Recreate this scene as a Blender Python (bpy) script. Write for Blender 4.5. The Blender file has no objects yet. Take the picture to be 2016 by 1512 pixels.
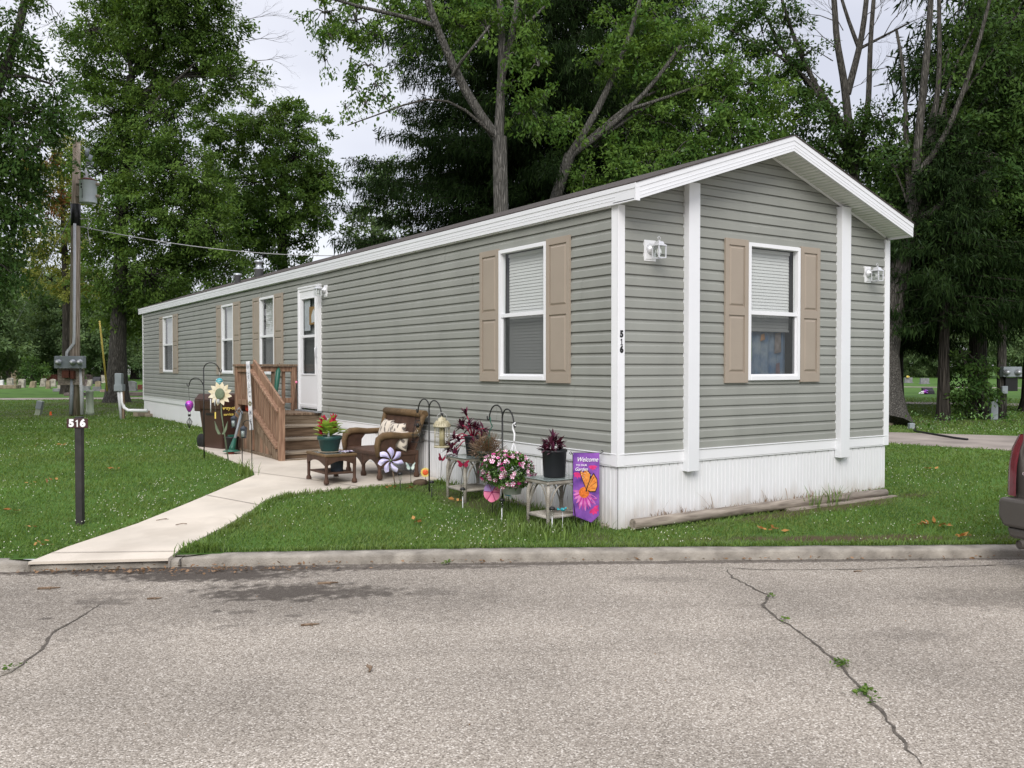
import bpy, bmesh, math, random
import numpy as np
from mathutils import Vector, Matrix
random.seed(4); rng = np.random.default_rng(4)
S = bpy.context.scene; COL = S.collection
R = math.radians
# ---------------------------------------------------------------- camera
CAM = np.array([-5.777, -6.7065, 1.6188]); YAW = 0.59256; PIT = -0.0192; FPX = 1754.8
_fw = np.array([math.sin(YAW), math.cos(YAW), 0]); RT = np.array([math.cos(YAW), -math.sin(YAW), 0]); _up = np.array([0, 0, 1.])
FW = _fw*math.cos(PIT)+_up*math.sin(PIT); UP = -_fw*math.sin(PIT)+_up*math.cos(PIT)
cd = bpy.data.cameras.new('camera'); cam = bpy.data.objects.new('camera', cd); COL.objects.link(cam)
cd.sensor_width = 36; cd.lens = 36*FPX/2016; cd.clip_start = .05; cd.clip_end = 2000
M = Matrix.Identity(4)
for i in range(3):
    M[i][0] = RT[i]; M[i][1] = UP[i]; M[i][2] = -FW[i]; M[i][3] = CAM[i]
cam.matrix_world = M
S.camera = cam
S.render.resolution_x = 1024; S.render.resolution_y = 768
# ---------------------------------------------------------------- world, sun, exposure
SUN_EL, SUN_AZ = R(36), R(222)          # azimuth from +y, clockwise: behind and left of the viewer
wd = bpy.data.worlds.new('World'); S.world = wd; wd.use_nodes = True
nt = wd.node_tree; nt.nodes.clear()
def N(t, k, **kw):
    n = t.nodes.new(k)
    for a, b in kw.items(): setattr(n, a, b)
    return n
wo = N(nt, 'ShaderNodeOutputWorld'); bg = N(nt, 'ShaderNodeBackground'); sky = N(nt, 'ShaderNodeTexSky')
sky.sky_type = 'NISHITA'; sky.sun_disc = False; sky.sun_elevation = SUN_EL; sky.sun_rotation = SUN_AZ
sc_ = N(nt, 'ShaderNodeVectorMath', operation='SCALE'); sc_.inputs['Scale'].default_value = .1
nt.links.new(sky.outputs[0], sc_.inputs[0])
tc = N(nt, 'ShaderNodeTexCoord'); mp = N(nt, 'ShaderNodeMapping'); mp.inputs['Scale'].default_value = (1, 1, 2.2)
nz = N(nt, 'ShaderNodeTexNoise'); nz.inputs['Scale'].default_value = 2.6; nz.inputs['Detail'].default_value = 4; nz.inputs['Roughness'].default_value = .45
rp = N(nt, 'ShaderNodeValToRGB'); rp.color_ramp.elements[0].position = .35; rp.color_ramp.elements[1].position = .68
rp.color_ramp.elements[0].color = (.45, .46, .52, 1); rp.color_ramp.elements[1].color = (.66, .66, .70, 1)
sx = N(nt, 'ShaderNodeSeparateXYZ'); mr = N(nt, 'ShaderNodeMapRange'); mr.inputs[1].default_value = .38; mr.inputs[2].default_value = 1; mr.inputs[3].default_value = 1; mr.inputs[4].default_value = 2.2
vs = N(nt, 'ShaderNodeVectorMath', operation='SCALE')
mx = N(nt, 'ShaderNodeMixRGB'); mx.inputs[0].default_value = .9
L = nt.links.new
L(tc.outputs['Generated'], mp.inputs[0]); L(mp.outputs[0], nz.inputs[0]); L(nz.outputs[0], rp.inputs[0])
L(tc.outputs['Generated'], sx.inputs[0]); L(sx.outputs[2], mr.inputs[0]); L(rp.outputs[0], vs.inputs[0]); L(mr.outputs[0], vs.inputs['Scale'])
L(sc_.outputs[0], mx.inputs[1]); L(vs.outputs[0], mx.inputs[2]); L(mx.outputs[0], bg.inputs[0]); L(bg.outputs[0], wo.inputs[0])
sl = bpy.data.lights.new('sun', 'SUN'); sl.energy = 1.5; sl.angle = R(28); sl.color = (1, .96, .9)
so = bpy.data.objects.new('sun', sl); COL.objects.link(so)
sd = Vector((math.sin(SUN_AZ)*math.cos(SUN_EL), math.cos(SUN_AZ)*math.cos(SUN_EL), math.sin(SUN_EL)))
so.rotation_euler = sd.to_track_quat('Z', 'Y').to_euler()
S.view_settings.view_transform = 'Standard'; S.view_settings.look = 'None'; S.view_settings.gamma = 1
S.view_settings.exposure = 0.72; S.view_settings.use_curve_mapping = False
S.cycles.max_bounces = 6; S.cycles.transparent_max_bounces = 12; S.cycles.caustics_reflective = False; S.cycles.caustics_refractive = False
# ---------------------------------------------------------------- terrain maths and picture-to-place helpers
def vv(x, y): return .517*(x+1.46)+.856*(y+.23)
def uu(x, y): return .856*(x+1.46)-.517*(y+.23)
def xy(u, v): return (-1.46+.856*u+.517*v, -.23-.517*u+.856*v)
def h(x, y):
    t = min(1, max(0, (vv(x, y)-.3)/5.7)); return .17*t*t*(3-2*t)
def hn(v):
    t = np.clip((v-.3)/5.7, 0, 1); return .17*t*t*(3-2*t)
def kv(u): return float(np.interp(u, [-40, -4.23, -2.87, 0, 4.62, 40], [-1.5, -.15, -.02, .06, -.02, -1.1]))
ROAD_Z = -.08
def ray(px, py): return FW+RT*(px-1008)/FPX-UP*(py-756)/FPX
def D(px, py, d): return Vector(CAM+ray(px, py)*d)
def G(px, py, lift=0):
    d = ray(px, py); z = 0
    for i in range(30):
        X = CAM+d*((z-CAM[2])/d[2]); z = h(X[0], X[1])
    return Vector((X[0], X[1], z+lift))
def RG(px, py):
    d = ray(px, py); X = CAM+d*((ROAD_Z-CAM[2])/d[2]); return Vector(X)
# ---------------------------------------------------------------- object helpers
def tag(o, label=None, cat=None, group=None, kind=None):
    if label: o['label'] = label
    if cat: o['category'] = cat
    if group: o['group'] = group
    if kind: o['kind'] = kind
    return o
def thing(name, label, cat, loc=(0, 0, 0), group=None):
    o = bpy.data.objects.new(name, None); COL.objects.link(o); o.location = loc; o.empty_display_size = .1
    return tag(o, label, cat, group)
def link(name, me, m, parent):
    o = bpy.data.objects.new(name, me); COL.objects.link(o)
    if m is not None: me.materials.append(m)
    if parent is not None:
        o.parent = parent
        if parent.type == 'EMPTY': o.matrix_parent_inverse = Matrix.Translation(-Vector(parent.location))
    return o
def dup(root, delta, rz=0, label=None, scale=1, group=None):
    r = root.copy(); COL.objects.link(r); r.location = Vector(root.location)+Vector(delta); r.rotation_euler = (0, 0, rz); r.scale = (scale,)*3 if not isinstance(scale, tuple) else scale
    if label: r['label'] = label
    if group: r['group'] = group
    def kids(a, b):
        for ch in list(a.children):
            c = ch.copy(); COL.objects.link(c); c.parent = b; c.matrix_parent_inverse = ch.matrix_parent_inverse.copy(); kids(ch, c)
    kids(root, r); return r
class MB:
    def __init__(s): s.v = []; s.f = []; s.s = []
    def add(s, vs, fs, smooth=False):
        o = len(s.v); s.v += [tuple(p) for p in vs]; s.f += [tuple(i+o for i in f) for f in fs]; s.s += [smooth]*len(fs); return s
    def box(s, x0, y0, z0, x1, y1, z1):
        return s.add([(x0,y0,z0),(x1,y0,z0),(x1,y1,z0),(x0,y1,z0),(x0,y0,z1),(x1,y0,z1),(x1,y1,z1),(x0,y1,z1)], [(0,3,2,1),(4,5,6,7),(0,1,5,4),(1,2,6,5),(2,3,7,6),(3,0,4,7)])
    def obox(s, c, size, m=None):
        a, b, d = [k/2 for k in size]; m = (m or Matrix.Identity(3)).to_3x3(); c = Vector(c)
        P = [c+m@Vector(p) for p in [(-a,-b,-d),(a,-b,-d),(a,b,-d),(-a,b,-d),(-a,-b,d),(a,-b,d),(a,b,d),(-a,b,d)]]
        return s.add(P, [(0,3,2,1),(4,5,6,7),(0,1,5,4),(1,2,6,5),(2,3,7,6),(3,0,4,7)])
    def bar(s, a, b, w, t, side=(0, 0, 1)):
        a = Vector(a); b = Vector(b); d = (b-a); l = d.length; d.normalize(); sd_ = Vector(side); x = d.cross(sd_).normalized(); y = x.cross(d)
        m = Matrix((x, y, d)).transposed(); return s.obox((a+b)/2, (w, t, l), m)
    def tube(s, pts, r, n=8, cap=True, smooth=True):
        pts = [Vector(p) for p in pts]; k = len(pts); rr = [r]*k if not hasattr(r, '__len__') else list(r); V = []; F = []; ref = None
        for i, p in enumerate(pts):
            d = (pts[min(i+1, k-1)]-pts[max(i-1, 0)])
            if d.length < 1e-9: d = Vector((0, 0, 1))
            d.normalize()
            if ref is None: ref = d.orthogonal()
            a = ref-d*ref.dot(d)
            if a.length < 1e-5: a = d.orthogonal()
            a.normalize(); ref = a; b = d.cross(a)
            for j in range(n):
                t = 2*math.pi*j/n; V.append(p+(a*math.cos(t)+b*math.sin(t))*rr[i])
        for i in range(k-1):
            for j in range(n):
                F.append((i*n+j, i*n+(j+1) % n, (i+1)*n+(j+1) % n, (i+1)*n+j))
        s.add(V, F, smooth)
        if cap: s.add(V[:n], [tuple(range(n))][::-1]); s.add(V[-n:], [tuple(range(n))])
        return s
    def lathe(s, prof, c=(0, 0, 0), n=20, smooth=True, m=None, sx=1, sy=1):
        V = []; F = []; c = Vector(c); k = len(prof)
        for r, z in prof:
            for j in range(n):
                t = 2*math.pi*j/n; p = Vector((r*math.cos(t)*sx, r*math.sin(t)*sy, z)); V.append(c+(m@p if m else p))
        for i in range(k-1):
            for j in range(n): F.append((i*n+j, i*n+(j+1) % n, (i+1)*n+(j+1) % n, (i+1)*n+j))
        s.add(V, F, smooth); s.add(V[:n], [tuple(range(n))]); s.add(V[-n:], [tuple(range(n))]); return s
    def ell(s, c, r, nu=12, nv=8, m=None, e=1):
        V = []; F = []; c = Vector(c)
        def pw(a): return math.copysign(abs(a)**e, a)
        for i in range(nv+1):
            ph = -math.pi/2+math.pi*i/nv
            for j in range(nu):
                t = 2*math.pi*j/nu; p = Vector((r[0]*pw(math.cos(ph))*pw(math.cos(t)), r[1]*pw(math.cos(ph))*pw(math.sin(t)), r[2]*pw(math.sin(ph)))); V.append(c+(m@p if m else p))
        for i in range(nv):
            for j in range(nu): F.append((i*nu+j, i*nu+(j+1) % nu, (i+1)*nu+(j+1) % nu, (i+1)*nu+j))
        return s.add(V, F, True)
    def prism(s, poly, vec):
        n = len(poly); vec = Vector(vec); P = [Vector(p) for p in poly]
        return s.add(P+[p+vec for p in P], [tuple(range(n))[::-1], tuple(range(n, 2*n))]+[(i, (i+1) % n, n+(i+1) % n, n+i) for i in range(n)])
    def xf(s, m): s.v = [tuple(m@Vector(p)) for p in s.v]; return s
    def build(s, name, m, parent=None, bevel=0, fix=True):
        me = bpy.data.meshes.new(name); me.from_pydata(s.v, [], s.f)
        me.polygons.foreach_set('use_smooth', s.s)
        if fix:
            b = bmesh.new(); b.from_mesh(me); bmesh.ops.remove_doubles(b, verts=b.verts, dist=1e-5); bmesh.ops.recalc_face_normals(b, faces=b.faces); b.to_mesh(me); b.free()
        o = link(name, me, m, parent)
        if bevel:
            md = o.modifiers.new('bevel', 'BEVEL'); md.width = bevel; md.segments = 2; md.limit_method = 'ANGLE'; md.angle_limit = R(50)
        return o
def big(name, V, Q, m, parent=None, tint=None, smooth=False):
    V = np.asarray(V, np.float32); Q = np.asarray(Q, np.int32); k = Q.shape[1]
    me = bpy.data.meshes.new(name); me.vertices.add(len(V)); me.vertices.foreach_set('co', V.ravel())
    me.loops.add(Q.size); me.loops.foreach_set('vertex_index', Q.ravel()); me.polygons.add(len(Q))
    me.polygons.foreach_set('loop_start', np.arange(0, Q.size, k, dtype=np.int32))
    if tint is not None:
        at = me.attributes.new('tint', 'FLOAT', 'FACE'); at.data.foreach_set('value', np.asarray(tint, np.float32))
    if smooth: me.polygons.foreach_set('use_smooth', np.ones(len(Q), bool))
    me.update(calc_edges=True); return link(name, me, m, parent)
def text(s, name, size, m4, mt, parent, ext=.002, bold=0, align='CENTER', sx=1, shear=0):
    cu = bpy.data.curves.new(name, 'FONT'); cu.body = s; cu.size = size; cu.extrude = ext; cu.offset = bold; cu.align_x = align; cu.align_y = 'CENTER'; cu.resolution_u = 4; cu.shear = shear
    t = bpy.data.objects.new(name+'_tmp', cu); COL.objects.link(t); dg = bpy.context.evaluated_depsgraph_get()
    me = bpy.data.meshes.new_from_object(t.evaluated_get(dg)); bpy.data.objects.remove(t); bpy.data.curves.remove(cu)
    me.transform(m4@Matrix.Diagonal((sx, 1, 1, 1))); me.materials.clear(); me.name = name; return link(name, me, mt, parent)
def frame(o, x, y):            # 4x4 from origin, x axis, y axis
    x = Vector(x).normalized(); y = Vector(y).normalized(); z = x.cross(y); m = Matrix((x, y, z)).transposed().to_4x4(); m.translation = Vector(o); return m
# ---------------------------------------------------------------- materials
def mat(name, col, rough=.6, var=.12, scale=6, bump=0, bscale=60, metal=0, col2=None, stretch=(1, 1, 1), spec=.4, detail=5, lo=.3, hi=.7):
    m = bpy.data.materials.new(name); m.use_nodes = True; t = m.node_tree; p = t.nodes['Principled BSDF']
    p.inputs['Roughness'].default_value = rough; p.inputs['Metallic'].default_value = metal; p.inputs['Specular IOR Level'].default_value = spec
    c = N(t, 'ShaderNodeTexCoord'); mp = N(t, 'ShaderNodeMapping'); mp.inputs['Scale'].default_value = stretch; t.links.new(c.outputs['Object'], mp.inputs[0])
    n = N(t, 'ShaderNodeTexNoise'); n.inputs['Scale'].default_value = scale; n.inputs['Detail'].default_value = detail; t.links.new(mp.outputs[0], n.inputs[0])
    r = N(t, 'ShaderNodeValToRGB'); r.color_ramp.elements[0].position = lo; r.color_ramp.elements[1].position = hi
    a = [k*(1-var) for k in col]; b = [min(1, k*(1+var)) for k in col] if col2 is None else col2
    r.color_ramp.elements[0].color = (*a, 1); r.color_ramp.elements[1].color = (*b, 1)
    t.links.new(n.outputs[0], r.inputs[0]); t.links.new(r.outputs[0], p.inputs['Base Color'])
    if bump:
        n2 = N(t, 'ShaderNodeTexNoise'); n2.inputs['Scale'].default_value = bscale; n2.inputs['Detail'].default_value = 4; t.links.new(mp.outputs[0], n2.inputs[0])
        bu = N(t, 'ShaderNodeBump'); bu.inputs['Strength'].default_value = bump; bu.inputs['Distance'].default_value = .01; t.links.new(n2.outputs[0], bu.inputs['Height']); t.links.new(bu.outputs[0], p.inputs['Normal'])
    m['ramp'] = r.name; return m
def leafmat(name, c0, c1, trans=.35, gloss=.03, rough=.55):
    m = bpy.data.materials.new(name); m.use_nodes = True; t = m.node_tree; t.nodes.clear(); o = N(t, 'ShaderNodeOutputMaterial')
    at = N(t, 'ShaderNodeAttribute'); at.attribute_name = 'tint'; mxc = N(t, 'ShaderNodeMixRGB'); mxc.inputs[1].default_value = (*c0, 1); mxc.inputs[2].default_value = (*c1, 1)
    t.links.new(at.outputs['Fac'], mxc.inputs[0])
    d = N(t, 'ShaderNodeBsdfDiffuse'); tr = N(t, 'ShaderNodeBsdfTranslucent'); g = N(t, 'ShaderNodeBsdfGlossy'); g.inputs['Roughness'].default_value = rough
    br = N(t, 'ShaderNodeMixRGB', blend_type='MULTIPLY'); br.inputs[0].default_value = 1; br.inputs[2].default_value = (1.2, 1.15, .5, 1); t.links.new(mxc.outputs[0], br.inputs[1])
    t.links.new(mxc.outputs[0], d.inputs[0]); t.links.new(br.outputs[0], tr.inputs[0])
    m1 = N(t, 'ShaderNodeMixShader'); m1.inputs[0].default_value = trans; t.links.new(d.outputs[0], m1.inputs[1]); t.links.new(tr.outputs[0], m1.inputs[2])
    m2 = N(t, 'ShaderNodeMixShader'); fr = N(t, 'ShaderNodeFresnel'); fr.inputs[0].default_value = 1.35; mm = N(t, 'ShaderNodeMath', operation='MULTIPLY'); mm.inputs[1].default_value = gloss*4; t.links.new(fr.outputs[0], mm.inputs[0])
    t.links.new(mm.outputs[0], m2.inputs[0]); t.links.new(m1.outputs[0], m2.inputs[1]); t.links.new(g.outputs[0], m2.inputs[2]); t.links.new(m2.outputs[0], o.inputs[0]); return m
def glassmat(name, tintc=(.9, .95, .93), ior=1.5, boost=1.0):
    m = bpy.data.materials.new(name); m.use_nodes = True; t = m.node_tree; t.nodes.clear(); o = N(t, 'ShaderNodeOutputMaterial')
    a = N(t, 'ShaderNodeBsdfTransparent'); a.inputs[0].default_value = (*tintc, 1); g = N(t, 'ShaderNodeBsdfGlossy'); g.inputs['Roughness'].default_value = .02
    f = N(t, 'ShaderNodeLayerWeight'); f.inputs[0].default_value = .5; pw_ = N(t, 'ShaderNodeMath', operation='POWER'); pw_.inputs[1].default_value = 4.2; t.links.new(f.outputs['Facing'], pw_.inputs[0]); mu = N(t, 'ShaderNodeMath', operation='MULTIPLY_ADD'); mu.inputs[1].default_value = .93*boost; mu.inputs[2].default_value = ((ior-1)/(ior+1))**2*boost; t.links.new(pw_.outputs[0], mu.inputs[0])
    x = N(t, 'ShaderNodeMixShader'); t.links.new(mu.outputs[0], x.inputs[0]); t.links.new(a.outputs[0], x.inputs[1]); t.links.new(g.outputs[0], x.inputs[2]); t.links.new(x.outputs[0], o.inputs[0]); return m
def barkmat(name, c0, c1, sc=14):
    m = mat(name, c0, .9, .1, sc, 0, spec=.15, col2=c1, stretch=(1, 1, .10)); t = m.node_tree; p = t.nodes['Principled BSDF']
    v = N(t, 'ShaderNodeTexVoronoi'); v.feature = 'DISTANCE_TO_EDGE'; v.inputs['Scale'].default_value = sc; mp = [n for n in t.nodes if n.type == 'MAPPING'][0]; t.links.new(mp.outputs[0], v.inputs[0])
    mr = N(t, 'ShaderNodeMapRange'); mr.inputs[2].default_value = .25; t.links.new(v.outputs['Distance'], mr.inputs[0])
    b = N(t, 'ShaderNodeBump'); b.inputs['Distance'].default_value = .04; b.inputs['Strength'].default_value = .9; t.links.new(mr.outputs[0], b.inputs['Height']); t.links.new(b.outputs[0], p.inputs['Normal'])
    rp = t.nodes[m['ramp']]; mu = N(t, 'ShaderNodeMixRGB', blend_type='MULTIPLY'); mu.inputs[0].default_value = .45; t.links.new(rp.outputs[0], mu.inputs[1]); t.links.new(mr.outputs[0], mu.inputs[2]); t.links.new(mu.outputs[0], p.inputs['Base Color']); return m
def weavemat(name, c0, c1, sc=70, rough=.55):
    m = mat(name, c0, rough, .15, 9, spec=.35, col2=c1); t = m.node_tree; p = t.nodes['Principled BSDF']; c = N(t, 'ShaderNodeTexCoord')
    w1 = N(t, 'ShaderNodeTexWave', bands_direction='Z'); w1.inputs['Scale'].default_value = sc; w2 = N(t, 'ShaderNodeTexWave', bands_direction='DIAGONAL'); w2.inputs['Scale'].default_value = sc*.6
    for w in (w1, w2): t.links.new(c.outputs['Object'], w.inputs[0]); w.inputs['Distortion'].default_value = .6
    mu = N(t, 'ShaderNodeMath', operation='MULTIPLY'); t.links.new(w1.outputs['Fac'], mu.inputs[0]); t.links.new(w2.outputs['Fac'], mu.inputs[1])
    b = N(t, 'ShaderNodeBump'); b.inputs['Strength'].default_value = .8; b.inputs['Distance'].default_value = .006; t.links.new(mu.outputs[0], b.inputs['Height']); t.links.new(b.outputs[0], p.inputs['Normal'])
    rp = t.nodes[m['ramp']]; mi = N(t, 'ShaderNodeMixRGB', blend_type='MULTIPLY'); mi.inputs[0].default_value = .55; ad = N(t, 'ShaderNodeMath', operation='ADD'); ad.inputs[1].default_value = .35; t.links.new(mu.outputs[0], ad.inputs[0]); t.links.new(rp.outputs[0], mi.inputs[1]); t.links.new(ad.outputs[0], mi.inputs[2]); t.links.new(mi.outputs[0], p.inputs['Base Color']); return m
def masks(t, src, lst, soft=.5, nscale=3, namp=.5):
    """noisy ellipse masks at fixed places on the ground; lst = (x, y, rx, ry, angle, strength)"""
    tot = None; nzz = N(t, 'ShaderNodeTexNoise'); nzz.inputs['Scale'].default_value = nscale; nzz.inputs['Detail'].default_value = 6; t.links.new(src, nzz.inputs[0])
    for (x, y, rx, ry, an, st) in lst:
        mp = N(t, 'ShaderNodeMapping', vector_type='TEXTURE'); mp.inputs['Location'].default_value = (x, y, 0); mp.inputs['Rotation'].default_value = (0, 0, an); mp.inputs['Scale'].default_value = (rx, ry, 1e3)
        t.links.new(src, mp.inputs[0]); ln = N(t, 'ShaderNodeVectorMath', operation='LENGTH'); t.links.new(mp.outputs[0], ln.inputs[0])
        ad = N(t, 'ShaderNodeMath', operation='MULTIPLY_ADD'); ad.inputs[1].default_value = namp*4; t.links.new(nzz.outputs[0], ad.inputs[0]); sb = N(t, 'ShaderNodeMath', operation='SUBTRACT'); sb.inputs[1].default_value = namp*2; t.links.new(ln.outputs['Value'], sb.inputs[0]); t.links.new(sb.outputs[0], ad.inputs[2])
        mr = N(t, 'ShaderNodeMapRange', interpolation_type='SMOOTHSTEP'); mr.inputs[1].default_value = 1-soft; mr.inputs[2].default_value = 1+soft; mr.inputs[3].default_value = st; mr.inputs[4].default_value = 0; t.links.new(ad.outputs[0], mr.inputs[0])
        if tot is None: tot = mr.outputs[0]
        else:
            q = N(t, 'ShaderNodeMath', operation='MAXIMUM'); t.links.new(tot, q.inputs[0]); t.links.new(mr.outputs[0], q.inputs[1]); tot = q.outputs[0]
    return tot
def overlay(m, lst, col, **kw):
    t = m.node_tree; p = t.nodes['Principled BSDF']; src = p.inputs['Base Color'].links[0].from_socket; c = N(t, 'ShaderNodeTexCoord')
    k = masks(t, c.outputs['Object'], lst, **kw); x = N(t, 'ShaderNodeMixRGB'); t.links.new(k, x.inputs[0]); t.links.new(src, x.inputs[1]); x.inputs[2].default_value = (*col, 1); t.links.new(x.outputs[0], p.inputs['Base Color'])
KA = math.atan2(-.517, .856)
mt = {}
mt['siding'] = mat('grey_vinyl', (.278, .285, .258), .5, .075, 2.2, stretch=(1, 1, .3), bump=.04, bscale=120, spec=.35)
mt['white'] = mat('white_vinyl', (.78, .785, .80), .4, .025, 2, spec=.4)
mt['skirt'] = mat('white_skirting', (.75, .755, .77), .45, .03, 1.3, spec=.4)
t = mt['skirt'].node_tree; p = t.nodes['Principled BSDF']; src = p.inputs['Base Color'].links[0].from_socket; c = N(t, 'ShaderNodeTexCoord'); sx = N(t, 'ShaderNodeSeparateXYZ'); t.links.new(c.outputs['Object'], sx.inputs[0]); nz = N(t, 'ShaderNodeTexNoise'); nz.inputs['Scale'].default_value = 7; nz.inputs['Detail'].default_value = 8; mp = N(t, 'ShaderNodeMapping'); mp.inputs['Scale'].default_value = (1, 1, .35); t.links.new(c.outputs['Object'], mp.inputs[0]); t.links.new(mp.outputs[0], nz.inputs[0]); ad = N(t, 'ShaderNodeMath', operation='MULTIPLY_ADD'); ad.inputs[1].default_value = -.42; t.links.new(nz.outputs[0], ad.inputs[0]); t.links.new(sx.outputs[2], ad.inputs[2]); mr = N(t, 'ShaderNodeMapRange', interpolation_type='SMOOTHSTEP'); mr.inputs[1].default_value = -.22; mr.inputs[2].default_value = .10; mr.inputs[3].default_value = .48; mr.inputs[4].default_value = 0; t.links.new(ad.outputs[0], mr.inputs[0]); x = N(t, 'ShaderNodeMixRGB'); x.inputs[2].default_value = (.36, .29, .21, 1); t.links.new(mr.outputs[0], x.inputs[0]); t.links.new(src, x.inputs[1]); t.links.new(x.outputs[0], p.inputs['Base Color'])
mt['fascia'] = mat('white_metal', (.74, .75, .77), .35, .02, 2, spec=.5)
mt['soffit'] = mat('soffit_vinyl', (.78, .79, .76), .5, .03, 3)
mt['shingle'] = mat('roof_shingle', (.06, .05, .045), .95, .35, 14, bump=.6, bscale=40)
mt['shutter'] = mat('tan_vinyl', (.335, .283, .228), .55, .04, 3, spec=.35)
mt['blind'] = mat('blind_slat', (.62, .62, .61), .6, .03, 2)
mt['room'] = mat('dim_room', (.10, .10, .095), .9, .2, 2)
mt['glass'] = glassmat('pane_glass', (.92, .94, .93), 1.5, 1.0)
mt['lampglass'] = glassmat('lamp_glass', (.93, .95, .93), 1.45, .9)
mt['screen'] = None
m = bpy.data.materials.new('fly_screen'); m.use_nodes = True; t = m.node_tree; t.nodes.clear(); o = N(t, 'ShaderNodeOutputMaterial'); a = N(t, 'ShaderNodeBsdfTransparent'); d = N(t, 'ShaderNodeBsdfDiffuse'); d.inputs[0].default_value = (.07, .075, .075, 1); x = N(t, 'ShaderNodeMixShader'); x.inputs[0].default_value = .50; t.links.new(a.outputs[0], x.inputs[1]); t.links.new(d.outputs[0], x.inputs[2]); t.links.new(x.outputs[0], o.inputs[0]); mt['screen'] = m
mt['black'] = mat('black_paint', (.012, .012, .012), .45, .1, 5)
mt['number'] = mat('black_number', (.006, .006, .006), .5, .05, 5)
mt['silver'] = mat('lamp_silver', (.68, .69, .72), .35, .05, 10, metal=.3, spec=.6)
mt['galv'] = mat('galvanised', (.42, .44, .46), .4, .15, 12, metal=.6)
mt['wood'] = mat('weathered_deck_wood', (.17, .105, .065), .8, .4, 5, bump=.5, bscale=30, col2=(.29, .215, .15), stretch=(6, 6, .6), spec=.2)
mt['woodh'] = mat('weathered_tread_wood', (.145, .10, .065), .85, .3, 4, bump=.5, bscale=30, col2=(.27, .215, .155), stretch=(.6, 7, 7), spec=.2)
mt['tread'] = mat('grey_worn_tread', (.24, .19, .14), .85, .3, 4, bump=.5, bscale=30, col2=(.40, .335, .26), stretch=(.6, 7, 7), spec=.2)
mt['riser'] = mat('brown_riser_board', (.12, .078, .05), .85, .3, 4, bump=.5, bscale=30, col2=(.215, .15, .10), stretch=(.6, 7, 7), spec=.2)
mt['redwood'] = mat('reddish_rail_wood', (.235, .125, .08), .75, .35, 5, bump=.4, bscale=30, col2=(.38, .245, .165), stretch=(7, 7, .7), spec=.2)
mt['railwood'] = mat('reddish_baluster_wood', (.215, .115, .074), .75, .35, 6, bump=.4, bscale=30, col2=(.34, .225, .155), stretch=(9, 9, .5), spec=.2)
mt['log'] = mat('weathered_log', (.20, .165, .135), .85, .3, 6, bump=.5, bscale=25, col2=(.37, .32, .27), stretch=(.5, 5, 5), spec=.15)
mt['concrete'] = mat('path_concrete', (.575, .515, .435), .85, .13, 1.3, bump=.15, bscale=180, spec=.2, detail=8)
mt['kerb'] = mat('kerb_concrete', (.20, .178, .15), .9, .35, 5.5, bump=.9, bscale=70, col2=(.40, .365, .315), spec=.15, detail=10, lo=.2, hi=.75)
mt['olddrive'] = mat('old_concrete', (.27, .235, .205), .9, .25, 1.3, bump=.3, bscale=60, spec=.15, detail=8)
mt['dirt'] = mat('bare_dirt', (.085, .06, .042), .95, .4, 5, bump=.5, bscale=50, spec=.1)
mt['brown'] = mat('brown_plastic', (.060, .030, .022), .45, .12, 4, spec=.4)
mt['wicker'] = weavemat('brown_wicker', (.085, .042, .026), (.15, .08, .05), 60)
mt['wickertop'] = weavemat('tan_wicker', (.19, .115, .05), (.27, .17, .08), 60)
mt['whitewicker'] = weavemat('worn_white_wicker', (.42, .37, .30), (.66, .62, .55), 55)
mt['cushion'] = mat('leaf_print_cushion', (.62, .55, .46), .9, .05, 4)
t = mt['cushion'].node_tree; p = t.nodes['Principled BSDF']; src = p.inputs['Base Color'].links[0].from_socket; c = N(t, 'ShaderNodeTexCoord'); mp = N(t, 'ShaderNodeMapping'); mp.inputs['Scale'].default_value = (6, 30, 9.5); mp0 = N(t, 'ShaderNodeMapping'); mp0.inputs['Rotation'].default_value = (.55, 0, 0); v = N(t, 'ShaderNodeTexVoronoi'); v.inputs['Scale'].default_value = 1; t.links.new(c.outputs['Object'], mp0.inputs[0]); t.links.new(mp0.outputs[0], mp.inputs[0]); t.links.new(mp.outputs[0], v.inputs[0]); mr = N(t, 'ShaderNodeMapRange'); mr.inputs[1].default_value = .36; mr.inputs[2].default_value = .46; mr.inputs[3].default_value = .9; mr.inputs[4].default_value = 0; t.links.new(v.outputs['Distance'], mr.inputs[0]); x = N(t, 'ShaderNodeMixRGB'); t.links.new(mr.outputs[0], x.inputs[0]); t.links.new(src, x.inputs[1]); x.inputs[2].default_value = (.09, .075, .07, 1); t.links.new(x.outputs[0], p.inputs['Base Color'])
mt['tableglass'] = mat('grey_table_glass', (.22, .26, .25), .08, .05, 3, spec=.6)
mt['greenpot'] = mat('dark_green_pot', (.018, .062, .058), .4, .1, 4)
mt['blackpot'] = mat('black_nursery_pot', (.013, .014, .017), .45, .15, 4)
mt['whitepot'] = mat('white_pot', (.60, .62, .60), .45, .05, 4)
mt['red'] = mat('crimson_plume', (.36, .006, .035), .8, .3, 30)
mt['purpleleaf'] = leafmat('purple_leaf', (.045, .012, .03), (.12, .028, .055), .2)
mt['limeleaf'] = leafmat('lime_leaf', (.26, .40, .07), (.42, .58, .15), .35)
mt['petleaf'] = leafmat('petunia_leaf', (.05, .14, .02), (.14, .27, .05), .3)
mt['dryleaf'] = leafmat('dry_brown_leaf', (.13, .075, .04), (.34, .22, .14), .2)
mt['deadleaf'] = leafmat('fallen_leaf', (.22, .085, .022), (.45, .25, .09), .15)
mt['magenta'] = mat('magenta_petal', (.40, .03, .17), .6, .15, 20)
mt['petal'] = mat('white_petal', (.78, .70, .74), .6, .05, 20)
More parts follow.
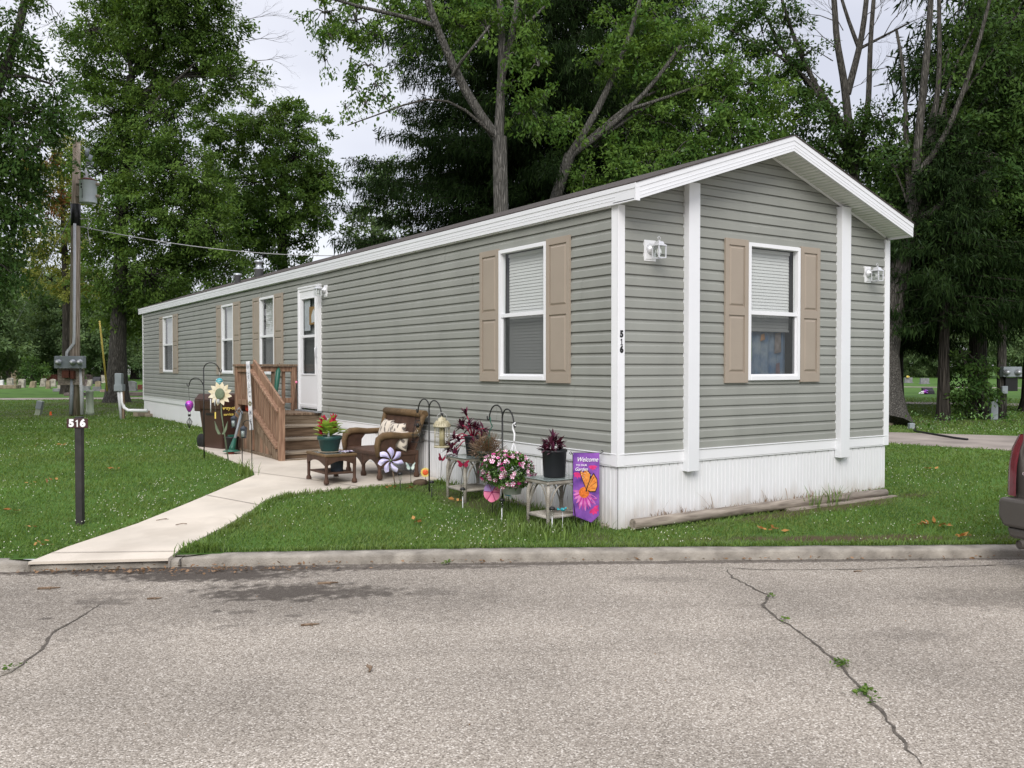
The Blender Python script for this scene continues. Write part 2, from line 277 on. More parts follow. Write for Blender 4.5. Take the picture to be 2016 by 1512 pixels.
mt['cream'] = mat('cream_wood', (.72, .58, .33), .6, .12, 9, col2=(.80, .74, .60))
mt['sage'] = mat('sage_paint', (.15, .19, .12), .7, .2, 25)
mt['lavender'] = mat('lavender_film', (.50, .45, .76), .5, .1, 14, col2=(.72, .69, .88))
mt['teal'] = mat('teal_glass', (.02, .30, .36), .15, .4, 30, spec=.7)
mt['tealwing'] = mat('pale_teal_wing', (.35, .55, .52), .5, .3, 30, col2=(.75, .83, .78))
mt['yellow'] = mat('yellow_paint', (.80, .62, .14), .5, .1, 12)
mt['orange'] = mat('orange_red_paint', (.75, .12, .03), .5, .2, 20)
mt['gasred'] = mat('red_plastic', (.50, .045, .025), .4, .1, 6)
mt['pink'] = mat('pink_film', (.74, .20, .34), .5, .1, 9)
mt['lilac'] = mat('lilac_film', (.46, .30, .62), .5, .1, 9)
mt['crimsonwing'] = mat('crimson_wing', (.28, .012, .05), .4, .3, 30)
mt['feeder'] = mat('cream_feeder_paint', (.38, .34, .21), .6, .2, 20, col2=(.55, .50, .36))
mt['ballmix'] = mat('iridescent_foil', (.04, .12, .55), .2, .1, 12, col2=(.75, .06, .5), metal=.5)
mt['green'] = mat('green_plastic', (.02, .11, .075), .4, .1, 6)
mt['grey'] = mat('grey_utility_metal', (.27, .30, .32), .5, .08, 5, metal=.1)
mt['transf'] = mat('transformer_paint', (.66, .71, .74), .45, .08, 4)
mt['pole'] = mat('weathered_pole', (.30, .225, .16), .9, .4, 5, bump=.5, bscale=30, col2=(.56, .47, .38), stretch=(6, 6, .35), spec=.15)
mt['pedgreen'] = mat('pale_green_plastic', (.36, .41, .31), .5, .08, 4)
mt['conduit'] = mat('grey_white_conduit', (.55, .56, .57), .45, .06, 5)
mt['rust'] = mat('rusty_box', (.12, .04, .025), .8, .3, 9)
mt['signbrown'] = mat('sign_brown', (.05, .017, .017), .5, .1, 6)
mt['signwhite'] = mat('sign_white', (.82, .82, .82), .5, .02, 6)
mt['postdark'] = mat('dark_metal_post', (.03, .027, .027), .7, .3, 9)
mt['flagcloth'] = mat('violet_flag_cloth', (.085, .03, .27), .8, .4, 7, col2=(.30, .10, .46))
mt['flagpink'] = mat('pink_print', (.55, .07, .36), .8, .3, 16, col2=(.72, .25, .55))
mt['monarch'] = mat('monarch_print', (.72, .19, .02), .8, .2, 30, col2=(.78, .33, .07))
mt['palewood'] = mat('pale_concrete_block', (.30, .25, .19), .9, .2, 8)
mt['wire'] = mat('pale_wire', (.45, .45, .45), .5, .1, 9)
mt['bark'] = barkmat('brown_grey_bark', (.072, .067, .058), (.155, .145, .125), 24)
mt['barkgrey'] = barkmat('grey_bark', (.10, .096, .086), (.215, .205, .185), 26)
mt['barkdark'] = barkmat('dark_bark', (.032, .029, .024), (.07, .062, .052))
mt['oak'] = leafmat('oak_leaf', (.045, .100, .022), (.15, .235, .05))
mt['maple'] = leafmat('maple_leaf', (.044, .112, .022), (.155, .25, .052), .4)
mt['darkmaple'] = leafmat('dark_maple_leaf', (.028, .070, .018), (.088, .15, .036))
mt['yellowgreen'] = leafmat('yellow_green_leaf', (.13, .16, .035), (.32, .33, .09), .45)
mt['browned'] = leafmat('browned_leaf', (.10, .045, .015), (.19, .085, .03))
mt['needle'] = leafmat('spruce_needle', (.008, .018, .006), (.026, .046, .014), .1, .004)
mt['farleaf_haze'] = leafmat('far_leaf_haze', (.075, .13, .055), (.17, .24, .10))  # leaf green lightened, painting the haze of distance into the colour
mt['grass'] = leafmat('grass_blade', (.076, .146, .028), (.188, .282, .078), .35, .02)
t = mt['grass'].node_tree; mxc = [n for n in t.nodes if n.type == 'MIX_RGB' and n.blend_type == 'MIX'][0]; c = N(t, 'ShaderNodeTexCoord'); nz = N(t, 'ShaderNodeTexNoise'); nz.inputs['Scale'].default_value = .75; nz.inputs['Detail'].default_value = 6; nz.inputs['Roughness'].default_value = .65; t.links.new(c.outputs['Object'], nz.inputs[0]); mr = N(t, 'ShaderNodeMapRange'); mr.inputs[1].default_value = .45; mr.inputs[2].default_value = .72; mr.inputs[4].default_value = .75; t.links.new(nz.outputs[0], mr.inputs[0]); x = N(t, 'ShaderNodeMixRGB'); x.inputs[2].default_value = (.185, .225, .075, 1); t.links.new(mr.outputs[0], x.inputs[0])
for l in list(mxc.outputs[0].links): sk = l.to_socket; t.links.remove(l); t.links.new(x.outputs[0], sk)
t.links.new(mxc.outputs[0], x.inputs[1])
mt['paint'] = mat('taupe_car_paint', (.15, .132, .118), .3, .04, 3, metal=.35, spec=.6)
mt['bumper'] = mat('car_bumper', (.095, .086, .078), .42, .06, 4, metal=.2)
mt['carglass'] = mat('dark_car_glass', (.015, .017, .02), .06, .1, 3, spec=.7)
mt['tail'] = mat('red_lens', (.13, .006, .014), .15, .15, 25, spec=.6)
mt['chrome'] = mat('chrome', (.75, .75, .76), .12, .02, 5, metal=1)
mt['rubber'] = mat('rubber', (.015, .015, .015), .8, .1, 9)
# ================================================================ GROUND
def sheet(name, us, vs_, m, zf, kind='structure'):
    V = []; Q = []; n = len(vs_)
    for u in us:
        k = kv(u)
        for v in vs_:
            x, y = xy(u, v+k); V.append((x, y, zf(x, y)))
    for i in range(len(us)-1):
        for j in range(n-1): Q.append((i*n+j, (i+1)*n+j, (i+1)*n+j+1, i*n+j+1))
    return tag(big(name, V, Q, m, None, smooth=True), kind=kind)
us = np.concatenate([np.linspace(-400, -45, 12), np.linspace(-40, -12, 15), np.linspace(-11.5, 16, 80), np.linspace(17, 50, 18), np.linspace(60, 500, 14)])
vsl = np.concatenate([np.linspace(.03, 7, 40), np.linspace(7.5, 40, 30), np.linspace(45, 700, 25)])
lawn_m = mat('lawn_soil', (.055, .115, .022), .95, .3, 1.1, bump=.4, bscale=60, col2=(.085, .165, .034), spec=.1, detail=9)
g1 = xy(3.2, .45); g2 = xy(5.2, .35); g3 = (1.9, -.45)
overlay(lawn_m, [(g1[0], g1[1], 1.3, .16, KA, .95), (g2[0], g2[1], .9, .10, KA, .6), (2.6, -.42, 1.7, .16, -.06, .8), (-.42, 1.6, .3, 2.4, 0, .55), (.9, 32, 3.5, 3, 0, .6), (.3, 26, 5, 2.5, 0, .55), (-2.0, 23.2, 2.6, 1.6, 0, .5), (15.8, 7.0, 3.5, 1.6, -.6, .6), (12, 9, 6, 3, -.5, .4)], (.085, .062, .038), soft=.55, nscale=2.2)
sheet('lawn', us, vsl, lawn_m, h)
road_m = bpy.data.materials.new('aged_asphalt'); road_m.use_nodes = True; t = road_m.node_tree; p = t.nodes['Principled BSDF']; p.inputs['Roughness'].default_value = .9; p.inputs['Specular IOR Level'].default_value = .2
c = N(t, 'ShaderNodeTexCoord'); v = N(t, 'ShaderNodeTexVoronoi'); v.inputs['Scale'].default_value = 118; v2 = N(t, 'ShaderNodeTexVoronoi'); v2.inputs['Scale'].default_value = 170
n1 = N(t, 'ShaderNodeTexNoise'); n1.inputs['Scale'].default_value = .55; n1.inputs['Detail'].default_value = 7
for q in (v, v2, n1): t.links.new(c.outputs['Object'], q.inputs[0])
sp = N(t, 'ShaderNodeSeparateColor'); t.links.new(v.outputs['Color'], sp.inputs[0]); r1 = N(t, 'ShaderNodeValToRGB'); t.links.new(sp.outputs[0], r1.inputs[0])
for (ps, cl) in ((0, (.20, .172, .14)), (.2, (.325, .283, .235)), (.55, (.415, .367, .308)), (.85, (.52, .465, .396)), (1, (.75, .69, .61))):
    e = r1.color_ramp.elements[0] if ps == 0 else (r1.color_ramp.elements[-1] if ps == 1 else r1.color_ramp.elements.new(ps)); e.position = ps; e.color = (*cl, 1)
dm = N(t, 'ShaderNodeMapRange'); dm.inputs[1].default_value = 0; dm.inputs[2].default_value = .75; dm.inputs[3].default_value = 1.08; dm.inputs[4].default_value = .66; t.links.new(v.outputs['Distance'], dm.inputs[0])
mm = N(t, 'ShaderNodeMixRGB', blend_type='MULTIPLY'); mm.inputs[0].default_value = 1; t.links.new(r1.outputs[0], mm.inputs[1]); t.links.new(dm.outputs[0], mm.inputs[2])
nr = N(t, 'ShaderNodeMapRange'); nr.inputs[1].default_value = .3; nr.inputs[2].default_value = .7; nr.inputs[3].default_value = .76; nr.inputs[4].default_value = 1.14; t.links.new(n1.outputs[0], nr.inputs[0])
m2 = N(t, 'ShaderNodeMixRGB', blend_type='MULTIPLY'); m2.inputs[0].default_value = 1; t.links.new(mm.outputs[0], m2.inputs[1]); t.links.new(nr.outputs[0], m2.inputs[2]); t.links.new(m2.outputs[0], p.inputs['Base Color'])
mpl = N(t, 'ShaderNodeMapping', vector_type='TEXTURE'); mpl.inputs['Rotation'].default_value = (0, 0, KA); mpl.inputs['Scale'].default_value = (9, .9, 1); n4 = N(t, 'ShaderNodeTexNoise'); n4.inputs['Scale'].default_value = 1; n4.inputs['Detail'].default_value = 5; t.links.new(c.outputs['Object'], mpl.inputs[0]); t.links.new(mpl.outputs[0], n4.inputs[0]); n4r = N(t, 'ShaderNodeMapRange'); n4r.inputs[1].default_value = .3; n4r.inputs[2].default_value = .7; n4r.inputs[3].default_value = .86; n4r.inputs[4].default_value = 1.12; t.links.new(n4.outputs[0], n4r.inputs[0]); m4_ = N(t, 'ShaderNodeMixRGB', blend_type='MULTIPLY'); m4_.inputs[0].default_value = 1; t.links.new(m2.outputs[0], m4_.inputs[1]); t.links.new(n4r.outputs[0], m4_.inputs[2]); t.links.new(m4_.outputs[0], p.inputs['Base Color'])
bu = N(t, 'ShaderNodeBump'); bu.inputs['Strength'].default_value = .7; bu.inputs['Distance'].default_value = .006; t.links.new(v.outputs['Distance'], bu.inputs['Height']); bu.invert = True; t.links.new(bu.outputs[0], p.inputs['Normal'])
def RE(px, py, rx, ry, st): q = RG(px, py); return (q.x, q.y, rx, ry, KA, st)
overlay(road_m, [RE(560, 1166, .60, .26, .85), RE(690, 1166, .42, .15, .75), RE(420, 1185, 1.9, .55, .26), RE(100, 1205, 1.3, .6, .22), RE(900, 1190, 1.6, .3, .12), RE(440, 1160, .28, .16, .3), RE(850, 1166, .2, .12, .4), RE(200, 1186, .22, .12, .6), RE(1300, 1140, .35, .12, .25), RE(1960, 1180, .5, .25, .3), RE(480, 1205, .12, .05, .6), RE(425, 1204, .06, .04, .7), RE(90, 1218, .06, .035, .7), RE(580, 1212, .06, .03, .6), RE(380, 1195, .05, .03, .6), RE(650, 1200, .1, .03, .5), RE(700, 1205, .07, .03, .5), RE(450, 1232, .08, .02, .4), RE(1100, 1280, .8, .05, .08), RE(1800, 1250, .25, .12, .25), RE(240, 1168, .25, .08, .4)], (.052, .043, .036), soft=.5, nscale=11, namp=.75)
overlay(road_m, [RE(350, 1122, 1.7, .15, .92), RE(400, 1133, .75, .20, .9), RE(760, 1118, 1.2, .07, .7), RE(1300, 1107, 5.5, .06, .7)], (.055, .045, .038), soft=.4, nscale=14)
sheet('road', us, np.array([-60, -30, -15, -9, -7, -5, -3, -2, -1, -.4, -.09]), road_m, lambda x, y: ROAD_Z)
# kerbs: a rounded concrete step either side of the footpath
def kerb(name, u0, u1, taper0=0, taper1=0, drop=0):
    mb = MB(); prof = [(.095, -.12), (.095, .003), (.02, .006), (-.06, .003), (-.078, -.006), (-.086, -.02), (-.09, -.12)]
    uu_ = np.concatenate([np.arange(u0, min(u1, 12), .12), np.linspace(min(u1, 12), u1, 12)]) if u0 > -20 else np.concatenate([np.linspace(u0, -12, 10), np.arange(-11.9, u1, .12), [u1]])
    V = []; F = []; n = len(prof)
    for u in uu_:
        f = 1
        if taper0: f = min(f, (u-u0)/taper0*.55+.45)
        if taper1: f = min(f, (u1-u)/taper1*.55+.45)
        j = [(random.uniform(-.004, .004), random.uniform(-.003, .003)) for _ in prof]
        for (v, z), (a, b) in zip(prof, j):
            x, y = xy(u, kv(u)+v*(1 if v > 0 else f)+a*.6); V.append((x, y, z-(1-f)*.05-drop*(z > -.1)+(b if z > -.1 else 0)))
    for i in range(len(uu_)-1):
        for k in range(n-1): F.append((i*n+k, (i+1)*n+k, (i+1)*n+k+1, i*n+k+1))
    mb.add(V, F, True); mb.add(V[:n], [tuple(range(n))]); mb.add(V[-n:], [tuple(range(n))]); return tag(mb.build(name, mt['kerb']), kind='structure')
kerb('kerb', -2.80, 60, taper0=.3); kerb('kerb', -60, -4.02, taper1=.25); kerb('kerb', -4.015, -2.805, drop=.026)
# footpath and patio slab
rows = [((-4.995, 1.63), (-4.0, 1.13)), ((-4.66, 2.03), (-3.80, 1.45)), ((-3.9, 2.86), (-3.2, 2.24)), ((-3.2, 3.70), (-2.72, 2.91)), ((-2.6, 4.42), (-2.42, 3.38)), ((-2.2, 4.9), (-2.12, 3.62)), ((-1.95, 5.2), (-1.5, 3.62)), ((-1.84, 5.6), (-.9, 3.62)), ((-1.78, 6.3), (-.4, 3.60)), ((-1.72, 7.4), (-.02, 3.60)), ((-1.66, 8.5), (-.02, 6.5)), ((-1.55, 9.7), (-.02, 9.7))]
V = []; Q = []; NC = 9
for i in range(len(rows)-1):
    pass
for (a, b) in rows:
    for k in range(NC):
        f = k/(NC-1); x = a[0]+(b[0]-a[0])*f; y = a[1]+(b[1]-a[1])*f; V.append((x, y, h(x, y)+(.022 if a[0] > -4.9 else .004)))
for i in range(len(rows)-1):
    for k in range(NC-1): Q.append((i*NC+k, i*NC+k+1, (i+1)*NC+k+1, (i+1)*NC+k))
mb = MB(); mb.add(V, Q)
edge = [i*NC for i in range(len(rows))][::-1]+[k for k in range(NC)]+[i*NC+NC-1 for i in range(len(rows))]
for a, b in zip(edge[:-1], edge[1:]):
    A, B = V[a], V[b]; mb.add([A, B, (B[0], B[1], B[2]-(.14 if max(A[2], B[2]) > .006 else .022)), (A[0], A[1], A[2]-(.14 if max(A[2], B[2]) > .006 else .022))], [(0, 1, 2, 3)])
tag(mb.build('footpath', mt['concrete'], fix=False), kind='structure')
mb = MB()
for (a, b) in (((-4.80, 1.86), (-3.885, 1.325)), ((-2.9, 4.08), (-2.56, 3.13)), ((-1.88, 5.45), (-1.15, 3.62))):
    A, B = Vector((*a, 0)), Vector((*b, 0)); d = (B-A).normalized(); s_ = Vector((-d.y, d.x, 0))*.006; V = []
    for k in range(13):
        q = A.lerp(B, k/12)
        for o_ in (-1, 1): p_ = q+s_*o_; V.append((p_.x, p_.y, h(p_.x, p_.y)+(.0275 if a[0] > -4.5 else .021)))
    mb.add(V, [(2*k, 2*k+1, 2*k+3, 2*k+2) for k in range(12)])
tag(mb.build('path_joint', mt['olddrive'], fix=False), kind='structure')
overlay(mt['concrete'], [(-3.6, 2.3, .5, .2, .8, .25), (-2.4, 3.9, .6, .2, .5, .22), (-1.3, 5.2, .5, .6, 0, .22), (-1.3, 4.2, .5, .4, 0, .25), (-4.3, 1.7, .3, .15, .8, .2), (-.5, 4.3, .4, .5, 0, .3)], (.30, .255, .20), soft=.7, nscale=4, namp=.8)
def inpath(x, y):
    r = np.zeros_like(x, bool)
    for i in range(len(rows)-1):
        q = [rows[i][0], rows[i][1], rows[i+1][1], rows[i+1][0]]; s_ = np.ones_like(x, bool)
        for k in range(4):
            a, b = q[k], q[(k+1) % 4]; s_ &= ((b[0]-a[0])*(y-a[1])-(b[1]-a[1])*(x-a[0])) >= -.012
        r |= s_
    return r
# old driveway slab behind the house on the right and the lane through the cemetery
def slab(name, poly, m, lift=.012, thick=.1):
    mb = MB(); P = [(x, y, h(x, y)+lift) for x, y in poly]; mb.prism([(x, y, z-thick) for x, y, z in P], (0, 0, thick)); return tag(mb.build(name, m), kind='structure')
slab('driveway', [(5.6, 6.9), (9.49, 3.35), (9.93, 1.0), (13, -2.5), (18, -3.5), (16.4, 1.2), (13.36, 2.69), (12.06, 4.92), (8.2, 9.0)], mt['olddrive'])
def lane(name, P, w):
    mb = MB(); P = [Vector((p[0], p[1], 0)) for p in P]; V = []; F = []
    for i, p in enumerate(P):
        d = (P[min(i+1, len(P)-1)]-P[max(i-1, 0)]).normalized(); s_ = Vector((-d.y, d.x, 0))*w/2
        for q in (p-s_, p+s_): V.append((q.x, q.y, h(q.x, q.y)+.015))
    for i in range(len(P)-1): F.append((2*i, 2*i+1, 2*i+3, 2*i+2))
    mb.add(V, F); return tag(mb.build(name, mt['olddrive'], fix=False), kind='structure')
lane('cemetery_lane', [(-25, 49), (-10, 42.5), (-.65, 38.2), (10, 34), (18, 25.5), (27.4, 13.8), (33, 3), (38, -12)], 2.4)
lane('far_lane', [(28, 75), (48, 40), (58, 22), (66, 5)], 2.2)
# cracks in the road
crackm = mat('road_crack_fill', (.10, .088, .074), .95, .35, 30, spec=.1)
def crack(pts, w):
    mb = MB(); P = []
    for i in range(len(pts)-1):
        a, b = RG(*pts[i]), RG(*pts[i+1]); n = max(2, int((b-a).length/.06))
        for k in range(n): P.append(a.lerp(b, k/n)+Vector((random.uniform(-.012, .012), random.uniform(-.012, .012), 0)))
    V = []; F = []
    for i, p in enumerate(P):
        d = (P[min(i+1, len(P)-1)]-P[max(i-1, 0)]).normalized(); s_ = Vector((-d.y, d.x, 0)); ww = w*random.uniform(.35, 1.3)*min(1, .3+i/8, .3+(len(P)-1-i)/8)
        for q in (p-s_*ww, p+s_*ww): V.append((q.x, q.y, ROAD_Z+.004))
    for i in range(len(P)-1): F.append((2*i, 2*i+1, 2*i+3, 2*i+2))
    mb.add(V, F); return tag(mb.build('road_crack', crackm, fix=False), kind='structure')
crack([(1432, 1122), (1442, 1138), (1512, 1172), (1500, 1192), (1530, 1218), (1575, 1243), (1635, 1293), (1680, 1340), (1720, 1385), (1740, 1410), (1800, 1490), (1830, 1520)], .010)
crack([(1405, 1117), (1500, 1122), (1640, 1122), (1800, 1118), (1900, 1115), (2030, 1111)], .007)
crack([(205, 1185), (150, 1220), (105, 1245), (80, 1280), (20, 1325), (-40, 1345)], .009)
# ================================================================ THE MOBILE HOME
HW, HL, ZB, ZE = 4.432, 21.67, .76, 3.22      # width, length, bottom of siding, eaves
ZS = .64; SL = .335; APX = 2.216
home = thing('mobile_home', 'long single-wide mobile home in grey vinyl siding with white trim and tan shutters', 'mobile home', (0, 0, 0))
MS = Matrix(((0, -1, 0, 0), (1, 0, 0, 0), (0, 0, 1, 0), (0, 0, 0, 1)))      # long wall: (along, out, up) -> world
ME = Matrix(((1, 0, 0, 0), (0, -1, 0, 0), (0, 0, 1, 0), (0, 0, 0, 1)))      # end wall
WZ0, WZ1 = 1.47, 2.985
SW = [(1.157, 2.101), (9.95, 10.80), (12.56, 13.43), (17.90, 19.02)]
EWN = (1.840, 2.712)
DOOR = (7.62, 8.56, .87, 2.99)
def siding(mb, xl, xr, z0, z1, opens):
    p = .1114; n = int(math.ceil((z1-z0)/p)); fr = [(0, .021), (.60, .0195), (.72, .007), (1, .002)]
    def off(f):
        for (a, b), (c_, d_) in zip(fr[:-1], fr[1:]):
            if f <= c_+1e-9: return b+(d_-b)*(f-a)/(c_-a)
        return fr[-1][1]
    for k in range(n):
        za = z0+k*p; zs = sorted({za+f*p for f, _ in fr}|{z for o in opens for z in (o[2], o[3]) if za < z < za+p}|({z1} if za < z1 < za+p else set()))
        zs = [z for z in zs if z <= z1+1e-9]
        for a, b in zip(zs[:-1], zs[1:]):
            if b-a < 1e-6: continue
            zc = (a+b)/2; wa, wb = off((a-za)/p), off((b-za)/p); cuts = sorted((o[0], o[1]) for o in opens if o[2] < zc < o[3])
            segs = []; s0 = (xl(a), xl(b))
            for c0, c1 in cuts: segs.append((s0, (c0, c0))); s0 = (c1, c1)
            segs.append((s0, (xr(a), xr(b))))
            jn = [] if xr(a)-xl(a) < 6 else [(k//2*2.17) % 3.66+3.66*q for q in range(7)]
            sg2 = []
            for (l0, l1), (r0, r1) in segs:
                cur = (l0, l1)
                for q in jn:
                    if cur[0]+.05 < q < r0-.05: sg2.append((cur, (q, q))); cur = (q, q)
                sg2.append((cur, (r0, r1)))
            for (l0, l1), (r0, r1) in sg2:
                if jn: sh_ = .0022*(sum(q < (l0+r0)/2 for q in jn) % 2); wa, wb = off((a-za)/p)+sh_, off((b-za)/p)+sh_
                if r0-l0 < 1e-5 and r1-l1 < 1e-5: continue
                mb.add([(l0, wa, a), (r0, wa, a), (max(r1, l1), wb, b), (l1, wb, b)], [(0, 1, 2, 3)])
                if abs(a-za) < 1e-6: mb.add([(l0, .001, a+.0025), (r0, .001, a+.0025), (r0, wa, a), (l0, wa, a)], [(0, 1, 2, 3)])
ops = [(a, b, WZ0, WZ1) for a, b in SW]+[(DOOR[0]+.02, DOOR[1]-.02, DOOR[2], DOOR[3])]
mb = MB(); siding(mb, lambda z: 0.0, lambda z: HL, ZB, ZE+.06, ops); mb.xf(MS).build('side_wall', mt['siding'], home, fix=False)
gl = lambda z: 0.0 if z <= ZE else (z-ZE)/SL
gr = lambda z: HW if z <= ZE else HW-(z-ZE)/SL
mb = MB(); siding(mb, gl, gr, ZB, 3.955, [(EWN[0], EWN[1], WZ0, WZ1)]); mb.xf(ME).build('end_wall', mt['siding'], home, fix=False)
mb = MB(); mb.add([(HW, 0, ZB), (HW, HL, ZB), (HW, HL, ZE), (HW, 0, ZE)], [(0, 1, 2, 3)]); mb.add([(0, HL, ZB), (HW, HL, ZB), (HW, HL, ZE), (APX, HL, 3.95), (0, HL, ZE)], [(0, 1, 2, 3, 4)]); mb.build('rear_wall', mt['siding'], home, fix=False)
# skirting: ribbed vertical panels, belly band above
def skirting(length, m4, gz):
    mb = MB(); prof = []; u = 0
    while u < length:
        prof += [(u, .004), (u+.040, .004), (u+.044, .0005), (u+.050, .0005), (u+.054, .004), (u+.094, .004), (u+.098, -.008), (u+.110, -.008), (u+.114, .004)]; u += .118
    prof = [q for q in prof if q[0] <= length]; V = []; F = []
    for a, w in prof:
        q = m4@Vector((a, w, 0)); V += [(a, w, h(q.x, q.y)-.03), (a, w, ZS+.005)]
    for i in range(len(prof)-1): F.append((2*i, 2*i+2, 2*i+3, 2*i+1))
    mb.add(V, F); return mb.xf(m4).build('skirting', mt['skirt'], home, fix=False)
skirting(HL, MS, 0); skirting(HW, ME, 0)
mb = MB(); mb.box(0, .002, ZS, HL, .024, ZB-.012); mb.box(0, .002, ZB-.0115, HL, .034, ZB); mb.box(0, .001, ZS-.014, HL, .02, ZS-.0005); mb.xf(MS).build('belly_band', mt['white'], home, bevel=.003)
mb = MB(); mb.box(0, .002, ZS, HW, .024, ZB-.012); mb.box(0, .002, ZB-.0115, HW, .034, ZB); mb.box(0, .001, ZS-.014, HW, .02, ZS-.0005); mb.xf(ME).build('belly_band', mt['white'], home, bevel=.003)
def cpost(x0, x1, y0, y1, z0=.615): MB().box(x0, y0, z0, x1, y1, ZE-.02).build('corner_post', mt['white'], home, bevel=.004)
mb = MB(); mb.box(-.03, -.03, .632, .060, -.003, ZE-.01); mb.box(-.03, -.003, .632, -.003, .072, ZE-.01); mb.build('corner_post', mt['white'], home, bevel=.003)
mb = MB(); mb.box(HW-.07, -.03, .632, HW+.03, -.003, ZE-.01); mb.build('corner_post', mt['white'], home, bevel=.003)
MB().box(-.03, HL-.06, .632, -.003, HL+.02, ZE-.01).build('corner_post', mt['white'], home, bevel=.003)
for a, b in ((.876, 1.036), (3.405, 3.579)):
    zt = ZE+SL*min(a, HW-b)-.01
    MB().box(a, -.092, .533, b, -.004, zt+(.02 if a < 2 else .03)).build('end_batten', mt['fascia'], home, bevel=.004)
# roof
OV, FH = .335, .165
zl = lambda x: ZE+.172+SL*min(x, HW-x)        # top of roof sheet
xe0, xe1 = -.075, HW+.035; Y0, Y1 = -OV, HL+.33
mb = MB()
for (xa, xb) in ((xe0-.006, APX), (APX, xe1+.006)):
    P = [(xa, zl(xa)), (xb, zl(xb)), (xb, zl(xb)+.011), (xa, zl(xa)+.011)]
    mb.prism([(x, Y0-.015, z) for x, z in P], (0, Y1-Y0+.03, 0))
roof = mb.build('roof', mt['shingle'], home)
def rake(y0, y1):
    mb = MB()
    for xa, xb in ((xe0, APX), (APX, xe1)):
        P = [(xa, zl(xa)-FH), (xb, zl(xb)-FH), (xb, zl(xb)-.002), (xa, zl(xa)-.002)]; mb.prism([(x, y0, z) for x, z in P], (0, y1-y0, 0))
        P = [(xa, zl(xa)-.052), (xb, zl(xb)-.052), (xb, zl(xb)-.003), (xa, zl(xa)-.003)]; mb.prism([(x, y0-.006, z) for x, z in P], (0, .0055, 0))
        for k in (.10, .135): P = [(xa, zl(xa)-k), (xb, zl(xb)-k), (xb, zl(xb)-k+.004), (xa, zl(xa)-k+.004)]; mb.prism([(x, y0-.003, z) for x, z in P], (0, .0027, 0))
    mb.build('rake_fascia', mt['fascia'], home)
rake(Y0, Y0+.025); rake(Y1-.025, Y1)
mb = MB(); z = zl(xe0); mb.box(xe0, Y0+.026, z-FH, -.045, Y1-.026, z-.003); mb.box(xe0-.006, Y0+.001, z-.05, xe0-.0005, Y1-.001, z-.004)
for k in (.095, .125): mb.box(xe0-.003, Y0+.3, z-k, xe0-.0003, Y1-.03, z-k+.004)
mb.box(xe0-.008, Y0-.004, z-FH-.004, xe0+.05, Y0+.0, z+.0)
mb.build('eave_fascia', mt['fascia'], home); z = zl(xe1); MB().box(HW+.012, Y0+.026, z-FH, xe1, Y1-.026, z-.003).build('eave_fascia', mt['fascia'], home)
mb = MB(); mb.box(-.044, .074, ZE-.03, -.018, HL-.06, ZE+.02); mb.build('frieze_strip', mt['white'], home)
sof = mt['soffit']; t = sof.node_tree; w = N(t, 'ShaderNodeTexWave', bands_direction='X'); w.inputs['Scale'].default_value = 5.2; c = N(t, 'ShaderNodeTexCoord'); t.links.new(c.outputs['Object'], w.inputs[0]); b = N(t, 'ShaderNodeBump'); b.inputs['Distance'].default_value = .02; b.inputs['Strength'].default_value = .7; t.links.new(w.outputs['Fac'], b.inputs['Height']); t.links.new(b.outputs[0], t.nodes['Principled BSDF'].inputs['Normal'])
for xa, xb in ((xe0, APX), (APX, xe1)):
    mb = MB(); P = [(xa, zl(xa)-FH+.012), (xb, zl(xb)-FH+.012), (xb, zl(xb)-FH+.020), (xa, zl(xa)-FH+.020)]; mb.prism([(x, Y0+.026, z) for x, z in P], (0, OV-.03, 0)); mb.build('soffit', sof, home)
    mb = MB(); a, b_ = (max(xa, .06), min(xb, HW-.07)); P = [(a, zl(a)-FH-.016), (b_, zl(b_)-FH-.016), (b_, zl(b_)-FH+.011), (a, zl(a)-FH+.011)]; mb.prism([(x, -.03, z) for x, z in P], (0, .012, 0)); mb.build('soffit_moulding', mt['white'], home)
for (x, y, zb, s_) in ((1.03, 14.08, 3.68, 1), (.33, 13.42, 3.46, .62)):
    if s_ == 1: prof = [(.10, 0), (.10, .22), (.135, .235), (.135, .25), (.07, .27), (.07, .38), (.10, .39), (.105, .42), (.08, .45), (0, .46)]
    else: prof = [(.065, 0), (.065, .20), (.09, .205), (.10, .23), (.08, .26), (0, .27)]
    MB().lathe(prof, (x, y, zb), 20).build('roof_vent', mt['galv'], home)
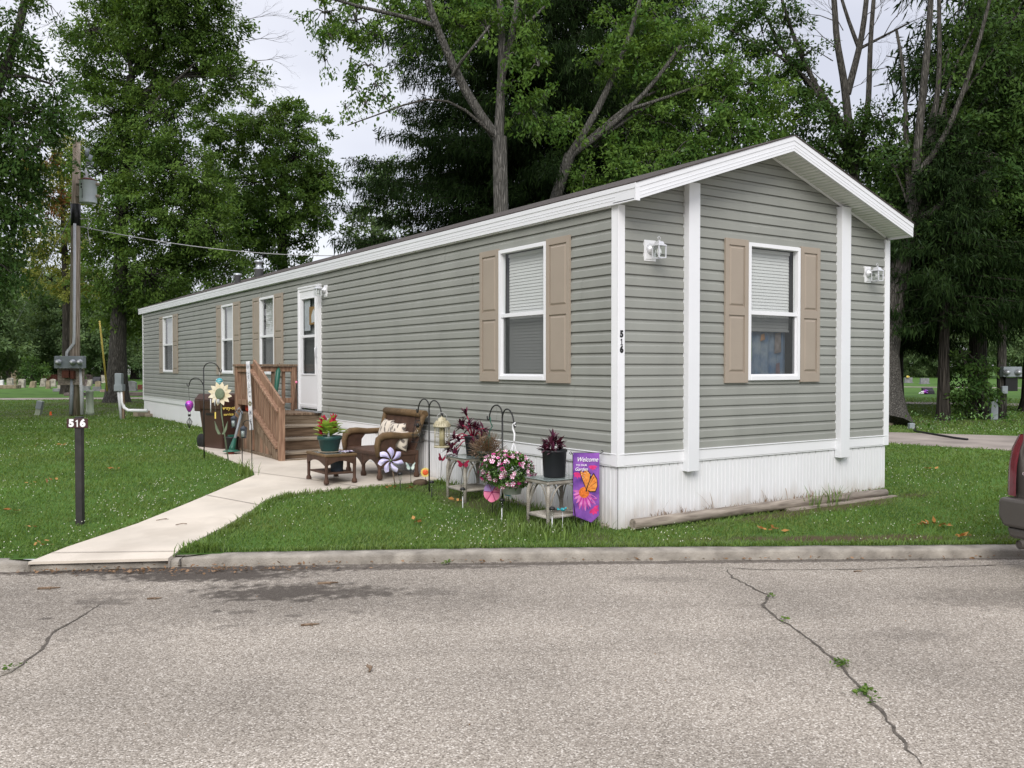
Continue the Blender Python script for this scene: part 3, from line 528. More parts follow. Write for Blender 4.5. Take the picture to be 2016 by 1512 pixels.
# windows
def window(m4, a, b, fabric=False, shut=None):
    z0, z1 = WZ0, WZ1; zm = (z0+z1)/2-.01; fw = .042
    mb = MB(); mb.box(a, -.03, z0, a+fw, .042, z1); mb.box(b-fw, -.03, z0, b, .042, z1); mb.box(a+fw, -.03, z1-fw, b-fw, .042, z1); mb.box(a+fw, -.03, z0, b-fw, .048, z0+fw*1.1)
    W_ = mb.xf(m4).build('window', mt['white'], home, bevel=.003)
    mb = MB(); mb.box(a+fw+.001, -.02, zm-.022, b-fw-.001, .032, zm+.022); mb.xf(m4).build('meeting_rail', mt['white'], W_, bevel=.002)
    mb = MB(); i = .022
    mb.box(a+fw+.001, -.018, z0+fw*1.1, a+fw+i, .016, zm-.0225); mb.box(b-fw-i, -.018, z0+fw*1.1, b-fw-.001, .016, zm-.0225); mb.box(a+fw+i, -.018, z0+fw*1.1+.001, b-fw-i, .016, z0+fw*1.1+i)
    mb.xf(m4).build('sash', mt['white'], W_)
    mb = MB(); mb.add([(a+fw, -.004, zm), (b-fw, -.004, zm), (b-fw, -.004, z1-fw), (a+fw, -.004, z1-fw)], [(0, 1, 2, 3)]); mb.xf(m4).build('upper_pane', mt['glass'], W_, fix=False)
    mb = MB(); mb.add([(a+fw, -.012, z0+fw), (b-fw, -.012, z0+fw), (b-fw, -.012, zm), (a+fw, -.012, zm)], [(0, 1, 2, 3)]); mb.xf(m4).build('lower_pane', mt['glass'], W_, fix=False)
    mb = MB(); mb.add([(a+fw+i, .008, z0+fw*1.1+i), (b-fw-i, .008, z0+fw*1.1+i), (b-fw-i, .008, zm-.023), (a+fw+i, .008, zm-.023)], [(0, 1, 2, 3)]); mb.xf(m4).build('screen', mt['screen'], W_, fix=False)
    mb = MB(); d = -.35; mb.add([(a-.05, -.031, z0-.05), (b+.05, -.031, z0-.05), (b+.05, -.031, z1+.05), (a-.05, -.031, z1+.05), (a-.05, d, z0-.05), (b+.05, d, z0-.05), (b+.05, d, z1+.05), (a-.05, d, z1+.05)], [(4, 5, 6, 7), (0, 1, 5, 4), (1, 2, 6, 5), (2, 3, 7, 6), (3, 0, 4, 7)]); mb.xf(m4).build('interior', mt['room'], W_, fix=False)
    mb = MB(); zb = zm-.17 if fabric else z0+.03; k = z1-.07; mb.box(a+fw+.03, -.10, z1-.085, b-fw-.03, -.055, z1-.05)
    while k > zb:
        mb.add([(a+fw+.03, -.066, k-.024), (b-fw-.03, -.066, k-.024), (b-fw-.03, -.074, k+.0155), (a+fw+.03, -.074, k+.0155)], [(0, 1, 2, 3)]); k -= .036
    mb.box(a+fw+.03, -.095, zb-.03, b-fw-.03, -.06, zb-.01); mb.xf(m4).build('blind', mt['blind'], W_, fix=False)
    if fabric:
        cm = mat('blue_painted_curtain', (.20, .38, .68), .9, .3, 6, col2=(.60, .68, .75))
        n = 40; V = []; F = []
        for i2 in range(n+1):
            x = a+.05+(b-a-.1)*i2/n; w = -.125+.014*math.sin(i2*.9)+.01*math.sin(i2*2.3); V += [(x, w, z0-.02), (x, w, zb-.02)]
        for i2 in range(n): F.append((2*i2, 2*i2+2, 2*i2+3, 2*i2+1))
        mb = MB(); mb.add(V, F, True); mb.xf(m4).build('curtain', cm, W_, fix=False)
        for (x0, x1, za, zc, col) in ((.10, .15, .03, .35, (.62, .27, .08)), (.165, .215, .12, .56, (.02, .09, .33)), (.20, .225, .2, .5, (.12, .34, .08)), (.24, .62, .01, .07, (.30, .08, .05)), (.36, .44, .44, .53, (.62, .33, .16)), (.17, .22, .02, .17, (.02, .12, .45)), (.40, .50, .0, .06, (.03, .12, .4)), (.62, .70, .02, .20, (.33, .22, .25)), (.60, .72, .3, .55, (.42, .36, .34))):
            mb = MB(); pts = [(a+x0, -.104, z0+za), (a+x1, -.104, z0+za+.02), (a+x1-.01, -.104, z0+zc), (a+x0+.01, -.104, z0+zc-.015)]; mb.add(pts, [(0, 1, 2, 3)]); mb.xf(m4).build('curtain_print', mat('curtain_patch', col, .9, .35, 12), W_, fix=False)
    for (sa, sb) in shut:
        mb = MB(); zt, zl_ = z1+.02, z0-.005+(-.02); st = .055; dpt = .018; zz = (zl_+zt)/2+.0
        mb.box(sa, .018, zl_, sb, .030, zt)
        mb.box(sa, .0305, zl_, sa+st, .044, zt); mb.box(sb-st, .0305, zl_, sb, .044, zt)
        for q0, q1 in ((zt-.07, zt), (zz-.045, zz+.045), (zl_, zl_+.11)): mb.box(sa+st+.0002, .0305, q0, sb-st-.0002, .0438, q1)
        for q0, q1 in ((zl_+.11, zz-.045), (zz+.045, zt-.07)):
            x0, x1, y0, y1 = sa+st+.012, sb-st-.012, q0+.015, q1-.015; e = .02
            mb.add([(x0, .0302, y0), (x1, .0302, y0), (x1, .0302, y1), (x0, .0302, y1), (x0+e, .041, y0+e), (x1-e, .041, y0+e), (x1-e, .041, y1-e), (x0+e, .041, y1-e)], [(4, 5, 6, 7), (0, 1, 5, 4), (1, 2, 6, 5), (2, 3, 7, 6), (3, 0, 4, 7)])
        mb.xf(m4).build('shutter', mt['shutter'], home, bevel=.002)
window(MS, *SW[0], shut=((.735, 1.15), (2.108, 2.518)))
window(MS, *SW[1], shut=((9.48, 9.94), (10.81, 11.23)))
window(MS, *SW[2], shut=((12.10, 12.55), (13.44, 13.83)))
window(MS, *SW[3], shut=((17.40, 17.89), (19.03, 19.45)))
window(ME, *EWN, fabric=True, shut=((1.472, 1.832), (2.720, 3.066)))
# storm door
a, b, z0, z1 = DOOR
mb = MB(); mb.box(a, -.02, z0, a+.05, .075, z1); mb.box(b-.05, -.02, z0, b, .075, z1); mb.box(a+.05, -.02, z1-.05, b-.05, .075, z1); mb.box(a-.012, .018, z1-.0, b+.012, .085, z1+.03); mb.box(a, .076, z0, a+.04, .088, z1-.02); mb.box(b-.04, .076, z0, b, .088, z1-.02)
door = mb.xf(MS).build('storm_door', mt['white'], home, bevel=.003)
ga, gb = 7.80, 8.41
mb = MB(); x0, x1 = a+.052, b-.052
mb.box(x0, .03, z0+.03, ga, .062, z1-.052); mb.box(gb, .03, z0+.03, x1, .062, z1-.052); mb.box(ga, .03, 2.80, gb, .062, z1-.052); mb.box(ga, .03, z0+.03, gb, .062, 1.50); mb.box(ga, .028, 2.13, gb, .06, 2.175)
mb.box(ga-.02, .0625, 1.475, gb+.02, .072, 1.499); mb.box(ga-.02, .0625, 2.801, gb+.02, .072, 2.82); mb.box(ga-.02, .0625, 1.4995, ga-.0005, .071, 2.8005); mb.box(gb+.0005, .0625, 1.4995, gb+.02, .071, 2.8005)
mb.box(x0, .0625, z0+.05, x1, .070, z0+.10)
mb.xf(MS).build('door_panel', mt['white'], door, bevel=.002)
mb = MB(); mb.add([(ga, .045, 1.5), (gb, .045, 1.5), (gb, .045, 2.8), (ga, .045, 2.8)], [(0, 1, 2, 3)]); mb.xf(MS).build('door_glass', mt['glass'], door, fix=False)
mb = MB(); mb.add([(ga, .04, 1.5), (gb, .04, 1.5), (gb, .04, 2.13), (ga, .04, 2.13)], [(0, 1, 2, 3)]); mb.xf(MS).build('door_screen', mt['screen'], door, fix=False)
mb = MB(); mb.box(a+.05, -.06, z0, b-.05, -.03, z1-.05); mb.xf(MS).build('inner_door', mat('inner_door', (.30, .31, .32), .6, .05, 2), door)
mb = MB(); mb.box(7.82, .022, 2.35, 8.15, .03, 2.66); mb.xf(MS).build('kraft_paper', mat('kraft_paper', (.36, .22, .09), .9, .15, 8), door)
mb = MB(); mb.add([(7.84, .032, 2.40), (8.04, .032, 2.38), (8.05, .032, 2.50), (7.95, .032, 2.62), (7.85, .032, 2.54)], [(0, 1, 2, 3, 4)]); mb.xf(MS).build('house_drawing', mat('drawing_paper', (.70, .72, .74), .8, .04, 8), door, fix=False)
mb = MB(); mb.box(8.12, .02, 2.25, 8.38, .026, 2.79); mb.xf(MS).build('pale_curtain', mat('pale_curtain', (.55, .58, .62), .9, .1, 8), door)
mb = MB(); mb.tube([(7.715, .065, 1.95), (7.715, .10, 1.94), (7.715, .10, 1.80), (7.715, .065, 1.79)], .011, 8); mb.box(7.695, .062, 1.68, 7.735, .075, 1.77); mb.xf(MS).build('handle', mt['silver'], door)
mb = MB(); mb.box(a-.02, .03, z0-.03, b+.02, .14, z0-.002); mb.xf(MS).build('threshold', mt['galv'], door)
# coach lamps
def lamp(m4, a, b, z0, z1):
    c_ = (a+b)/2; zc = (z0+z1)/2
    mb = MB(); mb.box(a, .004, z0, b, .026, z1); mb.box(a+.018, .0262, z0+.018, b-.018, .032, z1-.018)
    Lp = mb.xf(m4).build('wall_lamp', mt['white'], home, bevel=.003)
    mx_ = Matrix(((1, 0, 0), (0, 0, 1), (0, 1, 0))); mb = MB(); mb.lathe([(.055, .033), (.054, .045), (.04, .062), (.022, .075), (.016, .10), (0, .105)], (c_, 0, zc+.015), 18, m=mx_)
    oc = Vector((c_, .155, zc-.01)); mb.tube([(c_, .09, zc+.015), (c_, .13, zc+.03), (c_, .155, zc+.045)], .012, 8)
    mb.lathe([(.078, .033), (.075, .040), (.05, .055), (.042, .075), (.02, .082), (.008, .09), (0, .095)], (c_, .155, zc), 4, smooth=False, m=Matrix.Rotation(R(45), 3, 'Z'))
    mb.tube([(c_-.012, .155, zc+.092), (c_-.018, .155, zc+.115), (c_, .155, zc+.13), (c_+.018, .155, zc+.115), (c_+.012, .155, zc+.092)], .003, 6)
    s_ = .046
    for sx_ in (-s_, s_):
        for sy_ in (-s_, s_): mb.box(c_+sx_-.005, .155+sy_-.005, zc-.085, c_+sx_+.005, .155+sy_+.005, zc+.034)
    for q in (-s_, s_): mb.box(c_-s_, .155+q-.004, zc-.0895, c_+s_, .155+q+.004, zc-.0815); mb.box(c_+q-.004, .155-s_+.005, zc-.089, c_+q+.004, .155+s_-.005, zc-.082)
    mb.xf(m4).build('lantern', mt['silver'], Lp)
    mb = MB()
    for q in (-.043, .043): mb.add([(c_-.042, .155+q, zc-.08), (c_+.042, .155+q, zc-.08), (c_+.042, .155+q, zc+.033), (c_-.042, .155+q, zc+.033)], [(0, 1, 2, 3)]); mb.add([(c_+q, .113, zc-.08), (c_+q, .197, zc-.08), (c_+q, .197, zc+.033), (c_+q, .113, zc+.033)], [(0, 1, 2, 3)])
    mb.xf(m4).build('lamp_glass', mt['lampglass'], Lp, fix=False)
    mb = MB(); mb.lathe([(0, -.06), (.018, -.055), (.026, -.03), (.02, 0), (.013, .02), (.013, .034)], (c_, .155, zc), 12); mb.xf(m4).build('bulb', mt['white'], Lp)
lamp(ME, .318, .475, 2.682, 2.893); lamp(ME, 3.945, 4.07, 2.655, 2.855); lamp(MS, 7.36, 7.50, 2.79, 2.985)
# house number on the corner trim
def numeral_one(m4, size, mt_, parent, name, serif):
    k = size*.72; P = [(-.06, 0), (.10, 0), (.10, 1), (-.02, 1), (-.22, .84), (-.22, .70), (-.06, .80)]
    mb = MB(); mb.prism([m4@Vector((x*k, (y-.5)*k, 0)) for x, y in P], (m4.to_3x3()@Vector((0, 0, .0018))))
    if serif: mb.prism([m4@Vector((x*k, (y-.5)*k, 0)) for x, y in ((-.24, 0), (-.0605, 0), (-.0605, .11), (-.24, .11))], (m4.to_3x3()@Vector((0, 0, .0018)))); mb.prism([m4@Vector((x*k, (y-.5)*k, 0)) for x, y in ((.1005, 0), (.27, 0), (.27, .11), (.1005, .11))], (m4.to_3x3()@Vector((0, 0, .0018))))
    return mb.build(name, mt_, parent)
for i, ch in enumerate('516'):
    if ch == '1': numeral_one(frame((.018, -.0305, 1.94-.076*i), (1, 0, 0), (0, 0, 1)), .088, mt['number'], home, 'house_number', True); continue
    text(ch, 'house_number', .088, frame((.018, -.0305, 1.94-.076*i), (1, 0, 0), (0, 0, 1)), mt['number'], home, .0012, .006, sx=.95)
# ================================================================ PORCH
porch = thing('porch_steps', 'weathered wooden porch with railing and four steps below the white door', 'porch', (-.55, 7.6, .17))
PX, PY0, PY1, PZ = -1.12, 7.68, 8.78, .845
for k in range(8): MB().box(-.03-.1365*(k+1)+.003, PY0-.02, PZ-.035, -.03-.1365*k, PY1, PZ).build('deck_board', mt['wood'], porch, bevel=.004)
MB().box(PX, PY0, PZ-.21, -.03, PY0+.038, PZ-.036).build('riser', mt['woodh'], porch, bevel=.004)
NT = 3; TR = .325
for k in range(NT):
    zt = PZ-.185*(k+1); y1 = PY0-.001-TR*k
    MB().box(PX+.04, y1-TR-.03, zt-.036, -.03, y1-.002, zt).build('step', mt['tread'], porch, bevel=.005)
    if k < NT: MB().box(PX+.04, y1-TR, zt-.185+.0, -.03, y1-TR+.03, zt-.037).build('riser', mt['riser'], porch, bevel=.003)
MB().box(PX-.002, PY0+.04, PZ-.2, PX+.036, PY1, PZ-.037).build('rim_board', mt['wood'], porch, bevel=.003)
# skirt boards on the outer side
for k in range(8):
    y = PY1-.02-.137*k
    if y-.137 < 7.64: break
    MB().box(PX+.003, y-.134, .2, PX+.026, y, PZ-.202).build('skirt_board', mt['wood'] if k % 3 else mt['redwood'], porch)
for k in range(6):
    y = 7.66-.137*k; zt = PZ-.21-(7.66-y+.07)*.52
    if zt < .3: break
    MB().box(PX+.003, y-.134, .2, PX+.026, y, zt).build('skirt_board', mt['redwood'] if k % 2 else mt['wood'], porch)
mb = MB(); a = Vector((PX-.012, 7.66, PZ-.16)); b = Vector((PX-.012, 6.62, .22)); mb.bar(a, b, .13, .036, (1, 0, 0)); mb.build('stringer', mt['wood'], porch, bevel=.003)
MB().box(PX-.02, 6.5, .145, PX+.05, PY1, .235).build('base_board', mt['woodh'], porch, bevel=.005)
MB().box(PX-.01, 6.46, .14, -.04, 6.56, .20).build('base_board', mt['woodh'], porch, bevel=.005)
def post(x, y, z0, z1): MB().box(x-.045, y-.045, z0, x+.045, y+.045, z1).build('post', mt['redwood'], porch, bevel=.005)
RZ = 1.665
post(PX+.02, PY1-.05, PZ-.25, RZ-.04); post(PX+.02, 7.84, .25, RZ-.04); post(PX+.0, 6.50, .17, 1.0); post(-.10, PY1-.05, PZ+.002, RZ-.04)
MB().box(PX-.045, PY1-.115, RZ-.038, -.03, PY1+.035, RZ).build('handrail', mt['wood'], porch, bevel=.004)
MB().box(PX-.04, 7.79, RZ-.038, PX+.09, PY1-.117, RZ).build('handrail', mt['redwood'], porch, bevel=.004)
for z in (RZ-.13, PZ+.13):
    MB().box(PX+.07, PY1-.068, z, -.145, PY1-.03, z+.09).build('cross_rail', mt['redwood'], porch, bevel=.003)
    MB().box(PX+.0, 7.89, z, PX+.038, PY1-.098, z+.09).build('cross_rail', mt['redwood'], porch, bevel=.003)
mb = MB(); mb.bar((PX+.01, 7.83, RZ+.01), (PX+.01, 6.44, 1.0), .14, .038, (1, 0, 0)); mb.build('stair_rail', mt['redwood'], porch, bevel=.004)
mb = MB(); mb.bar((PX-.03, 7.80, RZ-.10), (PX-.03, 6.50, .93), .036, .09, (1, 0, 0)); mb.build('cross_rail', mt['redwood'], porch, bevel=.003)
mb = MB(); mb.bar((PX-.03, 7.80, PZ+.10), (PX-.03, 6.55, .38), .036, .09, (1, 0, 0)); mb.build('cross_rail', mt['redwood'], porch, bevel=.003)
for k in range(5):
    x = -.30-.19*k+.02
    MB().box(x-.032, PY1-.028, PZ+.10, x+.032, PY1-.006, RZ-.04).build('baluster', mt['wood'] if k % 2 else mt['redwood'], porch, bevel=.003)
for k in range(6):
    y = 7.96+.125*k; MB().box(PX+.039, y-.03, PZ+.12, PX+.06, y+.03, RZ-.05).build('baluster', mt['railwood'], porch, bevel=.003)
for k in range(11):
    y = 7.74-.112*k; zr = RZ-.06-(7.83-y)*.478; zl2 = PZ+.04-(7.80-y)*.376
    MB().box(PX-.008, y-.026, zl2, PX+.015, y+.026, zr).build('baluster', mt['railwood'], porch, bevel=.003)
# tall leaning welcome board in front of the stair post
wb = thing('welcome_board', 'tall narrow whitewashed board lettered WELCOME leaning on the stair post', 'welcome sign', (PX-.12, 7.72, .6))
A = Vector((PX-.12, 7.56, .60)); Bp = Vector((PX-.09, 7.82, 1.71)); ax = (Bp-A).normalized(); nn = (Vector(CAM)-A); sx_ = Vector((.83, -.55, 0)); sx_ = (sx_-ax*sx_.dot(ax)).normalized(); nz_ = sx_.cross(ax)
m3 = Matrix((sx_, ax, nz_)).transposed(); ctr = (A+Bp)/2
mb = MB(); mb.obox(ctr, (.062, (Bp-A).length, .02), m3); mb.build('board', mat('whitewashed_board', (.42, .43, .44), .8, .12, 18, col2=(.68, .68, .69)), wb, bevel=.002)
lettm = mat('grey_lettering', (.16, .17, .19), .7, .3, 20)
L_ = (Bp-A).length
for i, ch in enumerate('WELC*ME'):
    o = A+ax*(L_-.10-i*.152)+nz_*.0115
    if ch == '*':
        fm = mat('painted_blossom', (.18, .17, .09), .8, .4, 30); mb = MB()
        for k in range(8):
            t_ = k*math.pi/4; q = o+sx_*.018*math.cos(t_)+ax*.026*math.sin(t_); mb.ell(q, (.010, .016, .004), 8, 4, m3)
        mb.build('painted_blossom', fm, wb)
    else: text(ch, 'letter', .125, frame(o, sx_, ax), lettm, wb, .001, .001, sx=.40)
# things on the porch
g = thing('gas_can', 'red plastic fuel can on the porch deck behind the rail', 'fuel can', (-.93, 8.45, PZ))
mb = MB(); mb.ell((-.93, 8.45, PZ+.10), (.12, .09, .10), 16, 10, e=.45); mb.build('can_body', mt['gasred'], g)
mb = MB(); mb.tube([(-.98, 8.45, PZ+.19), (-.97, 8.45, PZ+.23), (-.89, 8.45, PZ+.23), (-.88, 8.45, PZ+.19)], .011); mb.build('handle', mt['gasred'], g); MB().lathe([(.02, 0), (.02, .04), (.012, .045), (.009, .10), (0, .101)], (-.84, 8.45, PZ+.185), 10).build('spout', mt['yellow'], g)
u = thing('folded_umbrella', 'folded dark green umbrella leaning on the porch back rail', 'umbrella', (-.42, 8.66, PZ))
mb = MB(); mb.tube([(-.52, 8.60, PZ+.03), (-.50, 8.61, PZ+.15), (-.44, 8.655, PZ+.45), (-.40, 8.68, PZ+.70), (-.39, 8.685, PZ+.76)], [.006, .02, .04, .045, .012], 10); mb.build('folded_canopy', mt['green'], u)
mb = MB(); mb.tube([(-.525, 8.597, PZ+.002), (-.37, 8.695, PZ+.84)], .006, 6); mb.build('shaft', mt['black'], u)
w = thing('wire_plant_stand', 'thin dark wire stand with a pink glass ball beside the white door', 'ornament', (-.10, 8.60, PZ))
mb = MB()
for k in range(3):
    t_ = k*2.1; mb.tube([(-.10+.06*math.cos(t_), 8.60+.06*math.sin(t_), PZ+.001), (-.10, 8.60, PZ+.48)], .004, 5)
mb.build('wire_legs', mt['black'], w); MB().ell((-.10, 8.60, PZ+.50), (.024,)*3, 12, 8).build('glass_ball', mt['pink'], w)
# ================================================================ BIN AND TRIMMER
b = thing('wheelie_bin', 'brown wheeled refuse bin with yellow lettering behind the porch', 'bin', (-1.36, 8.90, .17))
b.rotation_euler = (0, 0, R(15))
x0, x1, y0, y1 = -1.36, -.66, 8.90, 9.62; bz = .17
def taper(mb, a, c_): mb.add([(a[0], a[1], a[2]), (a[3], a[1], a[2]), (a[3], a[4], a[2]), (a[0], a[4], a[2]), (c_[0], c_[1], c_[2]), (c_[3], c_[1], c_[2]), (c_[3], c_[4], c_[2]), (c_[0], c_[4], c_[2])], [(0,3,2,1),(4,5,6,7),(0,1,5,4),(1,2,6,5),(2,3,7,6),(3,0,4,7)])
mb = MB(); taper(mb, (x0+.04, y0+.01, bz, x1-.04, y1-.14), (x0, y0, bz+.80, x1, y1)); mb.build('bin_body', mt['brown'], b, bevel=.02)
mb = MB(); taper(mb, (x0-.012, y0-.012, bz+.70, x1+.012, y1+.03), (x0-.03, y0-.025, bz+.86, x1+.03, y1+.06)); mb.build('rim', mt['brown'], b, bevel=.012)
mb = MB(); taper(mb, (x0-.036, y0-.03, bz+.862, x1+.036, y1+.09), (x0+.02, y0+.02, bz+.97, x1-.02, y1+.02)); mb.box(x0-.034, y1-.10, bz+.66, x0-.002+.0, y1+.085, bz+.861); mb.build('lid', mt['brown'], b, bevel=.015)
mb = MB(); mb.box(x0+.005, 9.03, bz+.60, x0+.05, 9.38, bz+.635); mb.build('grab_bar', mt['black'], b)
for x in (x0+.05, x1-.05):
    mb = MB(); mb.lathe([(.03, -.035), (.12, -.03), (.13, 0), (.12, .03), (.03, .035)], (x, y1-.02, bz+.13), 18, m=Matrix.Rotation(R(90), 3, 'Y')); mb.build('wheel', mt['rubber'], b)
text('very-oil', 'lettering', .082, frame((x0+.17, y0-.016, .90), (1, 0, 0), (0, .012, .8)), mt['yellow'], b, .0008, .004); text('services', 'lettering', .066, frame((x0+.17, y0-.008, .79), (1, 0, 0), (0, .012, .8)), mt['yellow'], b, .0008, .002)
st = thing('string_trimmer', 'grey and green cordless string trimmer propped against the back of the porch', 'string trimmer', (-1.38, 8.15, .17))
p0, p1 = Vector((-1.44, 8.0, .20)), Vector((-1.16, 8.32, .86))
mb = MB(); mb.tube([p0.lerp(p1, .30), p1], .024, 10); mb.build('shaft', mt['grey'], st); mb = MB(); mb.tube([p0.lerp(p1, .05), p0.lerp(p1, .16), p0.lerp(p1, .34)], [.055, .05, .032], 12); mb.build('motor_housing', mt['green'], st)
mb = MB(); mb.lathe([(.02, .03), (.14, 0), (.145, -.01), (.02, .015)], p0.lerp(p1, .06), 18); mb.build('guard', mt['green'], st); MB().lathe([(.05, 0), (.05, .05), (.02, .06)], (p0.x, p0.y, .172), 14).build('spool', mt['gasred'], st)
mb = MB(); mb.tube([p0.lerp(p1, .9), p0.lerp(p1, .92)+Vector((-.08, 0, .06)), p0.lerp(p1, 1.02)+Vector((-.05, 0, .06)), p1], .012, 8); mb.build('handle', mt['grey'], st)
k_ = thing('storage_tub', 'low black tub beside the string trimmer at the back of the porch', 'tub', (-1.28, 8.55, .17)); mb = MB(); taper(mb, (-1.36, 8.42, .185, -1.16, 8.70, ), (-1.38, 8.40, .43, -1.14, 8.72)) if False else mb.lathe([(.0, .185), (.10, .19), (.12, .40), (.13, .41), (.125, .43), (0, .43)], (-1.27, 8.55, 0), 16); mb.build('tub_body', mt['black'], k_); MB().box(-1.32, 8.50, .431, -1.22, 8.6, .46).build('lid', mt['green'], k_)
# ================================================================ SHEPHERD HOOKS AND HANGING THINGS
def arc(p, q, top, n=10):
    p, q = Vector(p), Vector(q); out = []
    for i in range(n+1):
        t_ = i/n; c_ = p.lerp(q, .5-.5*math.cos(math.pi*t_)); c_.z = p.z+(q.z-p.z)*t_+(top-max(p.z, q.z)+0)*math.sin(math.pi*t_)+.0; out.append(c_)
    return out
def hook(label, base, zj, ends, group='shepherd hooks by the long wall'):
    b = Vector(base); o = thing('shepherd_hook', label, 'shepherd hook', b, group)
    MB().tube([b-Vector((0, 0, .05)), (b.x, b.y, zj)], .0095, 8).build('stake', mt['black'], o)
    for (e, top, z0) in ends:
        e = Vector(e); d = (e-b); d.z = 0; d.normalize(); pts = [(b.x, b.y, z0-.18), (b.x, b.y, z0-.02)]+arc((b.x, b.y, z0), e, top)+[e+d*.012+Vector((0, 0, -.012)), e+d*.03+Vector((0, 0, -.008)), e+d*.036+Vector((0, 0, .03))]
        MB().tube(pts, .008, 8).build('hook_arm', mt['black'], o)
    return o
hook('black shepherd hook with two arms at different heights beside the brown bin', G(402, 905), 1.60, [((-1.80, 7.37, 1.55), 1.70, 1.58), ((-2.19, 7.64, 1.33), 1.47, 1.28)])
hook('black double shepherd hook holding the cream bird feeder by the wicker armchair', G(845, 968), 1.10, [((-.53, 3.19, 1.06), 1.25, 1.12), ((-.53, 2.60, 1.04), 1.24, 1.10)])
hook('black double shepherd hook above the striped petunia basket', G(989, 1013), 1.08, [((-.55, 1.50, 1.05), 1.23, 1.10), ((-.55, 1.02, 1.0), 1.20, 1.06)])
# glass orb and balloon spinner on the left hook
o = thing('glass_orb', 'swirled teal glass orb hanging from the tall arm by the bin', 'glass orb', (-1.80, 7.37, 1.40)); MB().ell((-1.80, 7.37, 1.39), (.055, .055, .055), 18, 12).build('orb', mt['teal'], o); MB().tube([(-1.80, 7.37, 1.445), (-1.80, 7.37, 1.545)], .003, 5).build('hanger', mt['wire'], o)
mb = MB()
for k in range(3): mb.tube([Vector((-1.80+.056*math.cos(t_)*math.sin(.6+k*.5+t_*.15), 7.37+.056*math.sin(t_)*math.sin(.6+k*.5+t_*.15), 1.39+.056*math.cos(.6+k*.5+t_*.15))) for t_ in np.linspace(0, 6, 20)], .004, 5)
mb.build('swirl', mt['tealwing'], o)
o = thing('balloon_spinner', 'multicoloured foil hot air balloon spinner hanging from the low arm', 'wind spinner', (-2.2, 7.64, 1.0)); bx, by = -2.19, 7.64
MB().lathe([(.015, -.105), (.03, -.085), (.06, -.02), (.065, .02), (.05, .055), (.02, .072), (0, .074)], (bx, by, 1.02), 16).build('balloon', mt['ballmix'], o)
MB().lathe([(.02, 0), (.024, .035), (.0, .036)], (bx, by, .845), 10).build('basket', mt['black'], o)
mb = MB(); mb.tube([(bx, by, 1.09), (bx-.01, by, 1.32)], .003, 5); mb.tube([(bx-.015, by, .88), (bx-.015, by, .92)], .002, 4); mb.tube([(bx+.015, by, .88), (bx+.015, by, .92)], .002, 4)
for k in range(5): t_ = k*math.pi/5; mb.tube([(bx, by, .83), (bx+.045*math.cos(t_), by+.045*math.sin(t_), .76), (bx, by, .66)], .003, 4); mb.tube([(bx, by, .83), (bx-.045*math.cos(t_), by-.045*math.sin(t_), .76), (bx, by, .66)], .003, 4)
mb.build('wire_whirl', mt['black'], o)
# wooden sunflower on a stake
def petals(mb, c_, ex, ey, n, r0, r1, w, th, rot=0, bend=0):
    ez = ex.cross(ey)
    for k in range(n):
        t_ = rot+2*math.pi*k/n; d = ex*math.cos(t_)+ey*math.sin(t_); s_ = ex*-math.sin(t_)+ey*math.cos(t_); P = []
        for (f, q) in ((0, .35), (.3, .95), (.5, 1), (.75, .62), (1, 0.04)): P.append((f, q))
        poly = [c_+d*(r0+(r1-r0)*f)+s_*(w*q+bend*f*f) for f, q in P]+[c_+d*(r0+(r1-r0)*f)+s_*(-w*q+bend*f*f) for f, q in P[::-1]]
        mb.prism(poly, ez*th)
sfl = thing('sunflower_stake', 'cream wooden sunflower with a sage centre on a tall stake', 'garden stake', G(450, 909)); b = G(450, 909); c_ = Vector((-1.87, 7.05, 1.21)); ex, ey = Vector((.83, -.55, 0)), Vector((0, 0, 1))
mb = MB(); petals(mb, c_+Vector((-.02, -.03, 0)), ex, ey, 12, .06, .185, .034, .008, .25, .012); mb.build('petal_ring', mt['cream'], sfl)
mb = MB(); mb.lathe([(0, .018), (.05, .017), (.07, .012), (.073, 0), (0, -.002)], c_+Vector((-.03, -.05, 0)), 24, m=Matrix((ex, ey, ex.cross(ey))).transposed(), sy=1.18); mb.build('flower_centre', mt['sage'], sfl)
mb = MB(); mb.tube([b, (c_.x+.01, c_.y+.01, c_.z-.3), c_], .010, 8); mb.build('stake', mt['sage'], sfl)
mb = MB()
for s_, z in ((-1, .62), (1, .66)): mb.prism([c_+ex*s_*f+ey*(q-.62) for f, q in ((.01, .0), (.05, .0+.08), (.10, .20), (.085, .08), (.05, -.0))], (0.01, .01, 0))
mb.build('leaf', mt['sage'], sfl)
chm = thing('wind_chime', 'pale metal tube wind chime hanging below the wooden sunflower', 'wind chime', c_+Vector((-.2, .1, -.1)))
for k, (dx, l) in enumerate(((-.125, .20), (-.062, .10), (-.02, .08), (.0, .07))):
    q = c_+ex*dx+Vector((-.045, -.05, -.08)); MB().tube([q, q-Vector((0, 0, l))], .008, 8).build('chime_tube', mt['conduit'], chm)
q = c_+ex*-.075+Vector((-.02, -.03, -.30)); MB().obox(q-Vector((0, 0, .03)), (.02, .004, .10)).build('clapper', mt['yellow'], chm); MB().tube([q+Vector((0, 0, .03)), q+Vector((0, 0, .25))], .0015, 4).build('cord', mt['wire'], chm)
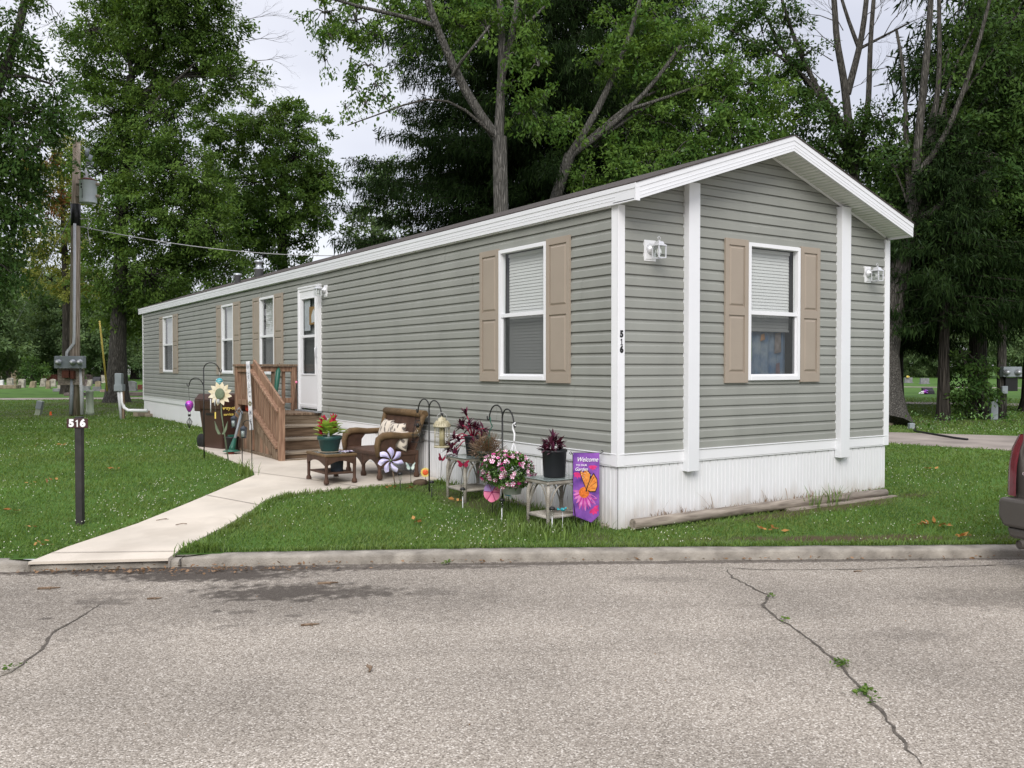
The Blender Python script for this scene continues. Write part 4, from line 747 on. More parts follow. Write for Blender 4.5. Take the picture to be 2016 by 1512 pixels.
# two small lanterns on hooked stakes
def lantern_stake(px, py, ztop, label):
    b = G(px, py); o = thing('lantern_stake', label, 'lantern', b, 'small lanterns on hooked stakes by the path')
    MB().tube([b, (b.x, b.y, ztop), (b.x-.02*.83, b.y+.02*.55, ztop+.05), (b.x-.07*.83, b.y+.07*.55, ztop+.065), (b.x-.115*.83, b.y+.115*.55, ztop+.03), (b.x-.115*.83, b.y+.115*.55, ztop-.01)], .006, 6).build('stake', mt['black'], o)
    q = Vector((b.x-.115*.83, b.y+.115*.55, ztop-.09)); mb = MB(); mb.lathe([(.042, -.10), (.036, -.095), (.05, .03), (.055, .035), (.03, .06), (.008, .075), (.008, .085), (0, .086)], q, 4, smooth=False); mb.build('lantern_case', mat('dark_lantern', (.03, .035, .045), .3, .3, 12), o)
    MB().lathe([(.0, -.085), (.022, -.08), (.026, .0), (0, .005)], q+Vector((-.02, -.03, 0)), 8).build('lantern_glass', mt['tableglass'], o)
lantern_stake(477, 920, .93, 'dark lantern on a hooked stake in front of the brown bin'); lantern_stake(496, 925, .80, 'dark lantern on a hooked stake against the porch skirt boards')
# ================================================================ WICKER FURNITURE
ch = thing('wicker_armchair', 'wide brown wicker armchair against the white skirting', 'armchair', (-.45, 4.36, .15)); z0 = .145
ya, yb, xf_, xb_ = 3.86, 4.86, -.74, -.24
for x, y in ((xf_, ya), (xf_, yb), (xf_, (ya+yb)/2), (xb_+.04, ya), (xb_+.04, yb)):
    MB().lathe([(.012, 0), (.036, .012), (.04, .04), (.032, .07), (.024, .085), (.027, .30), (.027, .36)], (x, y, z0), 12).build('leg', mt['wicker'], ch)
MB().box(xf_-.03, ya-.03, z0+.30, xb_+.06, yb+.03, z0+.365).build('seat', mt['wicker'], ch, bevel=.02)
mb = MB()            # arched front apron
for (p, q) in ((ya, (ya+yb)/2), ((ya+yb)/2, yb)):
    n = 12; V = []; F = []
    for i in range(n+1):
        f = i/n; y = p+(q-p)*f; zb_ = z0+.12+.13*math.sin(math.pi*f)**.7; V += [(xf_-.018, y, zb_), (xf_-.018, y, z0+.305), (xf_+.008, y, zb_), (xf_+.008, y, z0+.305)]
    for i in range(n): a_ = 4*i; F += [(a_, a_+4, a_+5, a_+1), (a_+2, a_+3, a_+7, a_+6), (a_, a_+2, a_+6, a_+4)]
    mb.add(V, F)
mb.build('apron', mt['wicker'], ch, fix=False)
mb = MB(); mb.add([(xf_, ya-.015, z0+.305), (xb_, ya-.015, z0+.305), (xb_, ya-.015, z0+.18), (xb_-.25, ya-.015, z0+.24), (xf_, ya-.015, z0+.14)], [(0, 1, 2, 3, 4)]); mb.build('side_apron', mt['wicker'], ch, fix=False)
mb = MB(); n = 16; V = []; F = []                # back rest, rolled at the top
prof = [(xb_-.02, z0+.34), (xb_+.03, z0+.52), (xb_+.085, z0+.72), (xb_+.115, z0+.82)]
mb.add([(prof[0][0], ya-.02, prof[0][1]), (prof[0][0], yb+.02, prof[0][1]), (prof[3][0], yb+.06, prof[3][1]), (prof[3][0], ya-.06, prof[3][1]), (prof[0][0]+.03, ya-.02, prof[0][1]), (prof[0][0]+.03, yb+.02, prof[0][1]), (prof[3][0]+.03, yb+.06, prof[3][1]), (prof[3][0]+.03, ya-.06, prof[3][1])], [(0, 1, 2, 3), (7, 6, 5, 4), (0, 4, 5, 1), (1, 5, 6, 2), (3, 2, 6, 7), (0, 3, 7, 4)])
mb.build('backrest', mt['wicker'], ch)
mb = MB(); mb.tube([(xb_+.12, ya-.09, z0+.845), (xb_+.12, yb+.09, z0+.845)], .05, 14); mb.tube([(xb_+.02, yb+.03, z0+.55), (xb_+.07, yb+.055, z0+.70), (xb_+.115, yb+.075, z0+.84)], .035, 10); mb.tube([(xb_+.02, ya-.03, z0+.55), (xb_+.07, ya-.055, z0+.70), (xb_+.115, ya-.075, z0+.84)], .035, 10); mb.build('rolled_edge', mt['wickertop'], ch)
for y, s_ in ((ya-.03, -1), (yb+.03, 1)):
    P = [(xf_-.03, y, z0+.31), (xf_-.05, y, z0+.45), (xf_-.03, y, z0+.53), (xf_+.04, y, z0+.575), (xf_+.14, y, z0+.58), (xf_+.30, y, z0+.565), (xb_, y+.0, z0+.57), (xb_+.05, y, z0+.62)]
    arm = MB().tube(P, [.035, .04, .045, .048, .046, .042, .04, .035], 12).build('arm', mt['wickertop'], ch)
    mb = MB(); mb.prism([(x, y-.012, z) for x, z in ((xf_-.04, z0+.31), (xf_-.05, z0+.45), (xf_-.02, z0+.53), (xf_+.07, z0+.57), (xf_+.30, z0+.56), (xf_+.26, z0+.52), (xf_+.21, z0+.46), (xf_+.20, z0+.31))], (0, .024, 0)); mb.build('arm_panel', mt['wicker'], ch)
def cushion(label, c_, rz, tilt, s_=.36):
    o = thing('cushion', label, 'cushion', c_, 'leaf print cushions on the wicker armchair'); m3 = Matrix.Rotation(rz, 3, 'Z')@Matrix.Rotation(tilt, 3, 'Y'); mb = MB(); n = 14; V = []; F = []
    for side in (1, -1):
        o_ = len(V)
        for i in range(n+1):
            for j in range(n+1):
                a_, b_ = i/n*2-1, j/n*2-1; f = (1-a_*a_)*(1-b_*b_); pin = 1-.10*(1-abs(a_*b_))*max(a_*a_, b_*b_)
                V.append(Vector(c_)+m3@Vector((side*.085*f**.45, a_*s_/2*pin, b_*s_/2*pin)))
        for i in range(n):
            for j in range(n): F.append((o_+i*(n+1)+j, o_+(i+1)*(n+1)+j, o_+(i+1)*(n+1)+j+1, o_+i*(n+1)+j+1))
    mb.add(V, F, True); mb.build('cover', mt['cushion'], o)
cushion('cream leaf print cushion upright at the left of the wicker armchair', (-.33, 4.52, z0+.555), -.12, .28, .40)
cushion('cream leaf print cushion leaning in the middle of the wicker armchair', (-.37, 4.14, z0+.545), .10, .30, .37)
cushion('cream leaf print cushion showing under the near arm of the wicker armchair', (-.42, 3.93, z0+.49), .5, .25, .27)
tb = thing('wicker_table', 'low brown wicker table with a grey glass top on the patio', 'table', (-1.27, 4.19, .13)); z0 = .13
tx0, tx1, ty0, ty1 = -1.49, -1.05, 3.86, 4.52; TZ = .515
for x, y in ((tx0+.03, ty0+.03), (tx0+.03, ty1-.03), (tx1-.03, ty0+.03), (tx1-.03, ty1-.03)):
    MB().lathe([(.01, 0), (.032, .01), (.036, .03), (.03, .055), (.02, .068), (.022, .3), (.022, TZ-z0-.02)], (x, y, z0), 12).build('leg', mt['wicker'], tb)
mb = MB(); w_ = .045
for a_ in ((tx0, ty0, tx1, ty0+w_), (tx0, ty1-w_, tx1, ty1), (tx0, ty0+w_+.0005, tx0+w_, ty1-w_-.0005), (tx1-w_, ty0+w_+.0005, tx1, ty1-w_-.0005)): mb.box(a_[0], a_[1], TZ-.035, a_[2], a_[3], TZ)
mb.build('table_rim', mt['wickertop'], tb, bevel=.012); MB().box(tx0+w_-.004, ty0+w_-.004, TZ-.018, tx1-w_+.004, ty1-w_+.004, TZ-.008).build('glass_top', mt['tableglass'], tb)
mb = MB()
def apron(p, q, zt, d, nrm):
    n = 12; V = []; F = []; p, q = Vector(p), Vector(q)
    for i in range(n+1):
        f = i/n; c2 = p.lerp(q, f); zb_ = zt-d*(1-.55*math.sin(math.pi*f)); V += [(c2.x, c2.y, zb_), (c2.x, c2.y, zt)]
    for i in range(n): F.append((2*i, 2*i+2, 2*i+3, 2*i+1))
    mb.add(V, F)
e = .012
for p, q in (((tx0+e, ty0+e, 0), (tx1-e, ty0+e, 0)), ((tx1-e, ty0+e, 0), (tx1-e, ty1-e, 0)), ((tx1-e, ty1-e, 0), (tx0+e, ty1-e, 0)), ((tx0+e, ty1-e, 0), (tx0+e, ty0+e, 0))): apron(p, q, TZ-.03, .13, None)
mb.build('apron', mt['wicker'], tb, fix=False); MB().box(tx0+.035, ty0+.035, z0+.125, tx1-.035, ty1-.035, z0+.145).build('lower_shelf', mt['wicker'], tb, bevel=.008)
tr = thing('plant_saucer', 'round pale saucer under the green flower pot', 'saucer', (-1.28, 4.22, TZ)); MB().lathe([(0, 0), (.12, .001), (.15, .012), (.15, .02), (.13, .016), (0, .012)], (-1.28, 4.22, TZ-.006), 24).build('dish', mt['palewood'], tr)
pt = thing('celosia_pot', 'dark green pot of crimson plumed celosia on the wicker table', 'potted plant', (-1.28, 4.22, TZ+.012)); pz = TZ+.010
MB().lathe([(0, 0), (.105, 0), (.112, .01), (.145, .145), (.158, .15), (.162, .195), (.15, .20), (.14, .17), (0, .165)], (-1.28, 4.22, pz), 28).build('pot', mt['greenpot'], pt)
def leafset(name, m, parent, stems, cup=.25):
    """lance-shaped leaves: stems = list of (base, direction, length, width); two folded halves with a curved midrib"""
    V = []; Q = []; T = []
    for (b_, d, l, w_) in stems:
        b_ = Vector(b_); d = Vector(d).normalized(); s_ = d.cross(Vector((0, 0, 1)))
        if s_.length < .05: s_ = Vector((1, 0, 0))
        s_.normalize(); nrm = s_.cross(d); k0 = len(V); tt = random.random()
        mid = [b_+d*l*f+nrm*(-l*cup*f*f) for f in (0, .35, .7, 1)]; ww = (.12, 1, .75, .03)
        for p_, q in zip(mid, ww): V += [p_+s_*w_*q+nrm*w_*.35*q, p_, p_-s_*w_*q+nrm*w_*.35*q]
        for i in range(3):
            a_ = k0+3*i; Q += [(a_, a_+1, a_+4, a_+3), (a_+1, a_+2, a_+5, a_+4)]; T += [tt, tt]
    return big(name, [tuple(v) for v in V], Q, m, parent, T, smooth=True)
def rdir(el0, el1):
    a_ = random.uniform(0, 6.283); e_ = R(random.uniform(el0, el1)); return Vector((math.cos(a_)*math.cos(e_), math.sin(a_)*math.cos(e_), math.sin(e_)))
stm = []
for k in range(48):
    q = Vector((-1.28, 4.22, pz+.17+random.uniform(0, .16)))+rdir(0, 30)*random.uniform(.02, .10); d = Vector((q.x+1.28, q.y-4.22, .02+random.uniform(0, .08))); stm.append((q, d, random.uniform(.11, .17), random.uniform(.042, .06)))
leafset('leaves', mt['limeleaf'], pt, stm)
mb = MB()
for (dx, dy, hz, r_) in ((-.06, .09, .30, .055), (-.02, .13, .34, .04), (.03, -.06, .36, .05), (.0, -.10, .33, .035), (-.09, .06, .27, .035), (.05, -.03, .30, .03)):
    for k in range(40):
        q = Vector((-1.28+dx, 4.22+dy, pz+hz)); d = rdir(10, 90); p_ = q+Vector((0, 0, random.uniform(-.05, .05))); mb.tube([p_, p_+Vector((d.x*r_*1.3, d.y*r_*1.3, d.z*r_*2.2))], [.019, .004], 5)
mb.build('plume', mt['red'], pt, fix=False)
MB().lathe([(0, 0), (.02, .01), (.012, .035), (.018, .06), (.0, .08)], (-1.33, 4.13, pz+.19), 10).build('ornament', mt['silver'], pt)
fl = thing('folded_cloth', 'crumpled purple and white cloth on the corner of the wicker table', 'cloth', (-1.12, 3.99, TZ)); mb = MB(); n = 14; V = []; F = []
for i in range(n+1):
    for j in range(7): V.append((-1.22+.17*i/n+random.uniform(-.004, .004), 3.93+.14*j/6+.02*math.sin(i), TZ+.004+.014*abs(math.sin(i*1.1+j*.5))+random.uniform(0, .008)))
for i in range(n):
    for j in range(6): F.append((i*7+j, (i+1)*7+j, (i+1)*7+j+1, i*7+j+1))
mb.add(V, F, True); mb.build('cloth', mat('purple_cloth', (.09, .03, .22), .8, .3, 22, col2=(.65, .60, .72), lo=.42, hi=.55), fl, fix=False)
vz = thing('dark_cylinder_pot', 'dark blue grey ridged pot standing on the lower shelf of the wicker table', 'pot', (-1.24, 4.08, z0+.145)); mb = MB()
V = []; F = []; n = 48
for (r_, z) in ((.075, 0), (.085, .19), (.07, .19), (.065, .05)):
    for j in range(n): t_ = 2*math.pi*j/n; rr = r_+(.003 if j % 2 else 0); V.append((-1.24+rr*math.cos(t_), 4.08+rr*math.sin(t_), z0+.146+z))
for i in range(3):
    for j in range(n): F.append((i*n+j, i*n+(j+1) % n, (i+1)*n+(j+1) % n, (i+1)*n+j))
mb.add(V, F); mb.build('ridged_wall', mat('slate_pot', (.025, .035, .05), .5, .1, 6), vz)
# ================================================================ GARDEN STAKES
CR, CU = Vector((.829, -.559, 0)), Vector((0, 0, 1))
pw = thing('pinwheel', 'large lavender pinwheel on a stake before the wicker armchair', 'pinwheel', G(778, 957)); b = G(778, 957); c_ = Vector((-.754, 3.50, .437)); mb = MB()
nf = -CR.cross(CU) if (CR.cross(CU)).dot(Vector(CAM)-c_) < 0 else CR.cross(CU)
for k in range(7):
    t_ = 2*math.pi*k/7+.35; V = []; F = []
    for i in range(7):
        f = i/6; r_ = .015+.13*f; sw = .35*f
        for j in range(5):
            g_ = j/4; wd_ = .95*(f**.5)*(1-.42*f*f); ang = t_+sw+wd_*(g_-.5); lift = .012+.04*math.sin(math.pi*g_)*math.sin(math.pi*min(1, f*1.05))+.03*g_*f; rr = r_*(1.17-.42*abs(g_-.5)*f)
            V.append(c_+(CR*math.cos(ang)+CU*math.sin(ang))*rr+nf*lift)
    for i in range(6):
        for j in range(4): F.append((i*5+j, (i+1)*5+j, (i+1)*5+j+1, i*5+j+1))
    MB().add(V, F, True).build('blade', mt['lavender'], pw, fix=False)
MB().lathe([(0, .05), (.014, .048), (.018, .03), (.0, .0)], c_, 12, m=Matrix((CR, CU, nf)).transposed()).build('hub', mt['sage'], pw); MB().tube([b, c_-nf*.01], .006, 7).build('stake', mt['wood'], pw)
def stake_to(o, b, c_, m_=None, r_=.003): MB().tube([b, c_], r_, 6).build('stake', m_ or mt['black'], o)
def butterfly(label, b, c_, m_, s_=.09, tilt=0, roll=.5):
    o = thing('butterfly_stake', label, 'butterfly stake', b, 'painted metal butterflies on thin stakes'); stake_to(o, b, c_); MB().ell(c_, (.007, .007, .03), 8, 6).build('butterfly_body', mt['black'], o)
    for sgn in (-1, 1):
        up_ = (CU*math.cos(tilt)+CR*math.sin(tilt)).normalized(); d = (CR*sgn*math.cos(roll)+nf*.4+up_*math.sin(roll)).normalized(); mb = MB()
        P = [(0, -.01), (.12, .12), (.5, .55), (.95, .75), (1.0, .45), (.75, .1), (.85, -.25), (.6, -.62), (.3, -.55), (.05, -.2)]
        mb.prism([c_+d*s_*x+up_*s_*y*.8 for x, y in P], nf*.003); mb.build('wing', m_, o)
butterfly('pale teal butterfly on a thin stake beside the lavender pinwheel', G(809, 959), Vector((-.57, 3.314, .345)), mt['tealwing'], .075)
butterfly('crimson butterfly with raised wings on a tall stake left of the wicker plant stand', G(867, 955), Vector((-.19, 3.19, .44)), mt['crimsonwing'], .075, .3, .7)
butterfly('crimson butterfly hovering before the glass topped plant stand', G(905, 985), Vector((-.53, 2.09, .50)), mt['crimsonwing'], .075, 0, .1)
sn = thing('sun_face_stake', 'small yellow sun with an orange face on a garden stake', 'garden stake', G(839, 963)); c_ = Vector((-.55, 2.965, .322)); m3 = Matrix((CR, CU, nf)).transposed()
mb = MB(); petals(mb, c_, CR, CU, 16, .035, .062, .009, .004); mb.build('ray_ring', mt['yellow'], sn); MB().lathe([(0, .012), (.025, .010), (.036, .004), (.037, -.003), (0, -.004)], c_, 20, m=m3).build('sun_face', mt['orange'], sn); stake_to(sn, G(839, 963), c_-nf*.006)
mb = MB()
for x, y in ((-.011, .009), (.011, .009), (0, -.004)): mb.ell(c_+CR*x+CU*y+nf*.013, (.004, .004, .003), 8, 5)
mb.build('face_mark', mt['number'], sn)
def solar(px, py, hh, label):
    b = G(px, py); o = thing('solar_light', label, 'solar light', b, 'small solar path lights along the long wall')
    MB().lathe([(.004, -.05), (.006, 0), (.006, hh-.10), (.004, hh-.10)], b, 8).build('spike', mt['black' if py % 2 else 'conduit'], o); MB().lathe([(.014, hh-.10), (.026, hh-.03), (.022, hh-.028), (0, hh-.03)], b, 12).build('lens', mt['lampglass'], o); MB().lathe([(.03, hh-.03), (.032, hh-.015), (.015, hh), (0, hh+.002)], b, 12).build('solar_cap', mt['black'], o)
solar(788, 965, .22, 'solar light nearest the lavender pinwheel'); solar(850, 979, .20, 'solar light at the foot of the bird feeder hook'); solar(911, 1000, .23, 'solar light before the glass topped plant stand with the leggy plant'); solar(988, 1026, .24, 'solar light below the pink spinner'); solar(1087, 1050, .26, 'solar light before the plant stand nearest the house corner')
# wire lantern and bird feeder on the middle hook
wl = thing('wire_lantern', 'black wire cage lantern hanging from the left arm of the feeder hook', 'lantern', (-.53, 3.19, .8)); c_ = Vector((-.53, 3.20, .83)); mb = MB()
for (r_, z) in ((.055, .06), (.085, -.06), (.085, -.15), (.03, .12)): mb.tube([c_+Vector((r_*math.cos(t_), r_*math.sin(t_), z)) for t_ in np.linspace(0, 6.2832, 17)], .003, 5)
for k in range(4): t_ = k*math.pi/2+.4; e_ = Vector((math.cos(t_), math.sin(t_), 0)); mb.tube([c_+e_*.03+CU*.12, c_+e_*.055+CU*.06, c_+e_*.085-CU*.06, c_+e_*.085-CU*.15], .003, 5)
mb.tube([c_+CU*.12-CR*.03, c_+CU*.21-CR*.02, c_+CU*.245, c_+CU*.21+CR*.02, c_+CU*.12+CR*.03], .0025, 5); mb.build('wire_cage', mt['black'], wl); MB().lathe([(0, -.08), (.03, -.07), (.036, -.03), (.02, 0), (.016, .03), (0, .03)], c_, 12).build('glass_jar', mt['lampglass'], wl); MB().lathe([(.022, .03), (.022, .08), (0, .085)], c_, 10).build('jar_cap', mt['black'], wl)
fd = thing('bird_feeder', 'cream metal cage bird feeder hanging from the right arm of the hook', 'bird feeder', (-.53, 2.60, .64)); c_ = Vector((-.53, 2.585, .655))
MB().lathe([(.0, 0), (.095, 0), (.10, .012), (.095, .022), (.03, .02)], c_, 24).build('tray', mt['feeder'], fd); MB().lathe([(.105, .245), (.108, .262), (.095, .268), (.065, .32), (.05, .325), (.05, .345), (.03, .36), (.012, .365), (.010, .38), (0, .382)], c_, 24).build('feeder_roof', mt['feeder'], fd)
mb = MB()
for k in range(16): t_ = k*math.pi/8; e_ = Vector((math.cos(t_), math.sin(t_), 0))*.09; mb.tube([c_+e_+CU*.02, c_+e_+CU*.25], .0025, 5)
mb.tube([c_+Vector((.09*math.cos(t_), .09*math.sin(t_), .13)) for t_ in np.linspace(0, 6.2832, 25)], .0025, 5); mb.build('cage', mt['feeder'], fd)
MB().lathe([(.035, .02), (.035, .25)], c_, 16).build('seed_tube', mat('seed_tube', (.35, .31, .17), .4, .3, 30), fd); mb = MB(); mb.tube([c_+CR*.06+CU*.33, c_+CR*.055+CU*.38, c_+CR*.02+CU*.415, c_+CU*.42, c_-CR*.02+CU*.415, c_-CR*.055+CU*.38, c_-CR*.06+CU*.33], .003, 6); mb.build('bail', mt['wire'], fd)
mb = MB()
for k in range(20): t_ = k*math.pi/10; e_ = Vector((math.cos(t_), math.sin(t_), 0)); mb.tube([c_+e_*.103+CU*.27, c_+e_*.066+CU*.322], .004, 5)
mb.build('roof_slats', mt['feeder'], fd)
# ================================================================ PLANT STANDS
def stand(label, x0, y0, x1, y1, zt, zs):
    o = thing('wicker_plant_stand', label, 'plant stand', ((x0+x1)/2, (y0+y1)/2, .04), 'white wicker plant stands with glass tops'); cs = [(x0, y0), (x1, y0), (x1, y1), (x0, y1)]
    for (x, y) in cs: MB().tube([(x, y, h(x, y)-.03), (x, y, zt-.13), (x+(.02 if x == x0 else -.02), y+(.02 if y == y0 else -.02), zt-.03)], [.019, .02, .018], 10).build('leg', mt['whitewicker'], o)
    m_ = .02; MB().box(x0-m_, y0-m_, zt-.045, x1+m_, y1+m_, zt-.006).build('top_frame', mt['whitewicker'], o, bevel=.012); MB().box(x0-.03, y0-.03, zt-.005, x1+.03, y1+.03, zt+.003).build('glass_top', mt['tableglass'], o, bevel=.002)
    mb = MB()
    for (a_, b_) in zip(cs, cs[1:]+cs[:1]): mb.tube([(a_[0], a_[1], zs), (b_[0], b_[1], zs)], .016, 8)
    for k in range(9): y = y0+(y1-y0)*k/8; mb.tube([(x0, y, zs+.002), (x1, y, zs+.002)], .008, 6)
    mb.build('lower_shelf', mt['whitewicker'], o)
    mb = MB()
    for (a_, b_) in zip(cs, cs[1:]+cs[:1]):
        A, B = Vector((*a_, 0)), Vector((*b_, 0))
        for off in (0, .02, .04, .06, .08):
            P = []
            for i in range(15):
                f = i/14; q = A.lerp(B, f); q.z = zt-.05-off*1.2*(1 if off == 0 else abs(2*f-1)**2)-(.30-off)*abs(2*f-1)**3.2; P.append(q)
            mb.tube(P, .0045, 5)
        for k in range(5):
            for s_, e_ in ((A, B), (B, A)): q = s_.lerp(e_, .02+.045*k); r_ = s_.lerp(e_, .20+.03*k); mb.tube([(q.x, q.y, zt-.05), (s_.x+(e_.x-s_.x)*.02, s_.y+(e_.y-s_.y)*.02, zt-.30+.03*k)], .003, 4)
    mb.build('arched_lattice', mt['whitewicker'], o); return o
stand('worn white wicker stand holding the leggy purple plant and dried fern', -.50, 2.10, -.08, 2.50, .565, .19)
stand('worn white wicker stand nearest the house corner holding the squat purple plant', -.59, .36, -.17, .70, .50, .13)
p1_ = thing('purple_spiderwort', 'tall leggy purple spiderwort trailing over its black pot', 'potted plant', (-.26, 2.30, .57)); MB().lathe([(0, 0), (.075, 0), (.10, .21), (.105, .215), (.105, .235), (.092, .235), (.088, .2), (0, .2)], (-.26, 2.32, .57), 20).build('pot', mt['blackpot'], p1_)
def rosettes(parent, m_, cs, n, l, w_, el=(5, 80), stem=None):
    stm = []; mb = MB()
    for (c_, ax_) in cs:
        c_ = Vector(c_); ax_ = Vector(ax_).normalized(); q3 = ax_.to_track_quat('Z', 'Y').to_matrix()
        for k in range(n):
            d = q3@rdir(*el); stm.append((c_-ax_*random.uniform(0, .5)*l, d, l*random.uniform(.75, 1.2), w_*random.uniform(.8, 1.2)))
        if stem is not None: mb.tube([stem, Vector(stem).lerp(c_, .5)+Vector((0, 0, .06)), c_], .007, 6)
    leafset('leaves', m_, parent, stm, .15)
    if stem is not None: mb.build('stems', mt['crimsonwing'], parent)
cs = [((-.26+dx, 2.32+dy, .57+dz), (dx, dy, max(.15, dz-.15))) for dx, dy, dz in ((-.05, .18, .32), (-.1, .12, .36), (-.06, .0, .38), (-.04, .1, .50), (0, -.04, .36), (-.08, -.15, .35), (.0, -.25, .33), (.05, -.2, .28), (-.15, .23, .20), (-.18, .3, .14), (-.2, .2, .08), (-.12, .34, .08), (-.05, -.3, .24), (.1, .05, .33), (-.16, .08, .18), (-.12, -.2, .16), (-.2, .12, .02), (.05, .2, .3))]
rosettes(p1_, mt['purpleleaf'], cs, 11, .11, .016, stem=(-.26, 2.32, .76))
p2_ = thing('purple_spiderwort', 'squat purple spiderwort in a large black nursery pot near the house corner', 'potted plant', (-.38, .53, .503)); MB().lathe([(0, 0), (.105, 0), (.112, .01), (.125, .25), (.133, .255), (.133, .275), (.118, .275), (.112, .24), (0, .24)], (-.38, .54, .504), 24).build('pot', mt['blackpot'], p2_)
rosettes(p2_, mt['purpleleaf'], [((-.38+dx, .54+dy, .79+dz), (dx, dy, .18)) for dx, dy, dz in ((-.05, .06, .04), (.02, -.06, .05), (-.06, -.02, .05), (.04, .05, .06), (-.02, .0, .11), (0, -.09, .06), (-.08, .08, .0), (.06, -.03, .02), (-.1, .0, .0), (-.07, -.08, 0), (-.02, .1, .02))], 14, .095, .015, (15, 85))
dp = thing('dried_fern_basket', 'brown dried up bushy plant in a hanging basket on the green hanger', 'hanging plant', (-.40, 1.72, .62)); c_ = Vector((-.42, 1.74, .66)); MB().lathe([(0, -.10), (.09, -.10), (.12, .0), (.125, .01), (0, .01)], c_, 18).build('basket', mt['greenpot'], dp)
stm = []
for k in range(2600):
    d = rdir(-25, 85); r_ = random.uniform(.05, 1)**.5; q = c_+Vector((d.x*.17*r_, d.y*.25*r_, max(-.09, d.z*.17*r_))); stm.append((q, d+rdir(-30, 60)*.8, random.uniform(.012, .03), random.uniform(.003, .007)))
leafset('dead_foliage', mt['dryleaf'], dp, stm); mb = MB()
for k in range(160):
    d = rdir(-10, 80); mb.tube([c_-CU*.03, c_+Vector((d.x*.12, d.y*.17, d.z*.1)), c_+Vector((d.x*.2, d.y*.31, d.z*.24))], .0016, 3, cap=False)
mb.build('dead_stems', mt['wood'], dp, fix=False); mb = MB(); tp = Vector((-.55, 1.50, 1.05))
mb.tube([tp+Vector((0, -.02, .02)), tp+Vector((0, -.02, -.03)), tp+Vector((.02, -.03, -.08)), tp+Vector((.01, -.0, -.12)), tp+Vector((0.01, .02, -.17))], .006, 6)
for a_ in range(3): t_ = a_*2.1; mb.tube([tp+Vector((0.01, .02, -.17)), c_+Vector((.11*math.cos(t_), .11*math.sin(t_), .0))], .0025, 4)
mb.build('hanger', mt['green'], dp)
# petunia basket
pb = thing('petunia_basket', 'white hanging basket overflowing with striped pink and white petunias', 'hanging plant', (-.55, 1.06, .36)); c_ = Vector((-.55, 1.06, .36))
MB().lathe([(0, -.075), (.095, -.075), (.13, .07), (.14, .075), (.14, .09), (.12, .09), (0, .07)], c_, 26).build('basket', mt['whitepot'], pb)
mb = MB(); tp = Vector((-.55, 1.02, 1.0)); mb.tube([tp+Vector((-.01, -.04, -.0)), tp+Vector((0, -.02, .03)), tp+Vector((0, .015, .015)), tp+Vector((0, .02, -.03)), tp+Vector((0, -.01, -.08)), tp+Vector((0, -.005, -.15)), tp+Vector((0, 0, -.17))], [.006, .01, .011, .011, .010, .009, .012], 8)
for k in range(4): t_ = k*math.pi/2+.5; mb.tube([tp+Vector((0, 0, -.16)), c_+Vector((.13*math.cos(t_), .13*math.sin(t_), .08))], .003, 5)
mb.build('hanger', mt['white'], pb); stm = []
PC = c_+Vector((-.02, .06, .16)); PR = Vector((.24, .34, .19))
for k in range(3200):
    d = rdir(-50, 85); r_ = random.uniform(.3, 1)**.5; q = PC+Vector((d.x*PR.x*r_, d.y*PR.y*r_, d.z*PR.z*r_)); stm.append((q, d+rdir(-20, 60)*.7, random.uniform(.03, .055), random.uniform(.009, .015)))
leafset('foliage', mt['petleaf'], pb, stm); mw, mg = MB(), MB()
for k in range(210):
    d = rdir(-45, 80)
    if d.dot(Vector(CAM)-PC) < -.5*6: continue
    q = PC+Vector((d.x*PR.x, d.y*PR.y, d.z*PR.z))*random.uniform(.95, 1.12); ax_ = (d+rdir(-30, 30)*.5).normalized(); q3 = ax_.to_track_quat('Z', 'Y').to_matrix(); r_ = random.uniform(.020, .028)
    dark = random.random() < .12
    for i in range(10):
        t0, t1 = i*math.pi/5, (i+1)*math.pi/5; f = lambda t_, rr, z: q+q3@Vector((rr*math.cos(t_), rr*math.sin(t_), z))
        (mg if (i % 2 or dark) else mw).add([f(t0, .003, 0), f(t0, r_*(.85 if i % 2 else 1), .008), f((t0+t1)/2, r_*1.08, .009), f(t1, r_*(1 if i % 2 else .85), .008), f(t1, .003, 0)], [(0, 1, 2, 3, 4)])
tag(mw.build('white_petals', mt['petal'], pb, fix=False), kind='stuff'); tag(mg.build('magenta_petals', mt['magenta'], pb, fix=False), kind='stuff')
al = leafset('pale_filler_flowers', mt['petleaf'], pb, [(PC+Vector((-.12, random.gauss(.03, .08), -.12+random.gauss(0, .03))), rdir(0, 80), .02, .007) for k in range(120)])
sp_ = thing('spinner_disc', 'pink and lilac panelled wind spinner disc below the petunia basket', 'wind spinner', G(970, 1016)); c_ = Vector((-.66, 1.275, .285)); m_ = [mt['lilac'], mt['lilac'], mt['pink'], mt['pink'], mt['pink'], mt['pink']]
for k in range(6):
    t0 = 2.0+k*math.pi/3; P = [c_]+[c_+(CR*math.cos(t0+math.pi/3*j/6)+CU*math.sin(t0+math.pi/3*j/6)*1.18)*.092*(1-.06*abs(j-3)/3)+nf*.012*math.sin(math.pi*j/6) for j in range(7)]
    MB().add(P, [(0, j+1, j+2) for j in range(6)], True).build('panel', mt['lilac'] if k in (0, 5) else mt['pink'], sp_, fix=False)
mb = MB()
for k in range(6): t0 = 2.0+k*math.pi/3; mb.tube([c_+nf*.004, c_+(CR*math.cos(t0)+CU*math.sin(t0)*1.18)*.085+nf*.005], .003, 5)
mb.ell(c_+nf*.006, (.01, .01, .01), 8, 6); mb.build('spokes', mt['magenta'], sp_); stake_to(sp_, G(970, 1016), c_-nf*.006, r_=.004)
